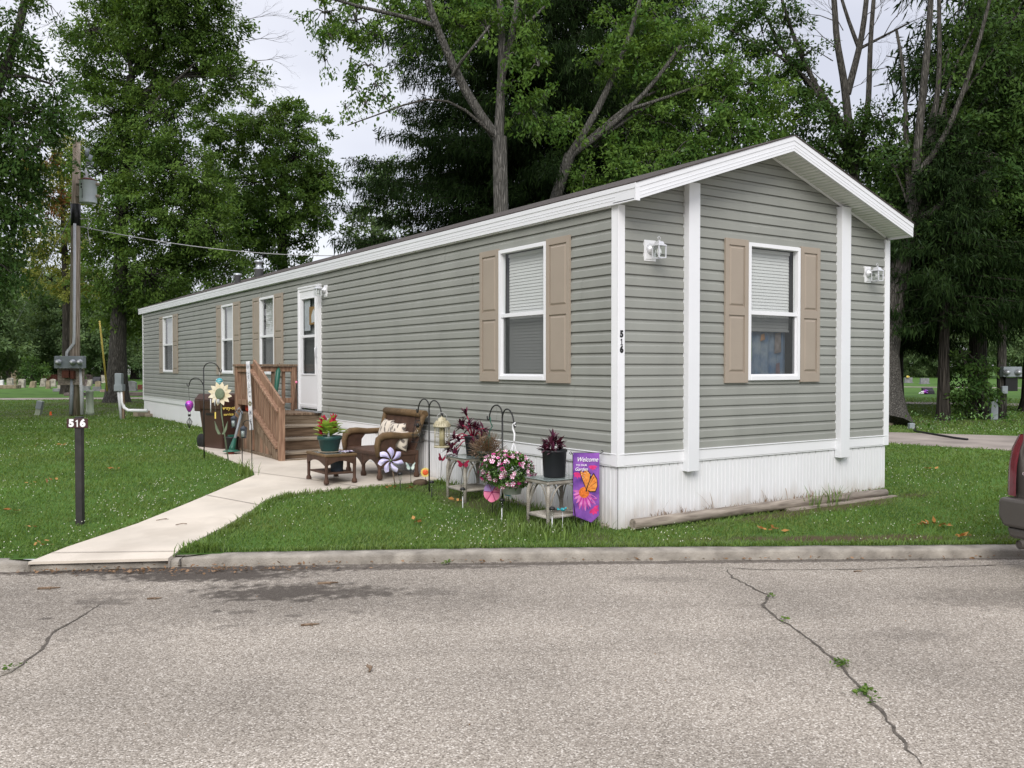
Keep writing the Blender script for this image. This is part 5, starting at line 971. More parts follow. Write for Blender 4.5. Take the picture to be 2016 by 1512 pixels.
bs = thing('songbird_stake', 'small blue glass bird on a thin stake before the plant stand', 'garden stake', G(1107, 1053)); c_ = Vector((-.55, .175, .235)); mb = MB(); mb.ell(c_, (.02, .03, .018), 12, 8); mb.ell(c_+CR*.03+CU*.012, (.012, .012, .012), 10, 6); mb.prism([c_-CR*.02, c_-CR*.055+CU*.02, c_-CR*.055-CU*.005], nf*.006); mb.build('bird_body', mt['teal'], bs); mb = MB(); mb.tube([c_+CR*.041+CU*.012, c_+CR*.055+CU*.011], [.003, .001], 5); mb.build('beak', mt['yellow'], bs); stake_to(bs, G(1107, 1053), c_-CU*.015, mt['wire'])
dg_ = thing('dragonfly_ornament', 'clear winged blue ornament on a stake beside the pink spinner', 'garden stake', G(1001, 1010)); c_ = Vector((-.52, 1.17, .245)); mb = MB(); mb.tube([c_-CR*.04+CU*.01, c_+CR*.03], [.004, .008], 6); mb.build('insect_body', mt['teal'], dg_); mb = MB()
for a_, l in ((.5, .06), (1.0, .05), (-.4, .06), (-.9, .05)): d = CR*math.cos(a_)+CU*math.sin(a_)-nf*-.2; mb.prism([c_, c_+d*l*.5+CU*.012, c_+d*l, c_+d*l*.5-CU*.01], nf*.002)
mb.build('wing', mt['tealwing'], dg_); stake_to(dg_, G(1001, 1010), c_)
# ================================================================ GARDEN FLAG
gf = thing('garden_flag', 'violet garden flag reading Welcome to our Garden with butterfly and coneflower', 'garden flag', G(1135.7, 1041)); b = G(1135.7, 1041); fx = Vector((.84, -.542, 0)); fz = fx.cross(CU)
if fz.dot(Vector(CAM)-b) < 0: fz = -fz
FO = Vector((-.315, .315, .0)); FT = .762; FWD = .262
mb = MB(); mb.tube([b, (FO.x, FO.y, .3), (FO.x-.003, FO.y, FT-.02), (FO.x-.02, FO.y+.01, FT+.012), (FO.x-.034, FO.y+.02, FT), (FO.x-.02, FO.y+.012, FT-.015), (FO.x, FO.y, FT), FO+fx*.28+CU*FT, FO+fx*.30+CU*(FT+.008), FO+fx*.295+CU*(FT+.022), FO+fx*.28+CU*(FT+.024)], .0042, 7); mb.build('flag_stand', mt['black'], gf)
def fp(u, v, w_=0): return FO+fx*(u*FWD)+CU*(FT-v*.66)+fz*(.006+w_+.004*math.sin(u*7+v*3))
n, k2 = 10, 22; V = []; F = []
for i in range(n+1):
    for j in range(k2+1):
        u_ = i/n; ve = .945+.11*(1-abs(u_-.70)/(.70 if u_ < .7 else .30)) if True else 1; V.append(fp(u_, j/k2*ve))
for i in range(n):
    for j in range(k2): F.append((i*(k2+1)+j, (i+1)*(k2+1)+j, (i+1)*(k2+1)+j+1, i*(k2+1)+j+1))
MB().add(V, F, True).build('flag_cloth', mt['flagcloth'], gf, fix=False)
def fprint(name, polys, m_, w_):
    mb = MB()
    for P in polys: mb.add([fp(u, v, w_) for u, v in P], [tuple(range(len(P)))])
    mb.build(name, m_, gf, fix=False)
def petal2(cu, cv, ang, r0, r1, w_):
    out = []
    for f, q in ((0, .5), (.35, 1), (.7, .9), (1, .25)): out.append((f, q))
    P = []
    for sgn in (1, -1):
        for f, q in (out if sgn == 1 else out[::-1]):
            r_ = r0+(r1-r0)*f; P.append((min(.985, max(.015, cu+r_*math.cos(ang)-w_*q*sgn*math.sin(ang))), cv+(r_*math.sin(ang)+w_*q*sgn*math.cos(ang))*FWD/.66))
    return P
fprint('flower_print', [petal2(.42, .60, a_, .1, l, .055) for a_, l in ((2.95, .42), (2.55, .45), (2.2, .50), (1.85, .66), (1.5, .70), (1.15, .62), (.8, .62), (.45, .55), (3.3, .42))], mt['flagpink'], .0015)
fprint('flower_print', [petal2(.42, .60, a_, .1, l, .028) for a_, l in ((2.75, .42), (2.0, .58), (1.66, .68), (1.3, .66), (.95, .6), (.6, .58))], mat('magenta_print', (.40, .03, .25), .8, .2, 20), .0022)
fprint('flower_print', [petal2(.15, .30, a_, .0, l, .04) for a_, l in ((2.8, .15), (2.1, .2), (1.5, .22), (1.0, .22), (.6, .2))]+[petal2(.75, .20, a_, 0, .16, .04) for a_ in (.2, .9, 1.6, 2.3, 2.9)]+[petal2(.78, .85, a_, 0, .22, .06) for a_ in (.3, 1.0, 1.6, 2.3, -.6)], mat('crimson_print', (.60, .03, .17), .8, .3, 20), .0012)
fprint('flower_cone_print', [[(.42+.20*math.cos(t_), .60+.085*math.sin(t_)) for t_ in np.linspace(0, 6.1, 16)]], mat('orange_print', (.62, .15, .02), .8, .4, 60), .0028)
fore = [(.50, .55), (.38, .42), (.27, .30), (.29, .27), (.40, .30), (.47, .25), (.55, .27), (.66, .33), (.62, .42)]; hind = [(.52, .56), (.64, .40), (.78, .32), (.90, .40), (.92, .50), (.84, .58), (.66, .585)]
def grow(P, k): cx = sum(p[0] for p in P)/len(P); cy = sum(p[1] for p in P)/len(P); return [(cx+(x-cx)*k, cy+(y-cy)*k) for x, y in P]
fprint('butterfly_edge_print', [grow(fore, 1.13), grow(hind, 1.12)], mt['number'], .0034); fprint('butterfly_wing_print', [grow(fore, .96), grow(hind, .96)], mt['monarch'], .0044)
fprint('butterfly_vein_print', [[(.51, .555), (x-.008, y), (x+.008, y+.003)] for x, y in ((.36, .31), (.48, .27), (.60, .31), (.70, .37), (.80, .36), (.88, .44), (.86, .53), (.78, .58))]+[[(.47, .60), (.49, .54), (.54, .55), (.53, .58)]], mt['number'], .0050)
fprint('butterfly_dot_print', [[(x+.013*math.cos(t_), y+.005*math.sin(t_)) for t_ in np.linspace(0, 5.2, 6)] for x, y in ((.31, .29), (.35, .285), (.33, .33), (.38, .37), (.42, .40), (.46, .265), (.52, .275), (.57, .30), (.45, .31), (.50, .33), (.41, .35), (.68, .335))], mt['signwhite'], .0056)
def ftext(s, u, v, size, sx=1, shear=0): text(s, 'flag_lettering', size, frame(fp(u, v, .0165), fx, CU), mt['signwhite'], gf, .0004, .0003, sx=sx, shear=shear)
ftext('Welcome', .53, .10, .064, .84, .35); ftext('TO OUR', .31, .185, .026, 1.1); ftext('Garden', .30, .245, .046, .9, .35)
# ================================================================ LANDSCAPE TIMBERS, BLOCKS, STICKS
o = thing('landscape_timber', 'long grey round timber lying along the end wall skirting', 'timber', (2, -.2, .06)); P = [(0.09, -.12, .07), (.9, -.15, .078), (1.9, -.2, .09), (2.9, -.27, .10), (3.92, -.34, .105)]
MB().tube(P, [.053, .055, .054, .052, .05], 14).build('round_timber', mt['log'], o)
o = thing('landscape_timber', 'squared timber half buried under the far end of the round timber', 'timber', (3.6, -.33, .04)); mb = MB(); mb.bar((2.2, -.27, .03), (4.0, -.42, .05), .08, .06); mb.build('squared_timber', mt['log'], o, bevel=.01)
o = thing('landscape_timber', 'dark weathered plank edging along the long wall skirting', 'timber', (-.06, 2.0, .05)); mb = MB(); mb.bar((-.05, .1, .02), (-.06, 3.5, .09), .06, .05); mb.build('edging_plank', mt['log'], o, bevel=.006)
o = thing('concrete_block', 'tan concrete block on the lawn at the far corner of the home', 'concrete block', (-.25, 21.1, .17)); m3 = Matrix.Rotation(.4, 3, 'Z'); mb = MB(); mb.obox((-.22, 20.9, .25), (.42, .22, .17), m3); mb.obox((-.05, 20.6, .21), (.22, .2, .10), m3); mb.build('block', mt['palewood'], o, bevel=.015)
o = thing('garden_stone', 'rough brown stone at the grass edge near the bird feeder hook', 'stone', G(828, 954)); mb = MB(); mb.ell(G(828, 954)+Vector((0, 0, .02)), (.10, .07, .05), 12, 8, e=.8); mb.build('stone', mt['dirt'], o)
for (px, py, n_, lab) in ((95, 1160, .16, 'thick broken stick on the road left of the path'), (645, 1150, .16, 'bent thin stick on the road before the kerb'), (303, 1180, .10, 'short dark forked stick beside the damp stain'), (610, 1232, .12, 'thin straight stick on the road below the damp stain'), (727, 1322, .06, 'curled brown leaf bundle lying in the middle of the road'), (1690, 1126, .08, 'small dark stick on the road near the right kerb')):
    q = RG(px, py); o = thing('stick', lab, 'stick', q); d = Vector((.83, -.5, 0))*n_; s_ = Vector((.5, .83, 0))*n_
    mb = MB()
    if 'bundle' in lab:
        for k in range(7): mb.tube([q+s_*(k*.1-.3)+Vector((0, 0, .004)), q+s_*(k*.1-.25)+d*.2+Vector((0, 0, .02)), q+s_*(k*.1)-d*.3+Vector((0, 0, .03))], [.004, .007, .002], 5)
    else: mb.tube([q-d*.5+Vector((0, 0, .005)), q+Vector((0, 0, .008))+s_*.08, q+d*.5+Vector((0, 0, .006))+s_*.2], [.009*n_/.12, .008*n_/.12, .004], 6); mb.tube([q+Vector((0, 0, .008)), q+d*.2-s_*.2+Vector((0, 0, .006))], .003, 5)
    mb.build('twig_shaft', mt['wood'], o)
for (px, py, dz, lab) in ((318, 1029, .045, 'forked grey twig lying on the concrete path'), (356, 1038, .035, 'short dark twig lying on the concrete path')):
    q = G(px, py, .03); o = thing('twig', lab, 'twig', q); mb = MB(); mb.tube([q-Vector((.05, 0, 0)), q+Vector((.02, .01, .006)), q+Vector((.06, .05 if dz > .04 else 0, 0))], .004, 5)
    if dz > .04: mb.tube([q+Vector((.02, .01, .006)), q+Vector((.07, .0, 0))], .0025, 5)
    mb.build('twig_shaft', mt['wood'], o)
# ================================================================ NUMBER SIGN, POLE AND UTILITIES
b = G(158, 1034); sg = thing('lot_number_sign', 'small brown lot sign reading 516 on a black square post beside the path', 'lot sign', b); mm_ = Matrix((CR, nf, CU)).transposed()
if mm_.determinant() < 0: mm_ = Matrix((CR, -nf, CU)).transposed()
MB().obox(b+Vector((0, 0, .54)), (.066, .066, 1.12), mm_).build('post', mt['postdark'], sg, bevel=.004); sc3 = b+Vector((0, 0, 1.035))+nf*.040; MB().obox(sc3, (.212, .012, .095), mm_).build('sign_plate', mt['signbrown'], sg, bevel=.004)
for dx_, ch in ((-.058, '5'), (.001, '1'), (.056, '6')):
    f_ = frame(sc3+nf*.0068+CR*dx_-CU*.001, CR, CU)
    if ch == '1': numeral_one(f_, .098, mt['signwhite'], sg, 'digit', False)
    else: text(ch, 'digit', .098, f_, mt['signwhite'], sg, .001, .006, sx=1.05)
PB = D(146, 816, 26.5); pd = 26.5
up = thing('utility_pole', 'weathered wooden utility pole carrying a transformer and meter box', 'utility pole', PB)
def U(px, py, dd=0): return D(px, py, pd+dd)
MB().tube([U(147, 822), U(147.5, 640), U(149, 440), U(151, 276)], [.152, .14, .128, .10], 14).build('pole_shaft', mt['pole'], up); MB().tube([U(148.8, 445), U(149.2, 402)], [.137, .136], 14).build('black_wrap', mt['black'], up)
MB().tube([U(131, 702, -.25), U(132, 693, -.22), U(140, 683, -.2), U(145, 676, -.2), U(146, 660, -.18), U(147, 440, -.17)], .042, 10).build('conduit', mt['conduit'], up)
MB().tube([U(140, 816, -.2), U(142, 745, -.2)], .05, 8).build('conduit', mt['grey'], up); MB().tube([U(162, 816, -.2), U(159, 722, -.2)], .055, 8).build('conduit', mt['conduit'], up)
def pbox(px0, py0, px1, py1, dep_, th, m_, name, par, bev=.01):
    a_, b_ = D(px0, py0, dep_), D(px1, py1, dep_); c_ = (a_+b_)/2; w_ = abs((b_-a_).dot(CR)); hh = abs((b_-a_).z); return MB().obox(c_, (w_, th, hh), mm_).build(name, m_, par, bevel=bev)
pbox(114, 726, 166, 758, 26.3, .06, mt['log'], 'backing_board', up)
mbx = pbox(110, 701, 166, 725, 26.15, .22, mt['grey'], 'meter_box', up)
for px in (116, 144, 158):
    q = D(px, 713, 26.0); m3 = Matrix((CR, CU, nf)).transposed(); MB().lathe([(.085, 0), (.085, .03), (.07, .035), (.068, .10), (.05, .13), (0, .14)], q, 18, m=m3).build('meter', mt['galv'], mbx); MB().lathe([(.0, .141), (.045, .136), (.0, .1365)], q, 14, m=m3).build('meter_dial', mt['signwhite'], mbx)
pbox(124, 729, 138, 744, 26.2, .16, mt['rust'], 'rusty_box', up); pbox(140, 730, 147, 746, 26.2, .14, mt['rust'], 'rusty_box', up)
tc_ = U(173.5, 376, -.15); tf = thing('transformer', 'pale grey cylindrical transformer hung on the utility pole', 'transformer', tc_); MB().lathe([(0, -.36), (.235, -.36), (.24, -.34), (.24, .28), (.255, .29), (.25, .31), (.14, .36), (0, .37)], tc_, 24).build('tank', mt['transf'], tf)
MB().lathe([(0, .33), (.256, .292), (.2565, .315), (.145, .366), (0, .378)], tc_, 24).build('tank_lid', mt['rust'], tf)
mb = MB(); m3 = Matrix((CU, nf, CR)).transposed()
for z in (.20, -.15): mb.tube([tc_+CU*z-CR*.34, tc_+CU*z+CR*.33], .045, 8)
mb.build('mount_lug', mt['palewood'], tf); MB().lathe([(.06, .35), (.07, .40), (.06, .43), (.07, .46), (.06, .50), (.07, .53), (.03, .60), (.015, .68), (0, .69)], tc_-CR*.06, 12).build('bushing', mt['conduit'], tf)
mb = MB(); mb.tube([tc_+CU*.68-CR*.06, tc_+CU*.80-CR*.02, tc_+CU*1.0+CR*.08], .012, 6); mb.tube([tc_+CU*.78+CR*.0, tc_+CU*1.06+CR*.10], .055, 8); mb.tube([tc_+CU*1.02-CR*.04, tc_+CU*1.25-CR*.0], .055, 8); mb.tube([tc_+CU*.86+CR*.16, tc_+CU*.72+CR*.12], .025, 6); mb.tube([tc_+CU*1.22, tc_+CU*1.28+CR*.1, tc_+CU*1.2+CR*.2], .01, 5); mb.build('fuse_cutout', mt['grey'], tf)
text('25', 'kva_mark', .14, frame(tc_+nf*.247+CU*.13-CR*.08, CU*-1, CR), mt['number'], tf, .001, .004) if False else None
mb = MB()
for z, r_ in ((.16, .022), (.07, .022)): mb.ell(tc_+nf*.238+CU*z-CR*.085, (r_, r_, r_*1.2), 8, 6)
mb.tube([tc_+nf*.236-CU*.25-CR*.06, tc_+nf*.236+CU*.03-CR*.06], .007, 5); mb.build('tank_mark', mt['number'], tf)
def wire(name, lab, P, r_=.012, m_=None): o = thing(name, lab, 'wire', P[0]); MB().tube(P, r_, 5).build('cable', m_ or mt['wire'], o); return o
def sag(a, b, s_, n=16): a, b = Vector(a), Vector(b); return [a.lerp(b, i/n)-Vector((0, 0, 4*s_*(i/n)*(1-i/n))) for i in range(n+1)]
wire('service_wire', 'pale service wire running from the pole over the home roof', sag(U(158, 446), D(760, 500, 33), .35), .014)
wire('power_wire', 'thin power wire entering the picture from the left to the pole top', sag(D(-160, 140, 24), U(148, 279), .2), .012, mt['black'])
wire('guy_wire', 'short guy wire slanting down left from the pole', [U(145, 415), U(30, 640, 2)], .012); wire('drip_loop', 'slack pale cable loop hanging beside the pole wrap', [U(150, 425), U(160, 432), U(175, 430), U(180, 436), U(172, 448), U(175, 470), U(178, 486)], .012)
gp = thing('guy_guard', 'tall yellow plastic guy guard slanting beside the big trunk', 'guy guard', D(211, 768, 32)); MB().tube([D(211, 770, 32), D(204, 705, 31.6), D(196, 632, 31.2)], .03, 8).build('guard_tube', mt['yellow'], gp)
pg = thing('cable_pedestal', 'pale green round cable pedestal right of the utility pole', 'utility pedestal', G(177, 817)); q = G(177, 817); MB().lathe([(.12, -.02), (.12, .10), (.108, .11), (.105, .66), (.11, .67), (.11, .73), (.09, .75), (0, .755)], q, 18).build('pedestal_case', mt['pedgreen'], pg)
pg = thing('leaning_pedestal', 'grey square cable pedestal leaning over on the lawn', 'utility pedestal', G(78, 817)); q = G(78, 817); m3 = mm_@Matrix.Rotation(R(-12), 3, 'Y')@Matrix.Rotation(0, 3, 'Z'); m3 = mm_@Matrix.Rotation(R(12), 3, 'Y')
MB().obox(q+Vector((0, 0, .2))+CR*.0, (.16, .15, .46), m3).build('pedestal_case', mt['pedgreen'], pg, bevel=.012); mb = MB(); mb.obox(q+Vector((0, 0, .30))+CR*.03+nf*.06, (.17, .10, .24), m3); mb.build('pedestal_cover', mt['grey'], pg, bevel=.01)
fg = thing('marker_flag', 'tiny orange marker flag on the lawn by the pole', 'marker flag', G(100, 818)); q = G(100, 818); MB().tube([q, q+CU*.10], .004, 5).build('wire_staff', mt['wire'], fg); mb = MB(); mb.prism([q+CU*.01-CR*.04, q+CU*.01+CR*.04, q+CU*.12+CR*.02, q+CU*.11-CR*.03], nf*.004); mb.build('flag', mt['orange'], fg)
eb = G(240, 826); ep = thing('electric_pedestal', 'grey electric box on two legs with a white conduit to the home', 'utility pedestal', eb); ed = 24.47
def E_(px, py, dd=0): return D(px, py, ed+dd)
pbox(228, 735, 241, 763, ed, .16, mt['grey'], 'electric_box', ep); pbox(227, 757, 244, 770, ed+.02, .20, mt['grey'], 'box_base', ep)
MB().tube([E_(233, 765), E_(239, 826)], .042, 8).build('leg', mt['conduit'], ep); MB().obox((E_(243, 797)), (.06, .06, .75), mm_).build('leg', mt['wood'], ep)
MB().tube([E_(240, 765), E_(241, 792), E_(244, 802), E_(252, 808), E_(290, 808.5)], .045, 10).build('conduit', mt['white'], ep)
# ================================================================ CEMETERY
def stone(px, by, wpx, hpx, kind, m_, lab, lean=0):
    b = G(px, by); d = (b-Vector(CAM)).dot(Vector(FW)); w_, hh = wpx*d/FPX, hpx*d/FPX; th = max(.14, w_*.28); mb = MB(); x_ = CR; up_ = (CU*math.cos(lean)+CR*math.sin(lean)); o = thing('headstone', lab, 'headstone', b, 'headstones in the cemetery')
    if kind in ('slab', 'arch'):
        P = [(-.5, .12), (.5, .12), (.5, .86 if kind == 'arch' else .98)]+([(.25, .96), (0, 1), (-.25, .96)] if kind == 'arch' else [])+[(-.5, .86 if kind == 'arch' else .98)]
        mb.prism([b+x_*w_*.86*a_+up_*hh*z-nf*th/2 for a_, z in P], nf*th); mb.build('tablet', m_, o); MB().obox(b+CU*hh*.04, (w_, th*1.5, hh*.2), mm_).build('plinth', m_, o)
    elif kind == 'pillar':
        mb.prism([b+x_*w_*a_+up_*hh*z-nf*w_*.3 for a_, z in ((-.5, -.05), (.5, -.05), (.43, .9), (.2, 1), (-.2, 1), (-.43, .9))], nf*w_*.6); mb.build('shaft', m_, o); MB().obox(b+CU*hh*.03+CR*0, (w_*1.15, w_*.8, hh*.1), mm_).build('plinth', m_, o)
    elif kind == 'flat':
        MB().obox(b+CU*hh*.5, (w_, w_*.5, hh), mm_).build('ledger', m_, o, bevel=.02)
    else:
        mb.prism([b+nf*th*1.2*a_+CU*hh*z-x_*w_/2 for a_, z in ((-1, 0), (1, 0), (.8, .45), (-.6, 1), (-1, 1))], x_*w_); mb.build('wedge', m_, o); MB().obox(b+CU*hh*.02, (w_*1.2, th*3.2, hh*.12), mm_).build('plinth', m_, o)
sm = {k: mat(k+'_stone', c_, .8, .2, 5, col2=c2) for k, c_, c2 in (('pale', (.20, .18, .145), (.44, .41, .35)), ('tan', (.15, .12, .075), (.30, .25, .17)), ('grey', (.16, .165, .17), (.24, .24, .25)), ('dark', (.02, .02, .022), (.04, .04, .045)), ('redgranite', (.15, .045, .03), (.22, .075, .05)), ('mauve', (.10, .075, .075), (.16, .125, .12)), ('pink', (.36, .25, .22), (.45, .33, .3)), ('white', (.62, .61, .6), (.72, .72, .72)))}
for a_ in ((5, 746, 14, 30, 'pillar', 'pale', 'pale tapering monument cut by the left picture edge'), (15, 747, 20, 18, 'slab', 'grey', 'broad grey headstone beside the pale monument', ), (30, 748, 13, 24, 'pillar', 'tan', 'tall tan pillar stone behind the row of pale stones'), (45, 750, 17, 15, 'slab', 'mauve', 'mauve headstone just right of the tan pillar stone'), (3, 758, 8, 10, 'pillar', 'white', 'small white stone near the left picture edge'), (20, 759, 11, 15, 'pillar', 'pale', 'pale upright stone above the fallen ledger'), (28, 757, 10, 10, 'arch', 'tan', 'low tan headstone beside the pale upright stone'), (42, 763, 13, 17, 'pillar', 'pale', 'stout pale stone tilting right beside the fallen ledger', .12), (60, 752, 10, 9, 'arch', 'pale', 'small pale headstone in front of the dark bush'), (64, 763, 11, 13, 'pillar', 'tan', 'short tan stone leaning right in front of the bush', .2), (85, 761, 10, 16, 'pillar', 'pale', 'weathered stone leaning just right of the bush', .08), (95, 765, 8, 16, 'pillar', 'tan', 'narrow tan stone nearest the lawn edge'), (104, 761, 14, 15, 'arch', 'pale', 'cream rounded headstone before the red granite block'), (98, 750, 31, 13, 'slab', 'redgranite', 'wide red granite headstone left of the meter box'), (18, 765, 38, 7, 'flat', 'tan', 'fallen brown ledger stone lying in the grass'), (117, 765, 7, 8, 'pillar', 'pale', 'tiny pale stone left of the pole foot'), (116, 771, 20, 6, 'flat', 'grey', 'low flat grey ledger left of the pole'), (128, 767, 13, 7, 'slab', 'grey', 'low grey headstone touching the pole'), (177, 749, 24, 12, 'slab', 'mauve', 'mauve headstone half hidden behind the pole'), (193.5, 743, 9, 14, 'pillar', 'white', 'white upright stone right of the pole'), (190, 756, 15, 14, 'wedge', 'dark', 'black wedge headstone below the white upright stone'), (169, 760, 8, 13, 'pillar', 'mauve', 'dark brown stone close to the pole'), (176, 760, 9, 13, 'pillar', 'pale', 'pale leaning stone beside the dark brown stone', .15), (193, 761, 12, 11, 'arch', 'tan', 'tan headstone below the black wedge'), (191, 770, 18, 9, 'slab', 'grey', 'grey stacked base stone nearest the green pedestal'), (204, 772, 12, 5, 'flat', 'pink', 'flat pink marker beside the big trunk'), (171, 769, 15, 9, 'slab', 'grey', 'grey low headstone behind the white conduit'), (204, 754, 10, 16, 'slab', 'pale', 'pale headstone close to the yellow guy guard'), (258, 770, 24, 20, 'arch', 'grey', 'large arched grey headstone beside the home'), (276, 767, 10, 10, 'slab', 'redgranite', 'red headstone at the corner of the home'), (268, 779, 36, 7, 'flat', 'mauve', 'low dark stone kerb below the arched grey headstone'), (150, 779, 40, 6, 'flat', 'mauve', 'long dark stone kerb behind the pole foot'), (1788, 754, 17, 11, 'slab', 'grey', 'grey headstone with yellow flowers right of the large trunk'), (1820, 756, 19, 12, 'slab', 'grey', 'grey headstone between the two right hand trunks'), (1827, 776, 20, 13, 'wedge', 'dark', 'dark slanted headstone with pale flowers at its foot')):
    stone(a_[0], a_[1], a_[2], a_[3], a_[4], sm[a_[5]], a_[6], *(a_[7:] if len(a_) > 7 else ()))
for (px, py, m_, lab) in ((1787, 743, 'yellow', 'yellow flowers on top of a grey headstone'), (1814, 775, 'signwhite', 'white flowers at the foot of the dark headstone'), (1823, 774, 'ballmix', 'blue flowers at the foot of the dark headstone')):
    b = G(px, 776 if py > 760 else 754); d = (b-Vector(CAM)).dot(Vector(FW)); q = D(px, py, d-.3); o = thing('grave_flowers', lab, 'flowers', q); mb = MB()
    for k in range(14): mb.ell(q+rdir(-10, 80)*random.uniform(.03, .16), (.05, .05, .04), 6, 4)
    tag(mb.build('blooms', mt[m_], o), kind='stuff')
sh = thing('far_shed', 'pale grey far building behind the cemetery trees', 'building', G(268, 740)); pbox(258, 712, 284, 738, 120, 6, mat('pale_wall', (.40, .41, .42), .7, .1, 2), 'wall', sh); mb = MB(); q0, q1 = D(255, 712, 120), D(287, 712, 120); q2 = D(271, 704, 120); mb.prism([q0+nf*3.3, q1+nf*3.3, q2+nf*3.3], nf*-6.6); mb.build('roof', mt['galv'], sh)
# right hand side utilities
pr = thing('meter_pole', 'dark stub pole with two meters under the right hand trees', 'utility pole', G(1972, 826)); dd = 24.6
MB().tube([D(1972, 828, dd), D(1972, 735, dd), D(1974, 560, dd)], [.13, .12, .10], 10).build('pole_shaft', mt['bark'], pr); pbox(1972, 722, 2008, 742, dd-.2, .2, mt['grey'], 'meter_box', pr)
for px in (1981, 2003): MB().lathe([(.085, 0), (.085, .03), (.068, .04), (.066, .11), (0, .14)], D(px, 733, dd-.3), 16, m=Matrix((CR, CU, nf)).transposed()).build('meter', mt['galv'], pr)
pbox(1978, 743, 2002, 770, dd-.15, .1, mt['black'], 'panel_box', pr); pbox(1972, 760, 1983, 775, dd-.28, .08, mt['grey'], 'small_box', pr)
pq = thing('square_pedestal', 'grey square utility pedestal beside the stub pole', 'utility pedestal', G(1955, 825)); pbox(1948, 784, 1962, 826, 24.4, .18, mt['grey'], 'pedestal_case', pq)
for (px, py, w_, lab) in ((1756, 835, .55, 'split grey slab of stacked edging by the large trunk'), (1735, 838, .5, 'lower slab of edging half hidden behind the home')):
    q = G(px, py); o = thing('edging_slab', lab, 'paving slab', q); mb = MB(); mb.obox(q+Vector((0, 0, .04)), (w_, .25, .08), mm_@Matrix.Rotation(.15, 3, 'Z')); mb.obox(q+Vector((.1, 0, .12)), (w_*.7, .22, .06), mm_@Matrix.Rotation(-.1, 3, 'Z')); mb.build('slab', mt['palewood'], o, bevel=.012)
q = G(1794, 845); o = thing('drain_box', 'small dark box with a black hose on the old driveway edge', 'drain box', q); MB().obox(q+Vector((0, 0, .06)), (.12, .12, .16), mm_).build('box_case', mt['grey'], o, bevel=.01); MB().tube([q+Vector((0, -.1, .03)), G(1800, 851, .03), G(1840, 858, .03), G(1880, 865, .03), G(1905, 868, .03)], .022, 6).build('hose', mt['black'], o)
# ================================================================ THE PARKED VAN
CF = Vector((.966, -.259, 0)); CL = Vector((.259, .966, 0)); CO = D(1964, 1000, 7.55)-CL*.93+CF*.10; CO.z = ROAD_Z
van = thing('parked_van', 'taupe van seen from behind with a tall red tail light, at the right edge', 'van', CO)
cm4 = Matrix((CF, CL, CU)).transposed().to_4x4(); cm4.translation = CO
def ring(x, zb, hw, zt, tw, n=7):
    P = []; zbelt = .98
    prof = [(hw*.86, zb), (hw*.97, zb+.06), (hw, .55), (hw, .80), (hw*.985, zbelt), (hw*.93, (zbelt+zt)/2), (tw+.04, zt-.10), (tw-.05, zt-.02), (tw*.6, zt)]
    return [(x, y, z) for y, z in prof]+[(x, -y, z) for y, z in prof[::-1]]
secs = [(.0, .42, .84, 1.02, .74), (.05, .34, .88, 1.30, .72), (.14, .30, .90, 1.60, .70), (.35, .26, .91, 1.74, .68), (1.2, .24, .92, 1.80, .70), (2.6, .24, .92, 1.80, .70), (3.2, .24, .92, 1.62, .66), (3.9, .24, .91, 1.10, .74), (4.6, .28, .88, .96, .70), (4.85, .38, .78, .80, .60)]
V = []; F = []; 
for s_ in secs: V += ring(*s_)
m_n = 18
for i in range(len(secs)-1):
    for j in range(m_n): F.append((i*m_n+j, i*m_n+(j+1) % m_n, (i+1)*m_n+(j+1) % m_n, (i+1)*m_n+j))
F += [tuple(range(m_n)), tuple(range((len(secs)-1)*m_n, len(secs)*m_n))]
mb = MB(); mb.add(V, F, True); body = mb.xf(cm4).build('body', mt['paint'], van)
mb = MB(); mb.prism([(-.10, y, z) for y, z in ((-.88, .36), (.88, .36), (.93, .44), (.93, .585), (.90, .60), (-.90, .60), (-.93, .585), (-.93, .44))], (.30, 0, 0)); mb.prism([(-.075, y, z) for y, z in ((-.84, .27), (.84, .27), (.87, .359), (-.87, .359))], (.25, 0, 0)); mb.xf(cm4).build('bumper', mt['bumper'], van, bevel=.025)
for sg_ in (1, -1):
    mb = MB(); P = []
    for z, o1, o2 in ((.615, -.018, .045), (.74, -.018, .05), (.88, -.008, .055), (1.01, .02, .05), (1.13, .06, .03)):
        P.append((z, o1, o2))
    V = []; F = []
    for z, xo, _ in P:
        yo = .905 if z < 1 else .905-(z-1)*.28; V += [(xo+.13, sg_*(yo+.012), z), (xo+.012, sg_*(yo+.012), z), (xo-.012, sg_*(yo-.03), z), (xo-.016, sg_*(yo-.095+(.02 if z > 1.1 else 0)), z)]
    for i in range(len(P)-1):
        for j in range(3): F.append((4*i+j, 4*i+j+1, 4*i+5+j, 4*i+4+j))
    mb.add(V, F, True); mb.xf(cm4).build('tail_light', mt['tail'], van, fix=False)
mb = MB(); mb.add([(.05, -.66, 1.06), (.05, .66, 1.06), (.155, .60, 1.55), (.155, -.60, 1.55)], [(0, 1, 2, 3)]); mb.v = [(x-.05, y, z) for x, y, z in mb.v]; mb.xf(cm4).build('rear_window', mt['carglass'], van, fix=False)
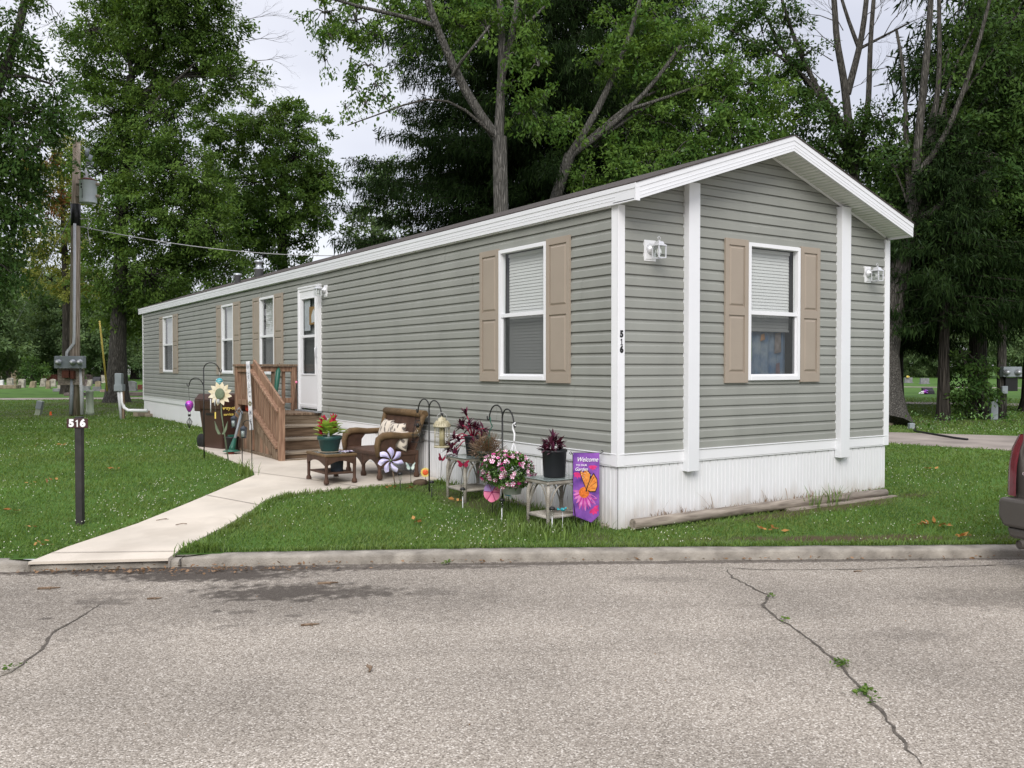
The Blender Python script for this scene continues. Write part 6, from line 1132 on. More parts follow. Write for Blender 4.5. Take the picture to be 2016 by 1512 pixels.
for sg_ in (1, -1):
    mb = MB(); mb.add([(.4, sg_*.915, 1.04), (3.0, sg_*.915, 1.04), (2.8, sg_*.80, 1.58), (.5, sg_*.80, 1.58)], [(0, 1, 2, 3)]); mb.xf(cm4).build('side_window', mt['carglass'], van, fix=False)
    for x in (.95, 3.95):
        mb = MB(); mb.lathe([(.20, -.10), (.31, -.10), (.33, -.06), (.33, .06), (.31, .10), (.20, .10)], (x, sg_*.82, .33), 24, m=Matrix.Rotation(R(90), 3, 'X')); w_ = mb.xf(cm4).build('wheel', mt['rubber'], van)
        mb = MB(); mb.lathe([(0, .06), (.10, .07), (.20, .09), (.205, .0), (0, -.02)], (x, sg_*.83, .33), 20, m=Matrix.Rotation(R(-90*sg_), 3, 'X')); mb.xf(cm4).build('rim', mt['galv'], w_)
for y0, z, l in ((.60, .80, .15), (.60, .755, .12)):
    mb = MB(); mb.box(-.035, y0, z, -.02, y0+l, z+.028); mb.xf(cm4).build('badge', mt['chrome'], van, bevel=.004)
mb = MB(); mb.box(-.03, -.17, .72, -.015, .17, .87); mb.xf(cm4).build('licence_plate', mt['signwhite'], van, bevel=.004)
mb = MB(); mb.tube([(-.12, .70, .235), (.5, .60, .26)], .038, 12, cap=False); mb.tube([(-.11, .70, .235), (.3, .63, .25)], .033, 12); mb.xf(cm4).build('exhaust', mt['bumper'], van)
# ================================================================ TREES
def leaf_array(P, Dv, Ls, asp=.5, upb=.35, cn=None):
    n = len(P); Dv = Dv/np.maximum(np.linalg.norm(Dv, axis=1, keepdims=True), 1e-6); nn_ = rng.normal(size=(n, 3)); nn_[:, 2] += upb
    if cn is not None: nn_ = nn_*.45+cn
    s_ = np.cross(Dv, nn_); s_ /= np.maximum(np.linalg.norm(s_, axis=1, keepdims=True), 1e-6); Ls = Ls[:, None]
    V = np.empty((n, 4, 3)); V[:, 0] = P; V[:, 1] = P+Dv*Ls*.45+s_*Ls*asp*.5; V[:, 2] = P+Dv*Ls; V[:, 3] = P+Dv*Ls*.45-s_*Ls*asp*.5
    return V.reshape(-1, 3), np.arange(4*n).reshape(-1, 4)
def crown(name, blobs, m_, parent, Lf, dens=2.0, droop=.35, cs=.55, asp=.42, clump=70):
    Lf = Lf*.80
    AV, AQ, AT, CC = [], [], [], []; off = 0
    for (c_, r_) in blobs:
        r_ = np.array(r_ if hasattr(r_, '__len__') else (r_, r_, r_*.85)); c_ = np.array(c_); n = int(2.5*dens*math.pi*r_[0]*r_[2]/(.25*Lf*Lf)); k = max(4, n//clump)
        d = rng.normal(size=(k, 3)); d /= np.linalg.norm(d, axis=1, keepdims=True); rad = rng.random(k)**.42; cc = c_+d*r_*rad[:, None]; ti = rng.random(k)
        idx = rng.integers(0, k, n); t_ = rng.random(n)[:, None]; P = cc[idx]+d[idx]*t_*cs*.7+rng.normal(size=(n, 3))*cs*np.array([.30, .30, .19])-np.array([0, 0, 1])*t_**2*cs*droop
        Dv = d[idx]*.6+rng.normal(size=(n, 3))*.7-np.array([0, 0, droop]); cn = d*.6+rng.normal(size=(k, 3))*.35+np.array([0, 0, .8]); cn /= np.linalg.norm(cn, axis=1, keepdims=True); ks = rng.uniform(.75, 1.3, k); v_, q_ = leaf_array(P, Dv, Lf*rng.uniform(.7, 1.25, n)*ks[idx], asp, .35, cn[idx]); AV.append(v_); AQ.append(q_+off); off += len(v_); AT.append(np.clip(ti[idx]*.55+rng.random(n)*.45, 0, 1)); CC.append((c_, cc))
    return big(name, np.concatenate(AV), np.concatenate(AQ), m_, parent, np.concatenate(AT)), CC
def px_blobs(lst, d0, k=1):
    out = []
    for b_ in lst:
        px, py, r_ = b_[:3]; dd = d0+(b_[3] if len(b_) > 3 else random.uniform(-.8, .8)*r_*d0/FPX); rr = r_*d0/FPX*k; out.append((D(px, py, dd), (rr, rr, rr*.88)))
    return out
def wob(P, a_): return [P[0]]+[Vector(p)+Vector((random.gauss(0, a_), random.gauss(0, a_), random.gauss(0, a_*.4))) for p in P[1:-1]]+[P[-1]]
def fine(P, step):
    out = []
    for a_, b_ in zip(P[:-1], P[1:]):
        a_, b_ = Vector(a_), Vector(b_); n = max(1, int((b_-a_).length/step)); out += [a_.lerp(b_, i/n) for i in range(n)]
    return out+[Vector(P[-1])]
def smooth(P, it=2):
    P = [Vector(p) for p in P]
    for _ in range(it): P = [P[0]]+[(P[i-1]+P[i]*2+P[i+1])/4 for i in range(1, len(P)-1)]+[P[-1]]
    return P
def limb(mb, P, r0, r1, n=8, w_=.02): P = smooth(wob(fine(P, .5), w_)); k = len(P); mb.tube(P, [r0+(r1-r0)*(i/(k-1))**.8 for i in range(k)], n)
def twigs(mb, p, d, l, r_, depth, spread=.6):
    p = Vector(p); d = Vector(d).normalized(); q = p+d*l*.5+rdir(-40, 60)*l*.06; e_ = p+d*l; mb.tube([p, q, e_], [r_, r_*.75, r_*.45], 4, cap=False)
    if depth:
        for k in range(random.choice((2, 3, 3))): twigs(mb, (q if k == 0 else e_) if k < 2 else p.lerp(e_, .75), (d+rdir(-50, 70)*spread), l*random.uniform(.5, .75), r_*.55, depth-1, spread)
def tree(label, cat, base, trunk, r0, r1, blobs, leafm, barkm, Lf, dens=2, limbs=(), droop=.35, cs=.55, name='leafy_tree', auto=.45, group=None, extra=(), flare=1.7, twn=.5, trunk_=None):
    o = thing(name, label, cat, base, group); mb = MB(); P = smooth(wob(fine([base]+list(trunk), .8), .03)); k = len(P); rr = [r0+(r1-r0)*i/(k-1) for i in range(k)]; rr[0] *= flare; rr[1] *= 1+.25*(flare-1)
    if k > 2: P.insert(1, P[0].lerp(P[1], .3)); rr.insert(1, r0*(1+.45*(flare-1)))
    P[0] = P[0]-Vector((0, 0, .15)); mb.tube(P, rr, 14)
    for (lp, a_, b_) in limbs: limb(mb, lp, a_, b_)
    CC = []; 
    if blobs:
        cr, CC = crown('crown', blobs, leafm, o, Lf, dens, droop, cs)
        for (bl, m2, nm) in extra: crown(nm, bl, m2, o, Lf, dens, droop, cs)
    for (c_, cc) in CC:
        c_ = Vector(c_)
        if auto and random.random() < auto:
            s_ = min(P[len(P)//3:], key=lambda p: (p-c_).length+max(0, p.z-c_.z+.6)*2); md = s_.lerp(c_, .5)+Vector((0, 0, .12*(c_-s_).length)); L_ = (c_-s_).length; limb(mb, [s_, md, c_], min(r1*.6, .02+.016*L_), .02, 6, .05)
        for q in cc[::max(1, int(1/twn))]: q = Vector(q); mb.tube([c_, c_.lerp(q, .5)+Vector((0, 0, .1)), q], [.026, .016, .007], 4, cap=False)
    mb.build('trunk', barkm, o, fix=False); return o
def gb(px, d): # ground point at depth d under picture column px
    q = D(px, 723, d); return Vector((q.x, q.y, h(q.x, q.y)))
# left big oak
tree('tall broad oak with a thick straight trunk behind the utility pole', 'tree', G(230, 792), [D(234, 640, 36.6), D(240, 480, 36.8), D(246, 300, 37), D(258, 150, 37)], .36, .16,
     px_blobs([(180, 60, 55), (240, 50, 75), (320, 40, 80), (395, 50, 62), (450, 45, 36), (185, 140, 50), (290, 130, 90), (390, 140, 80), (450, 150, 40), (495, 145, 24), (230, 230, 75), (330, 230, 75), (265, 310, 85), (340, 330, 80), (200, 340, 55), (400, 370, 60), (230, 420, 80), (330, 430, 90), (420, 450, 70), (195, 470, 50), (205, 560, 50), (290, 540, 75), (370, 530, 70), (440, 530, 50), (215, 620, 35), (265, 620, 40), (165, 300, 25), (320, -40, 100), (220, -40, 70), (390, -50, 70)], 37),
     mt['oak'], mt['bark'], .20, 2.1, limbs=[([D(244, 380, 36.8), D(300, 200, 36), D(345, 160, 36), D(390, 120, 36)], .12, .04), ([D(246, 300, 37), D(262, 150, 36.5), D(240, 20, 36.5), D(225, -60, 36.5)], .12, .05), ([D(250, 260, 37), D(310, 150, 37), D(300, 60, 37), D(330, -40, 37)], .1, .04)])
tw = thing('dead_branch', 'bare grey twigs at the outer right edge of the tall oak', 'branch', D(470, 120, 36)); mb = MB()
for (px, py, dx, dy) in ((480, 40, 1, .2), (490, 80, 1, .1), (500, 120, 1, .1), (500, 150, 1, -.4), (470, 180, .6, -.6), (120, 20, -.4, -.8), (100, 10, .6, -.8)):
    mb = MB(); twigs(mb, D(px, py, 36), CR*dx+CU*dy, .9, .016, 4); mb.build('twig_spray', mt['barkgrey'], tw, fix=False)
tree('rounded oak further back whose crown overhangs the far end of the home', 'tree', gb(560, 45), [D(560, 600, 45), D(555, 450, 45), D(560, 330, 45)], .35, .18, px_blobs([(545, 225, 45), (590, 250, 55), (520, 290, 55), (580, 310, 60), (610, 340, 50), (500, 360, 60), (560, 385, 65), (625, 375, 28), (648, 362, 16), (480, 430, 60), (540, 450, 45), (610, 420, 38), (618, 455, 20), (460, 490, 60), (520, 505, 35), (572, 525, 26), (598, 520, 18), (440, 300, 50), (450, 370, 50), (470, 260, 45), (430, 240, 45), (505, 245, 36), (640, 345, 30), (628, 420, 34), (655, 372, 18), (615, 470, 20), (520, 430, 60), (425, 420, 55)], 45), mt['oak'], mt['barkdark'], .24, 2.0)
# overhanging tree at the left edge
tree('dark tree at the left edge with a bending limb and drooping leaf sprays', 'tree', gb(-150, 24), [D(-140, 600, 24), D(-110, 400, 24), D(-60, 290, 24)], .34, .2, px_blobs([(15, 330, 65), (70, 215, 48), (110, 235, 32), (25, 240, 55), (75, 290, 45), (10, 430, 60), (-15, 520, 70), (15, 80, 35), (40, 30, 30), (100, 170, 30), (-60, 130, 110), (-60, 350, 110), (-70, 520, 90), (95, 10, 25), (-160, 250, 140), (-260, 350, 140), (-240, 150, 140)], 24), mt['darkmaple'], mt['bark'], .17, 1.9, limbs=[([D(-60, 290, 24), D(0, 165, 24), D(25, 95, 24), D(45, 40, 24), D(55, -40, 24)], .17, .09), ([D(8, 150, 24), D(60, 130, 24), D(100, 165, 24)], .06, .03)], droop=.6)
tree('thin yellowing tree with a patch of rusty dead leaves behind the pole', 'tree', gb(132, 48), [D(130, 640, 48), D(128, 500, 48), D(118, 330, 48)], .26, .1, px_blobs([(110, 310, 45), (150, 300, 35), (95, 380, 40), (150, 390, 45), (110, 470, 55), (60, 480, 40), (165, 470, 40), (100, 550, 45), (150, 550, 40)], 48), mt['yellowgreen'], mt['barkdark'], .24, 1.5, extra=[(px_blobs([(75, 330, 32), (65, 375, 28), (110, 400, 25)], 47), mt['browned'], 'dead_foliage')])
# maple behind the roof
tree('tall silver maple with a forked grey trunk rising behind the roof', 'tree', gb(988, 24), [D(988, 640, 24), D(986, 420, 24), D(985, 330, 24), D(984, 270, 24)], .23, .19,
     px_blobs([(640, 25, 42), (700, 40, 40), (745, 70, 30), (655, 80, 28), (640, 120, 18), (690, 120, 18), (665, 65, 25), (765, 30, 45), (725, 130, 22), (740, 170, 18), (695, 175, 20), (680, 215, 14), (755, 195, 16), (720, 205, 14), (790, 100, 20), (820, 30, 38), (870, 20, 40), (905, 55, 40), (930, 20, 45), (890, 110, 25), (960, 60, 40), (1000, 110, 30), (1030, 60, 30), (1040, 105, 32), (1000, 170, 26), (1060, 130, 30), (1045, 215, 36), (1020, 225, 22), (1075, 195, 26), (1090, 240, 20), (1035, 30, 40), (700, -40, 60), (800, -60, 70), (900, -60, 70), (1000, -60, 80)], 24),
     mt['maple'], mt['barkgrey'], .16, 1.25, limbs=[([D(984, 280, 24), D(945, 228, 23.9), D(918, 190, 23.8), D(886, 120, 23.5), D(862, 60, 23.3), D(832, -30, 23)], .15, .08), ([D(860, 52, 23.3), D(800, 28, 23), D(720, 22, 22.5), D(650, -5, 22), D(600, -20, 22)], .07, .03), ([D(982, 270, 24), D(985, 200, 24), D(991, 130, 24), D(985, 50, 24), D(982, -50, 24)], .14, .08), ([D(988, 150, 24), D(1010, 75, 24.2), D(1022, -40, 24.4)], .11, .07), ([D(895, 140, 23.6), D(870, 90, 23.9), D(855, 40, 24)], .08, .04), ([D(1008, 80, 24.2), D(1040, 40, 24.4), D(1075, 10, 24.6)], .05, .03), ([D(890, 150, 23.6), D(893, 120, 23), D(945, 95, 23), D(965, 50, 23)], .05, .03)], auto=False, droop=.8, cs=.34, twn=.8)
db = thing('dead_branch', 'long bare snapped branch hanging left from the silver maple fork', 'branch', D(950, 255, 23.6)); mb = MB(); limb(mb, [D(972, 268, 23.7), D(950, 250, 23.6), D(925, 212, 23.6), D(880, 191, 23.4), D(845, 187, 23.2), D(800, 200, 23), D(745, 230, 22.9), D(684, 247, 22.8)], .055, .014, 7, .008); mb.build('bare_limb', mt['bark'], db)
tree('leaning maple with bright green sprays over the home roof', 'tree', gb(1070, 27), [D(1074, 560, 27), D(1085, 400, 27), D(1106, 345, 27), D(1122, 305, 27)], .21, .17,
     px_blobs([(1120, 240, 30), (1170, 290, 42), (1225, 330, 50), (1150, 350, 35), (1280, 330, 50), (1330, 300, 55), (1240, 260, 50), (1300, 240, 55), (1290, 170, 50), (1350, 180, 60), (1400, 150, 55), (1420, 210, 50), (1380, 250, 55), (1440, 270, 55), (1470, 190, 55), (1510, 160, 38), (1500, 230, 50), (1440, 120, 40), (1390, 320, 45), (1460, 310, 45), (1250, 120, 50), (1330, 100, 55), (1220, 60, 50), (1300, 40, 55), (1380, 40, 50), (1180, 130, 35), (1170, 380, 35), (1260, 380, 30)], 27),
     mt['maple'], mt['barkgrey'], .18, 1.6, limbs=[([D(1122, 305, 27), D(1160, 255, 27), D(1200, 170, 27), D(1235, 90, 27), D(1265, -20, 27)], .13, .06), ([D(1120, 308, 27), D(1180, 268, 27), D(1240, 215, 26.8), D(1300, 150, 26.6), D(1340, 90, 26.5)], .12, .05), ([D(1240, 215, 26.8), D(1320, 190, 26.7), D(1430, 150, 26.6)], .06, .03)], droop=.6, cs=.5, auto=.12)
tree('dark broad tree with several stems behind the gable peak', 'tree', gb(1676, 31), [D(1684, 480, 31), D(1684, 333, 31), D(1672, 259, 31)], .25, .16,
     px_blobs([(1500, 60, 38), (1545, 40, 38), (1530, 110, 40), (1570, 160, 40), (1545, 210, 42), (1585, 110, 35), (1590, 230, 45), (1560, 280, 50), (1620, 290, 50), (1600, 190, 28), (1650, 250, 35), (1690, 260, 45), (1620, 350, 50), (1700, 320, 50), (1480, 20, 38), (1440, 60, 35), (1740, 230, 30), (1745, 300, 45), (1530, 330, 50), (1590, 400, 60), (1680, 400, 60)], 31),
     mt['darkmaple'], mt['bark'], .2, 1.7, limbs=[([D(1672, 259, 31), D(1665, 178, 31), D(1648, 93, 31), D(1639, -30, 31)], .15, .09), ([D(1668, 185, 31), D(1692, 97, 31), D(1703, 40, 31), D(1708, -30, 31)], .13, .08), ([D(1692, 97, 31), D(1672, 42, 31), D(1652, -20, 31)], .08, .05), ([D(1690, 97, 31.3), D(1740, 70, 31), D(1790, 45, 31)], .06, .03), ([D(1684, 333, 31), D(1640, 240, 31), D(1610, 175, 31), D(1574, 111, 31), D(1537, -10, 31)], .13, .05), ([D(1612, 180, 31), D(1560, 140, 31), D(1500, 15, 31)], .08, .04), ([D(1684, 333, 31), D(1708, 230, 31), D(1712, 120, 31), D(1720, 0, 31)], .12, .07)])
mb = MB(); tw = thing('dead_branch', 'sprays of bare twigs in the gap of sky right of the gable peak', 'branch', D(1680, 100, 31))
for (px, py, dx, dy, l) in ((1640, 120, -.8, .5, .9), (1648, 93, -.7, .6, 1), (1660, 60, -.5, .9, .9), (1700, 80, .5, .8, 1), (1690, 97, .9, .4, 1), (1740, 70, .5, .7, .9), (1790, 45, .7, .3, .9), (1705, 30, .6, .5, .8), (1640, 40, -.9, .2, .9), (1712, 140, .9, .1, 1.1), (1745, 110, .8, -.2, 1), (1665, 178, .8, .4, .9), (1620, 160, -.6, .5, .7), (1780, 90, .5, .5, .8), (1720, 170, .7, .2, 1)):
    mb = MB(); twigs(mb, D(px, py, 31), CR*dx+CU*dy, l*1.15, .018, 4); mb.build('twig_spray', mt['barkgrey'], tw, fix=False)
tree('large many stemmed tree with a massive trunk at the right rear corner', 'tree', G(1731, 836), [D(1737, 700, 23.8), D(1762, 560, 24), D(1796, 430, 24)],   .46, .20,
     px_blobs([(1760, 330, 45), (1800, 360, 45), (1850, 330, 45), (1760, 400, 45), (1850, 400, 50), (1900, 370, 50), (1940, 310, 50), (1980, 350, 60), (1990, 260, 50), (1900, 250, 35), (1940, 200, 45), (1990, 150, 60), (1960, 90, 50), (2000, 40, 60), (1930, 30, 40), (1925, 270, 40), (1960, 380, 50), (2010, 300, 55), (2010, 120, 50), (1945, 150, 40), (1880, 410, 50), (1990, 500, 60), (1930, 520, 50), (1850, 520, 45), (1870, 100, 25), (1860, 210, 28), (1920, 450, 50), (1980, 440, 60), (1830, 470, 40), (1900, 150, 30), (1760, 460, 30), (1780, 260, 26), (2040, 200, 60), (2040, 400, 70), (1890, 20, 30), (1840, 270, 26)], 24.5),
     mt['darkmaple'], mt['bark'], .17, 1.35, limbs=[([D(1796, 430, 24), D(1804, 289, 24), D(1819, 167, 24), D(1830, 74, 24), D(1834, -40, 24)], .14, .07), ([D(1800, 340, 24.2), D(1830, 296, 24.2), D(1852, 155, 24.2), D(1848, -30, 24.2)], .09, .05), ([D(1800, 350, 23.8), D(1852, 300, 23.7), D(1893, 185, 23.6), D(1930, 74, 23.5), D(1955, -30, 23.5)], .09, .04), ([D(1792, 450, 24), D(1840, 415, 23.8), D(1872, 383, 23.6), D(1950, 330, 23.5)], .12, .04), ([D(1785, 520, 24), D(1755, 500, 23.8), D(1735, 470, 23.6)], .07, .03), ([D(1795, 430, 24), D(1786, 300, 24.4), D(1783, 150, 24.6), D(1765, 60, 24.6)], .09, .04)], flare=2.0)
# spruces
def spruce(label, base, H_, R0, z0, m_=None, n_b=9, dz=.34, dens=1.0, lean=0):
    o = thing('spruce_tree', label, 'tree', base, 'tall drooping spruces'); mb = MB(); B = Vector(base); mb.tube([B-Vector((0, 0, .15)), B+Vector((0, 0, .25)), B+Vector((0, 0, 1.2)), B+Vector((0, 0, H_*.5)), B+Vector((0, 0, H_))], [R0*.085, R0*.062, R0*.05, R0*.035, .02], 12)
    PP, DD, LL, AA = [], [], [], []; z = z0
    while z < H_-.4:
        f = (z-z0)/(H_-z0); Rz = R0*(1-f)**.8*(.75 if f < .05 else 1)
        for k in range(n_b):
            a_ = random.uniform(0, 6.283); l = Rz*random.uniform(.5, 1.12); zz = z+random.uniform(-.35, .35); ca, sa = math.cos(a_), math.sin(a_)
            pts = [B+Vector((ca*l*t_, sa*l*t_, zz+l*(.12*t_-.55*t_*t_+.34*t_**3.2))) for t_ in (0, .25, .5, .75, 1)]; mb.tube(pts, [.03+.004*l, .026, .02, .014, .006], 4, cap=False)
            ns = int(125*l*dens); t_ = rng.random(ns)**.75*.92+.08; t4 = t_*4; i_ = np.minimum(t4.astype(int), 3); fr_ = (t4-i_)[:, None]; pa = np.array([tuple(p) for p in pts]); P = pa[i_]*(1-fr_)+pa[i_+1]*fr_; side = np.array([-sa, ca, 0]); out = np.array([ca, sa, 0]); sp_ = rng.normal(size=ns)*(.12+.34*(1-t_))*min(1, l/2.5+.3); P = P+side*sp_[:, None]+rng.normal(size=(ns, 3))*np.array([.06, .06, .10])
            nh = int(ns*.58); PP.append(P[:nh]); DD.append(np.array([0, 0, -1.])+rng.normal(size=(nh, 3))*.34+out*.1); LL.append(rng.uniform(.10, .42, nh)*(.5+.5*min(1, l/3))); AA.append(np.full(nh, .17))
            PP.append(P[nh:]); DD.append(out*.7+rng.normal(size=(ns-nh, 3))*.6-np.array([0, 0, .6])); LL.append(rng.uniform(.10, .24, ns-nh)); AA.append(np.full(ns-nh, .34))
        z += dz*(1+.2*random.random())
    P = np.concatenate(PP); Dv = np.concatenate(DD); Ls = np.concatenate(LL); A_ = np.concatenate(AA)[:, None]*.66
    n = len(P); Dv /= np.linalg.norm(Dv, axis=1, keepdims=True); nn_ = rng.normal(size=(n, 3)); s_ = np.cross(Dv, nn_); s_ /= np.maximum(np.linalg.norm(s_, axis=1, keepdims=True), 1e-6); Ls = Ls[:, None]; V = np.empty((n, 4, 3)); V[:, 0] = P; V[:, 1] = P+Dv*Ls*.5+s_*Ls*A_*.5; V[:, 2] = P+Dv*Ls; V[:, 3] = P+Dv*Ls*.5-s_*Ls*A_*.5
    big('crown', V.reshape(-1, 3), np.arange(4*n).reshape(-1, 4), m_ or mt['needle'], o, np.repeat(rng.random(n), 1)); mb.build('trunk', mt['barkdark'], o, fix=False); return o
spruce('huge dark spruce standing behind the silver maple', gb(1040, 33), 30, 8.0, 2.5, n_b=14, dens=1.2)
spruce('dark spruce behind the leaning maple and home roof', gb(1240, 36), 24, 6.0, 2.5, n_b=11)
s3 = spruce('dark spruce with a bare lower trunk right of the massive trunk', gb(1858, 24.1), 8.4, 3.0, 2.9, n_b=11, dens=1.3, dz=.3)
s4 = spruce('dark spruce behind the grey square pedestal', G(1968, 826)+Vector((1.5, 1.5, 0)), 12.5, 4.0, 3.0, n_b=12, dz=.36)
dup(s4, gb(1770, 34)-Vector(s4.location), 1.9, 'dark spruce filling the gap behind the massive trunk', .8)
dup(s4, gb(2040, 29)-Vector(s4.location), 3.0, 'dark spruce standing beyond the right picture edge', 1.75); dup(s3, gb(1650, 40)-Vector(s3.location), .8, 'dark spruce rising behind the gable roof', 1.3); dup(s3, gb(1930, 33)-Vector(s3.location), 2.2, 'dark spruce deep behind the right hand meter pole', 1.5)
tree('small oak showing at the lower left of the huge spruce', 'tree', gb(735, 46), [D(735, 560, 46), D(735, 430, 46)], .25, .12, px_blobs([(735, 350, 35), (755, 400, 40), (725, 430, 35), (765, 450, 40), (705, 468, 24), (690, 470, 14), (770, 330, 30)], 46), mt['farleaf_haze'], mt['bark'], .26, 1.7)
tree('shrubby sapling leaning left below the right hand spruces', 'sapling', gb(1945, 24.5), [D(1925, 770, 24.3), D(1905, 730, 24.2), D(1890, 690, 24)], .09, .04, px_blobs([(1895, 760, 30), (1920, 740, 32), (1890, 715, 28), (1880, 785, 20), (1925, 790, 20), (1945, 770, 20), (1915, 705, 30)], 24.2), mt['darkmaple'], mt['barkdark'], .15, 1.4, name='sapling', cs=.35)
# far trees: one far tree copied, each its own thing
f0 = tree('tall rounded far tree at the left picture edge beyond the cemetery', 'tree', gb(20, 100), [gb(20, 100)+Vector((0, 0, 5)), gb(20, 100)+Vector((0, 0, 10))], .4, .2, [(gb(20, 100)+Vector((dx, dy, z)), r_) for dx, dy, z, r_ in ((0, 0, 4.5, 3.2), (2.5, 1, 5.5, 2.8), (-2.5, -1, 5.5, 2.8), (0, 0, 8, 3.6), (2.2, 0, 9.5, 2.8), (-2, 1, 10, 2.6), (0, 0, 12, 2.6), (0, 2, 3, 2.6), (-3, 1, 3, 2.2), (3, -1, 3, 2.2))], mt['farleaf_haze'], mt['barkdark'], .5, 1.9, cs=1.1, group='far trees beyond the cemetery')
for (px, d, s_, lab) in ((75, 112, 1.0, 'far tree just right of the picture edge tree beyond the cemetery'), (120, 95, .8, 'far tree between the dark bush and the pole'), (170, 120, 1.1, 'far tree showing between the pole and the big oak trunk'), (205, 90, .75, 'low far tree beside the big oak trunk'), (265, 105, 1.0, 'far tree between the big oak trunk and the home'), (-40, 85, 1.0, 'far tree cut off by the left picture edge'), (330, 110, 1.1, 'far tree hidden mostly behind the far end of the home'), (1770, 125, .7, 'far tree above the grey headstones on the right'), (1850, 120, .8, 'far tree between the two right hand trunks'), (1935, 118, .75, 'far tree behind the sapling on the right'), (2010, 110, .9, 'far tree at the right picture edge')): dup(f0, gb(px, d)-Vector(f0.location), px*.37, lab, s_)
tree('dark rounded yew bush among the headstones', 'bush', gb(62, 72), [D(64, 735, 72), D(64, 720, 72)], .15, .08, px_blobs([(64, 715, 12), (54, 726, 12), (78, 724, 12), (64, 736, 15), (50, 741, 9), (82, 740, 9)], 72), mt['darkmaple'], mt['barkdark'], .25, 2.2, name='yew_bush')
wood = crown('distant_wood', [((*xy(u, v+110+random.uniform(0, 25)),  random.uniform(2, 7)), (7, 5, random.uniform(4.5, 7))) for u in np.arange(-40, 190, 6.5) for v in (0,)], mt['farleaf_haze'], None, 1.1, 1.6, cs=2)[0]; tag(wood, kind='stuff')
# trees out of the picture to the left, seen only in the window panes
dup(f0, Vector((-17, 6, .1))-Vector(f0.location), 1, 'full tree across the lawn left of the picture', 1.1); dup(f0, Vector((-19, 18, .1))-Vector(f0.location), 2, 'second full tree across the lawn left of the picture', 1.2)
# ================================================================ GRASS, FLOWERS, LITTER
SLABS = [[(5.6, 6.9), (9.49, 3.35), (9.93, 1.0), (13, -2.5), (18, -3.5), (16.4, 1.2), (13.36, 2.69), (12.06, 4.92), (8.2, 9.0)]]+[[(a[0], a[1]-1.2), (b[0], b[1]-1.2), (b[0], b[1]+1.2), (a[0], a[1]+1.2)] for a, b in (((-25, 49), (-10, 42.5)), ((-10, 42.5), (-.65, 38.2)), ((-.65, 38.2), (10, 34)), ((10, 34), (18, 25.5)), ((18, 25.5), (27.4, 13.8)))]
def inpoly(x, y, P):
    r = np.zeros_like(x, bool)
    for (x0, y0), (x1, y1) in zip(P, P[1:]+P[:1]):
        if y0 == y1: continue
        c_ = ((y0 > y) != (y1 > y)) & (x < (x1-x0)*(y-y0)/(y1-y0)+x0); r ^= c_
    return r
def excl(x, y):
    k = (x > -.04) & (x < HW+.04) & (y > -.04) & (y < HL+.1); k |= inpath(x, y); u = .856*(x+1.46)-.517*(y+.23); v_ = .517*(x+1.46)+.856*(y+.23); kk = np.interp(u, [-40, -4.23, -2.87, 0, 4.62, 40], [-1.5, -.15, -.02, .06, -.02, -1.1]); k |= (v_ < kk+.09)
    for P_ in SLABS: k |= inpoly(x, y, P_)
    return k
PATCH = [(g1[0], g1[1], 1.15, .16, KA), (2.6, -.42, 1.6, .12, -.06), (-.42, 1.6, .22, 2.2, 0), (g2[0], g2[1], .8, .10, KA), (.9, 32, 2.8, 2.2, 0), (.3, 26, 4, 1.8, 0), (-2.0, 23.2, 2.2, 1.2, 0), (15.8, 7.0, 2.6, 1.2, -.6)]
def bare(x, y):
    p_ = np.zeros_like(x)
    for (cx, cy, rx, ry, an) in PATCH: dx, dy = x-cx, y-cy; a_ = (dx*math.cos(an)+dy*math.sin(an))/rx; b_ = (-dx*math.sin(an)+dy*math.cos(an))/ry; p_ = np.maximum(p_, np.exp(-(a_*a_+b_*b_)*.7))
    return p_
def pols(n, r0, r1, a0=-.78, a1=.78): r_ = np.exp(rng.uniform(math.log(r0), math.log(r1), n)); a_ = YAW+rng.uniform(a0, a1, n); return CAM[0]+r_*np.sin(a_), CAM[1]+r_*np.cos(a_), r_
x, y, r_ = pols(520000, 6.2, 46); keep = ~excl(x, y) & (rng.random(len(x)) > bare(x, y)*.9); keep &= (np.sin(x*.9+1.3*np.sin(y*.7))+np.sin(y*1.1+x*.35)+rng.normal(size=len(x))*1.2 > -2.1); x, y, r_ = x[keep], y[keep], r_[keep]; n = len(x); v_ = .517*(x+1.46)+.856*(y+.23); z = hn(v_)
lf = np.clip(r_/9, 1, 3.2); pat = .5+.5*np.sin(x*1.7+np.sin(y*2.1)*1.5)*np.sin(y*1.3+.8*x); hgt = rng.uniform(.018, .046, n)*(.75+.5*pat)*np.clip(r_/14, 1, 1.4); wdt = .0042*lf
az = rng.uniform(0, 6.283, n); ln = rng.uniform(.2, 1.0, n)*hgt; dx, dy = np.cos(az), np.sin(az); V = np.empty((n, 4, 3)); b0 = np.stack([x, y, z-.004], 1); s_ = np.stack([-dy, dx, 0*dx], 1)*wdt[:, None]
mid = b0+np.stack([dx*ln*.35, dy*ln*.35, hgt*.62], 1); tip = b0+np.stack([dx*ln, dy*ln, hgt], 1); V[:, 0] = b0-s_; V[:, 1] = b0+s_; V[:, 2] = mid+s_*.8; V[:, 3] = tip
tag(big('grass', V.reshape(-1, 3), np.arange(4*n).reshape(-1, 4), mt['grass'], None, np.clip(rng.random(n)*.7+.3*pat+rng.normal(size=n)*.05, 0, 1)), kind='stuff')
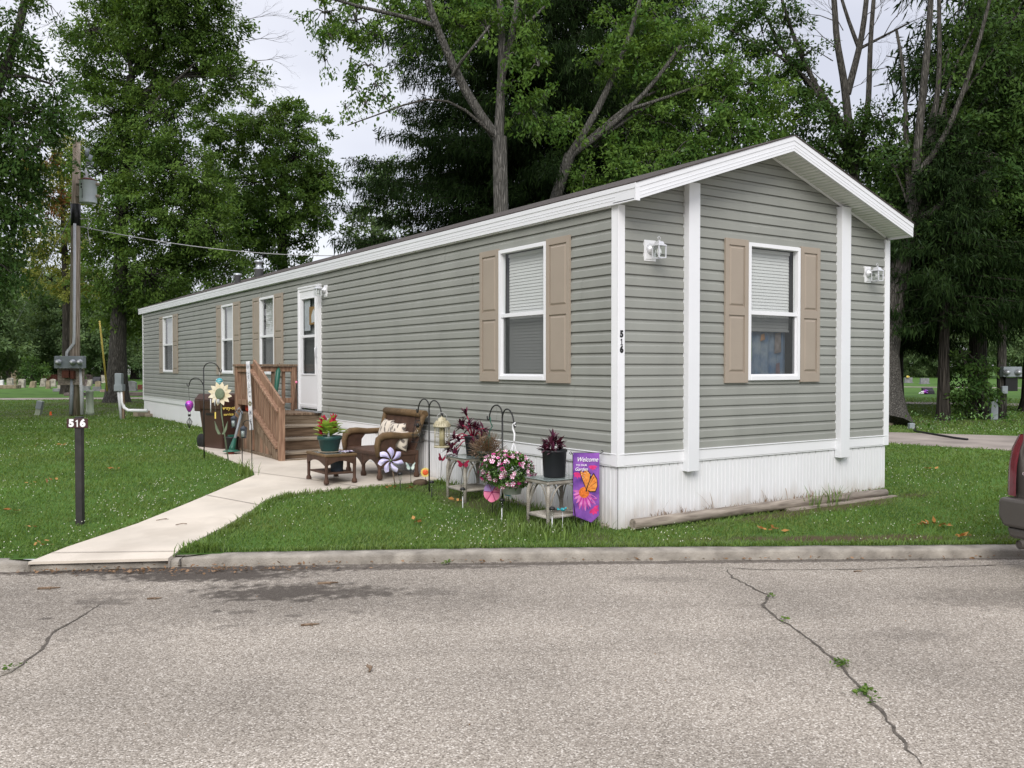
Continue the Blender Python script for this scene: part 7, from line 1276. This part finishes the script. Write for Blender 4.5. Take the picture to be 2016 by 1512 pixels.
# long tufts along the path edge, kerb and skirting
def tufts(pts, n, sp, h0, h1):
    P = np.array([pts[i % len(pts)] for i in range(n)])+rng.normal(size=(n, 2))*sp; return P[:, 0], P[:, 1], rng.uniform(h0, h1, n)
E1 = [tuple(np.array(a)*(1-t_)+np.array(b)*t_) for a, b in zip([r[1] for r in rows[:6]], [r[1] for r in rows[1:7]]) for t_ in np.linspace(0, .95, 6)]
E1 = [(a+.07, b-.04) for a, b in E1]; E2 = [(a-.03, b+.03) for a, b in [tuple(np.array(r0[0])*(1-t_)+np.array(r1[0])*t_) for r0, r1 in zip(rows[:9], rows[1:10]) for t_ in np.linspace(0, .95, 6)]]
q1 = [tuple(xy(u, kv(u)+.11)) for u in np.linspace(-2.75, 7, 160)]; q2 = [(-.09, y_) for y_ in np.linspace(.1, 3.4, 80)]; q3_ = [(G(1075, 1045).x+random.gauss(0, .25), G(1075, 1045).y+random.gauss(0, .25)) for k in range(30)]+[(-.45, 1.0+random.gauss(0, .3)) for k in range(20)]; q4 = [(-2.02+random.gauss(0, .06), 5.35+random.gauss(0, .12)) for k in range(20)]+[(2.75+random.gauss(0, .15), -.33) for k in range(14)]; q5 = [(-3.85+.25*random.random(), 1.05+.3*random.random()) for k in range(20)]
X, Y, Hh = [], [], []
for pts, n, sp, a_, b_ in ((E1, 1300, .04, .03, .09), (E2, 1000, .02, .02, .05), (q1, 4200, .03, .02, .06), (q2, 500, .05, .04, .12), (q3_, 1300, .12, .05, .14), (q4, 160, .04, .10, .26), (q5, 450, .07, .05, .12)):
    a1_, a2_, a3_ = tufts(pts, n, sp, a_, b_); X.append(a1_); Y.append(a2_); Hh.append(a3_)
x, y, hg = np.concatenate(X), np.concatenate(Y), np.concatenate(Hh); k = ~excl(x, y) | (inpath(x, y) & (rng.random(len(x)) < .25) & ~((x > -.04) & (y > -.1))); x, y, hg = x[k], y[k], hg[k]; n = len(x); z = hn(.517*(x+1.46)+.856*(y+.23)); az = rng.uniform(0, 6.283, n); ln = rng.uniform(.2, .9, n)*hg; dx, dy = np.cos(az), np.sin(az); b0 = np.stack([x, y, z-.005], 1); s_ = np.stack([-dy, dx, 0*dx], 1)*.0045
V = np.empty((n, 6, 3)); m1 = b0+np.stack([dx*ln*.3, dy*ln*.3, hg*.6], 1); tp = b0+np.stack([dx*ln, dy*ln, hg*.95], 1); V[:, 0] = b0-s_; V[:, 1] = b0+s_; V[:, 2] = m1+s_; V[:, 3] = m1-s_; V[:, 4] = tp+s_*.15; V[:, 5] = tp-s_*.15
k6 = np.arange(n)[:, None]*6; tag(big('long_grass', V.reshape(-1, 3), np.concatenate([k6+[0, 1, 2, 3], k6+[3, 2, 4, 5]]), mt['grass'], None, np.tile(rng.random(n), 2)), kind='stuff')
# clover heads
x, y, r_ = pols(17000, 7, 32); cl = np.sin(x*1.1+2)*np.sin(y*.9+1)+.6*np.sin(x*2.7-y*1.9)+rng.normal(size=len(x))*.5; k = ~excl(x, y) & (cl > .55) & (bare(x, y) < .2); x, y, r_ = x[k], y[k], r_[k]; n = len(x); z = hn(.517*(x+1.46)+.856*(y+.23))+rng.uniform(.035, .065, n); s_ = .0065*np.clip(r_/13, 1, 1.6); o6 = np.array([(1, 0, 0), (0, 1, 0), (-1, 0, 0), (0, -1, 0), (0, 0, 1), (0, 0, -1)]); V = np.stack([x, y, z], 1)[:, None, :]+o6[None]*s_[:, None, None]; T3 = np.array([(0, 1, 4), (1, 2, 4), (2, 3, 4), (3, 0, 4), (1, 0, 5), (2, 1, 5), (3, 2, 5), (0, 3, 5)])
tag(big('clover_flowers', V.reshape(-1, 3), (np.arange(n)[:, None, None]*6+T3[None]).reshape(-1, 3), mat('clover_white', (.60, .60, .48), .8, .1, 30), None), kind='stuff')
# low clover leaves
x, y, r_ = pols(110000, 6.5, 26); k = ~excl(x, y) & (bare(x, y) < .45) & (np.sin(x*.8+.5)*np.sin(y*.7)+.5*np.sin(x*2.1+y*1.3)+rng.normal(size=len(x))*.6 > .1); x, y, r_ = x[k], y[k], r_[k]; n = len(x); P = np.stack([x, y, hn(.517*(x+1.46)+.856*(y+.23))+rng.uniform(.012, .04, n)], 1); Dv = rng.normal(size=(n, 3)); Dv[:, 2] *= .3; v_, q_ = leaf_array(P, Dv, rng.uniform(.014, .026, n)*np.clip(r_/10, 1, 2), .9, 3); tag(big('clover_leaves', v_, q_, mt['grass'], None, rng.random(n)*.6+.1), kind='stuff')
# fallen leaves on lawn and gutter, weeds in the crack
def litter(name, spots, m_, L0, L1, zf, up=2):
    P, Dv, Ls = [], [], []
    for (cx, cy, sx_, sy_, an, n) in spots:
        a_, b_ = rng.normal(size=n)*sx_, rng.normal(size=n)*sy_; x = cx+a_*math.cos(an)-b_*math.sin(an); y = cy+a_*math.sin(an)+b_*math.cos(an); z = np.array([zf(p, q) for p, q in zip(x, y)])+rng.uniform(.004, .03, n); P.append(np.stack([x, y, z], 1)); d = rng.normal(size=(n, 3)); d[:, 2] = np.abs(d[:, 2])*.25; Dv.append(d); Ls.append(rng.uniform(L0, L1, n))
    v_, q_ = leaf_array(np.concatenate(P), np.concatenate(Dv), np.concatenate(Ls), .55, up); return tag(big(name, v_, q_, m_, None, rng.random(len(q_))), kind='stuff')
sp_ = []
for (px, py, s_) in ((1510, 1048, .10), (1850, 1040, .07), (1818, 1039, .06), (1828, 928, .10), (65, 955, .08), (78, 880, .10), (120, 880, .10), (140, 898, .08), (228, 927, .06), (60, 1043, .05), (80, 1077, .09), (768, 965, .06), (805, 965, .05), (820, 1032, .05), (30, 1010, .07), (105, 950, .06), (1895, 1062, .05), (900, 990, .08)): q = G(px, py); sp_.append((q.x, q.y, s_*.8, s_*.3, KA, 6 if px < 1200 else 10))
litter('fallen_leaves', sp_, mt['deadleaf'], .04, .09, lambda a, b: h(a, b)+.02)
gs = [(*xy(u, kv(u)-.115), .12, .018, KA, 5) for u in np.linspace(-4.5, 8, 60)]; q = RG(300, 1128); gs += [(q.x, q.y, .55, .04, KA, 130)]; q = RG(480, 1124); gs += [(q.x, q.y, .5, .03, KA, 110)]; q = RG(140, 1128); gs += [(q.x, q.y, .3, .03, KA, 40)]; q = RG(330, 1135); gs += [(q.x, q.y, .05, .02, KA, 8)]
litter('gutter_litter', gs, mt['dryleaf'], .012, .045, lambda a, b: ROAD_Z+.001)
q = RG(1000, 1300); litter('road_grit', [(q.x, q.y, 2.4, .9, KA, 70), (q.x, q.y+1.2, 3.5, .3, KA, 60)], mt['dryleaf'], .006, .016, lambda a, b: ROAD_Z+.001)
cw = []
for (px, py, s_, n) in ((1520, 1178, .02, 16), (1543, 1224, .025, 18), (1655, 1311, .042, 70), (1703, 1368, .042, 70), (878, 1112, .03, 40), (20, 1322, .04, 30), (110, 1117, .03, 20), (1715, 1385, .02, 14)): q = RG(px, py); cw.append((q.x, q.y, s_, s_*.45, KA+1.0, n))
litter('crack_weeds', cw, mt['oak'], .012, .034, lambda a, b: ROAD_Z+.004, 1)
# weeds along the old driveway, dry stalks by the timber
mb_st = []
for (px, py, hh) in ((1805, 842, .35), (1850, 845, .35), (1880, 842, .3), (1925, 850, .55), (1940, 852, .4), (1995, 842, .5), (1985, 846, .35), (1830, 848, .25)):
    b = G(px, py)
    for k in range(60): q = b+Vector((random.gauss(0, .12), random.gauss(0, .12), random.uniform(.02, hh))); mb_st.append((q, rdir(0, 70), random.uniform(.06, .11), random.uniform(.012, .02)))
tag(leafset('driveway_weeds', mt['petleaf'], None, mb_st), kind='stuff')
wd_ = []
for (x_, hh) in [(random.uniform(.4, 4.3), random.uniform(.04, .11)) for k in range(260)]+[(random.gauss(c_, .05), random.uniform(.06, .16)) for c_ in (.55, .62, .85, 1.25, 2.0, 2.15, 2.3, 2.7, 2.9, 3.4) for k in range(14)]+[(c_, random.uniform(.2, .38)) for c_ in (.5, 1.3, 1.32, 2.2, 2.5, 2.95, 3.0, 3.5, 3.7)]: wd_.append((Vector((x_, random.uniform(-.06, -.02), .05)), rdir(55, 89), hh, .0035))
tag(leafset('dry_stalks', mt['dryleaf'], None, wd_), kind='stuff')
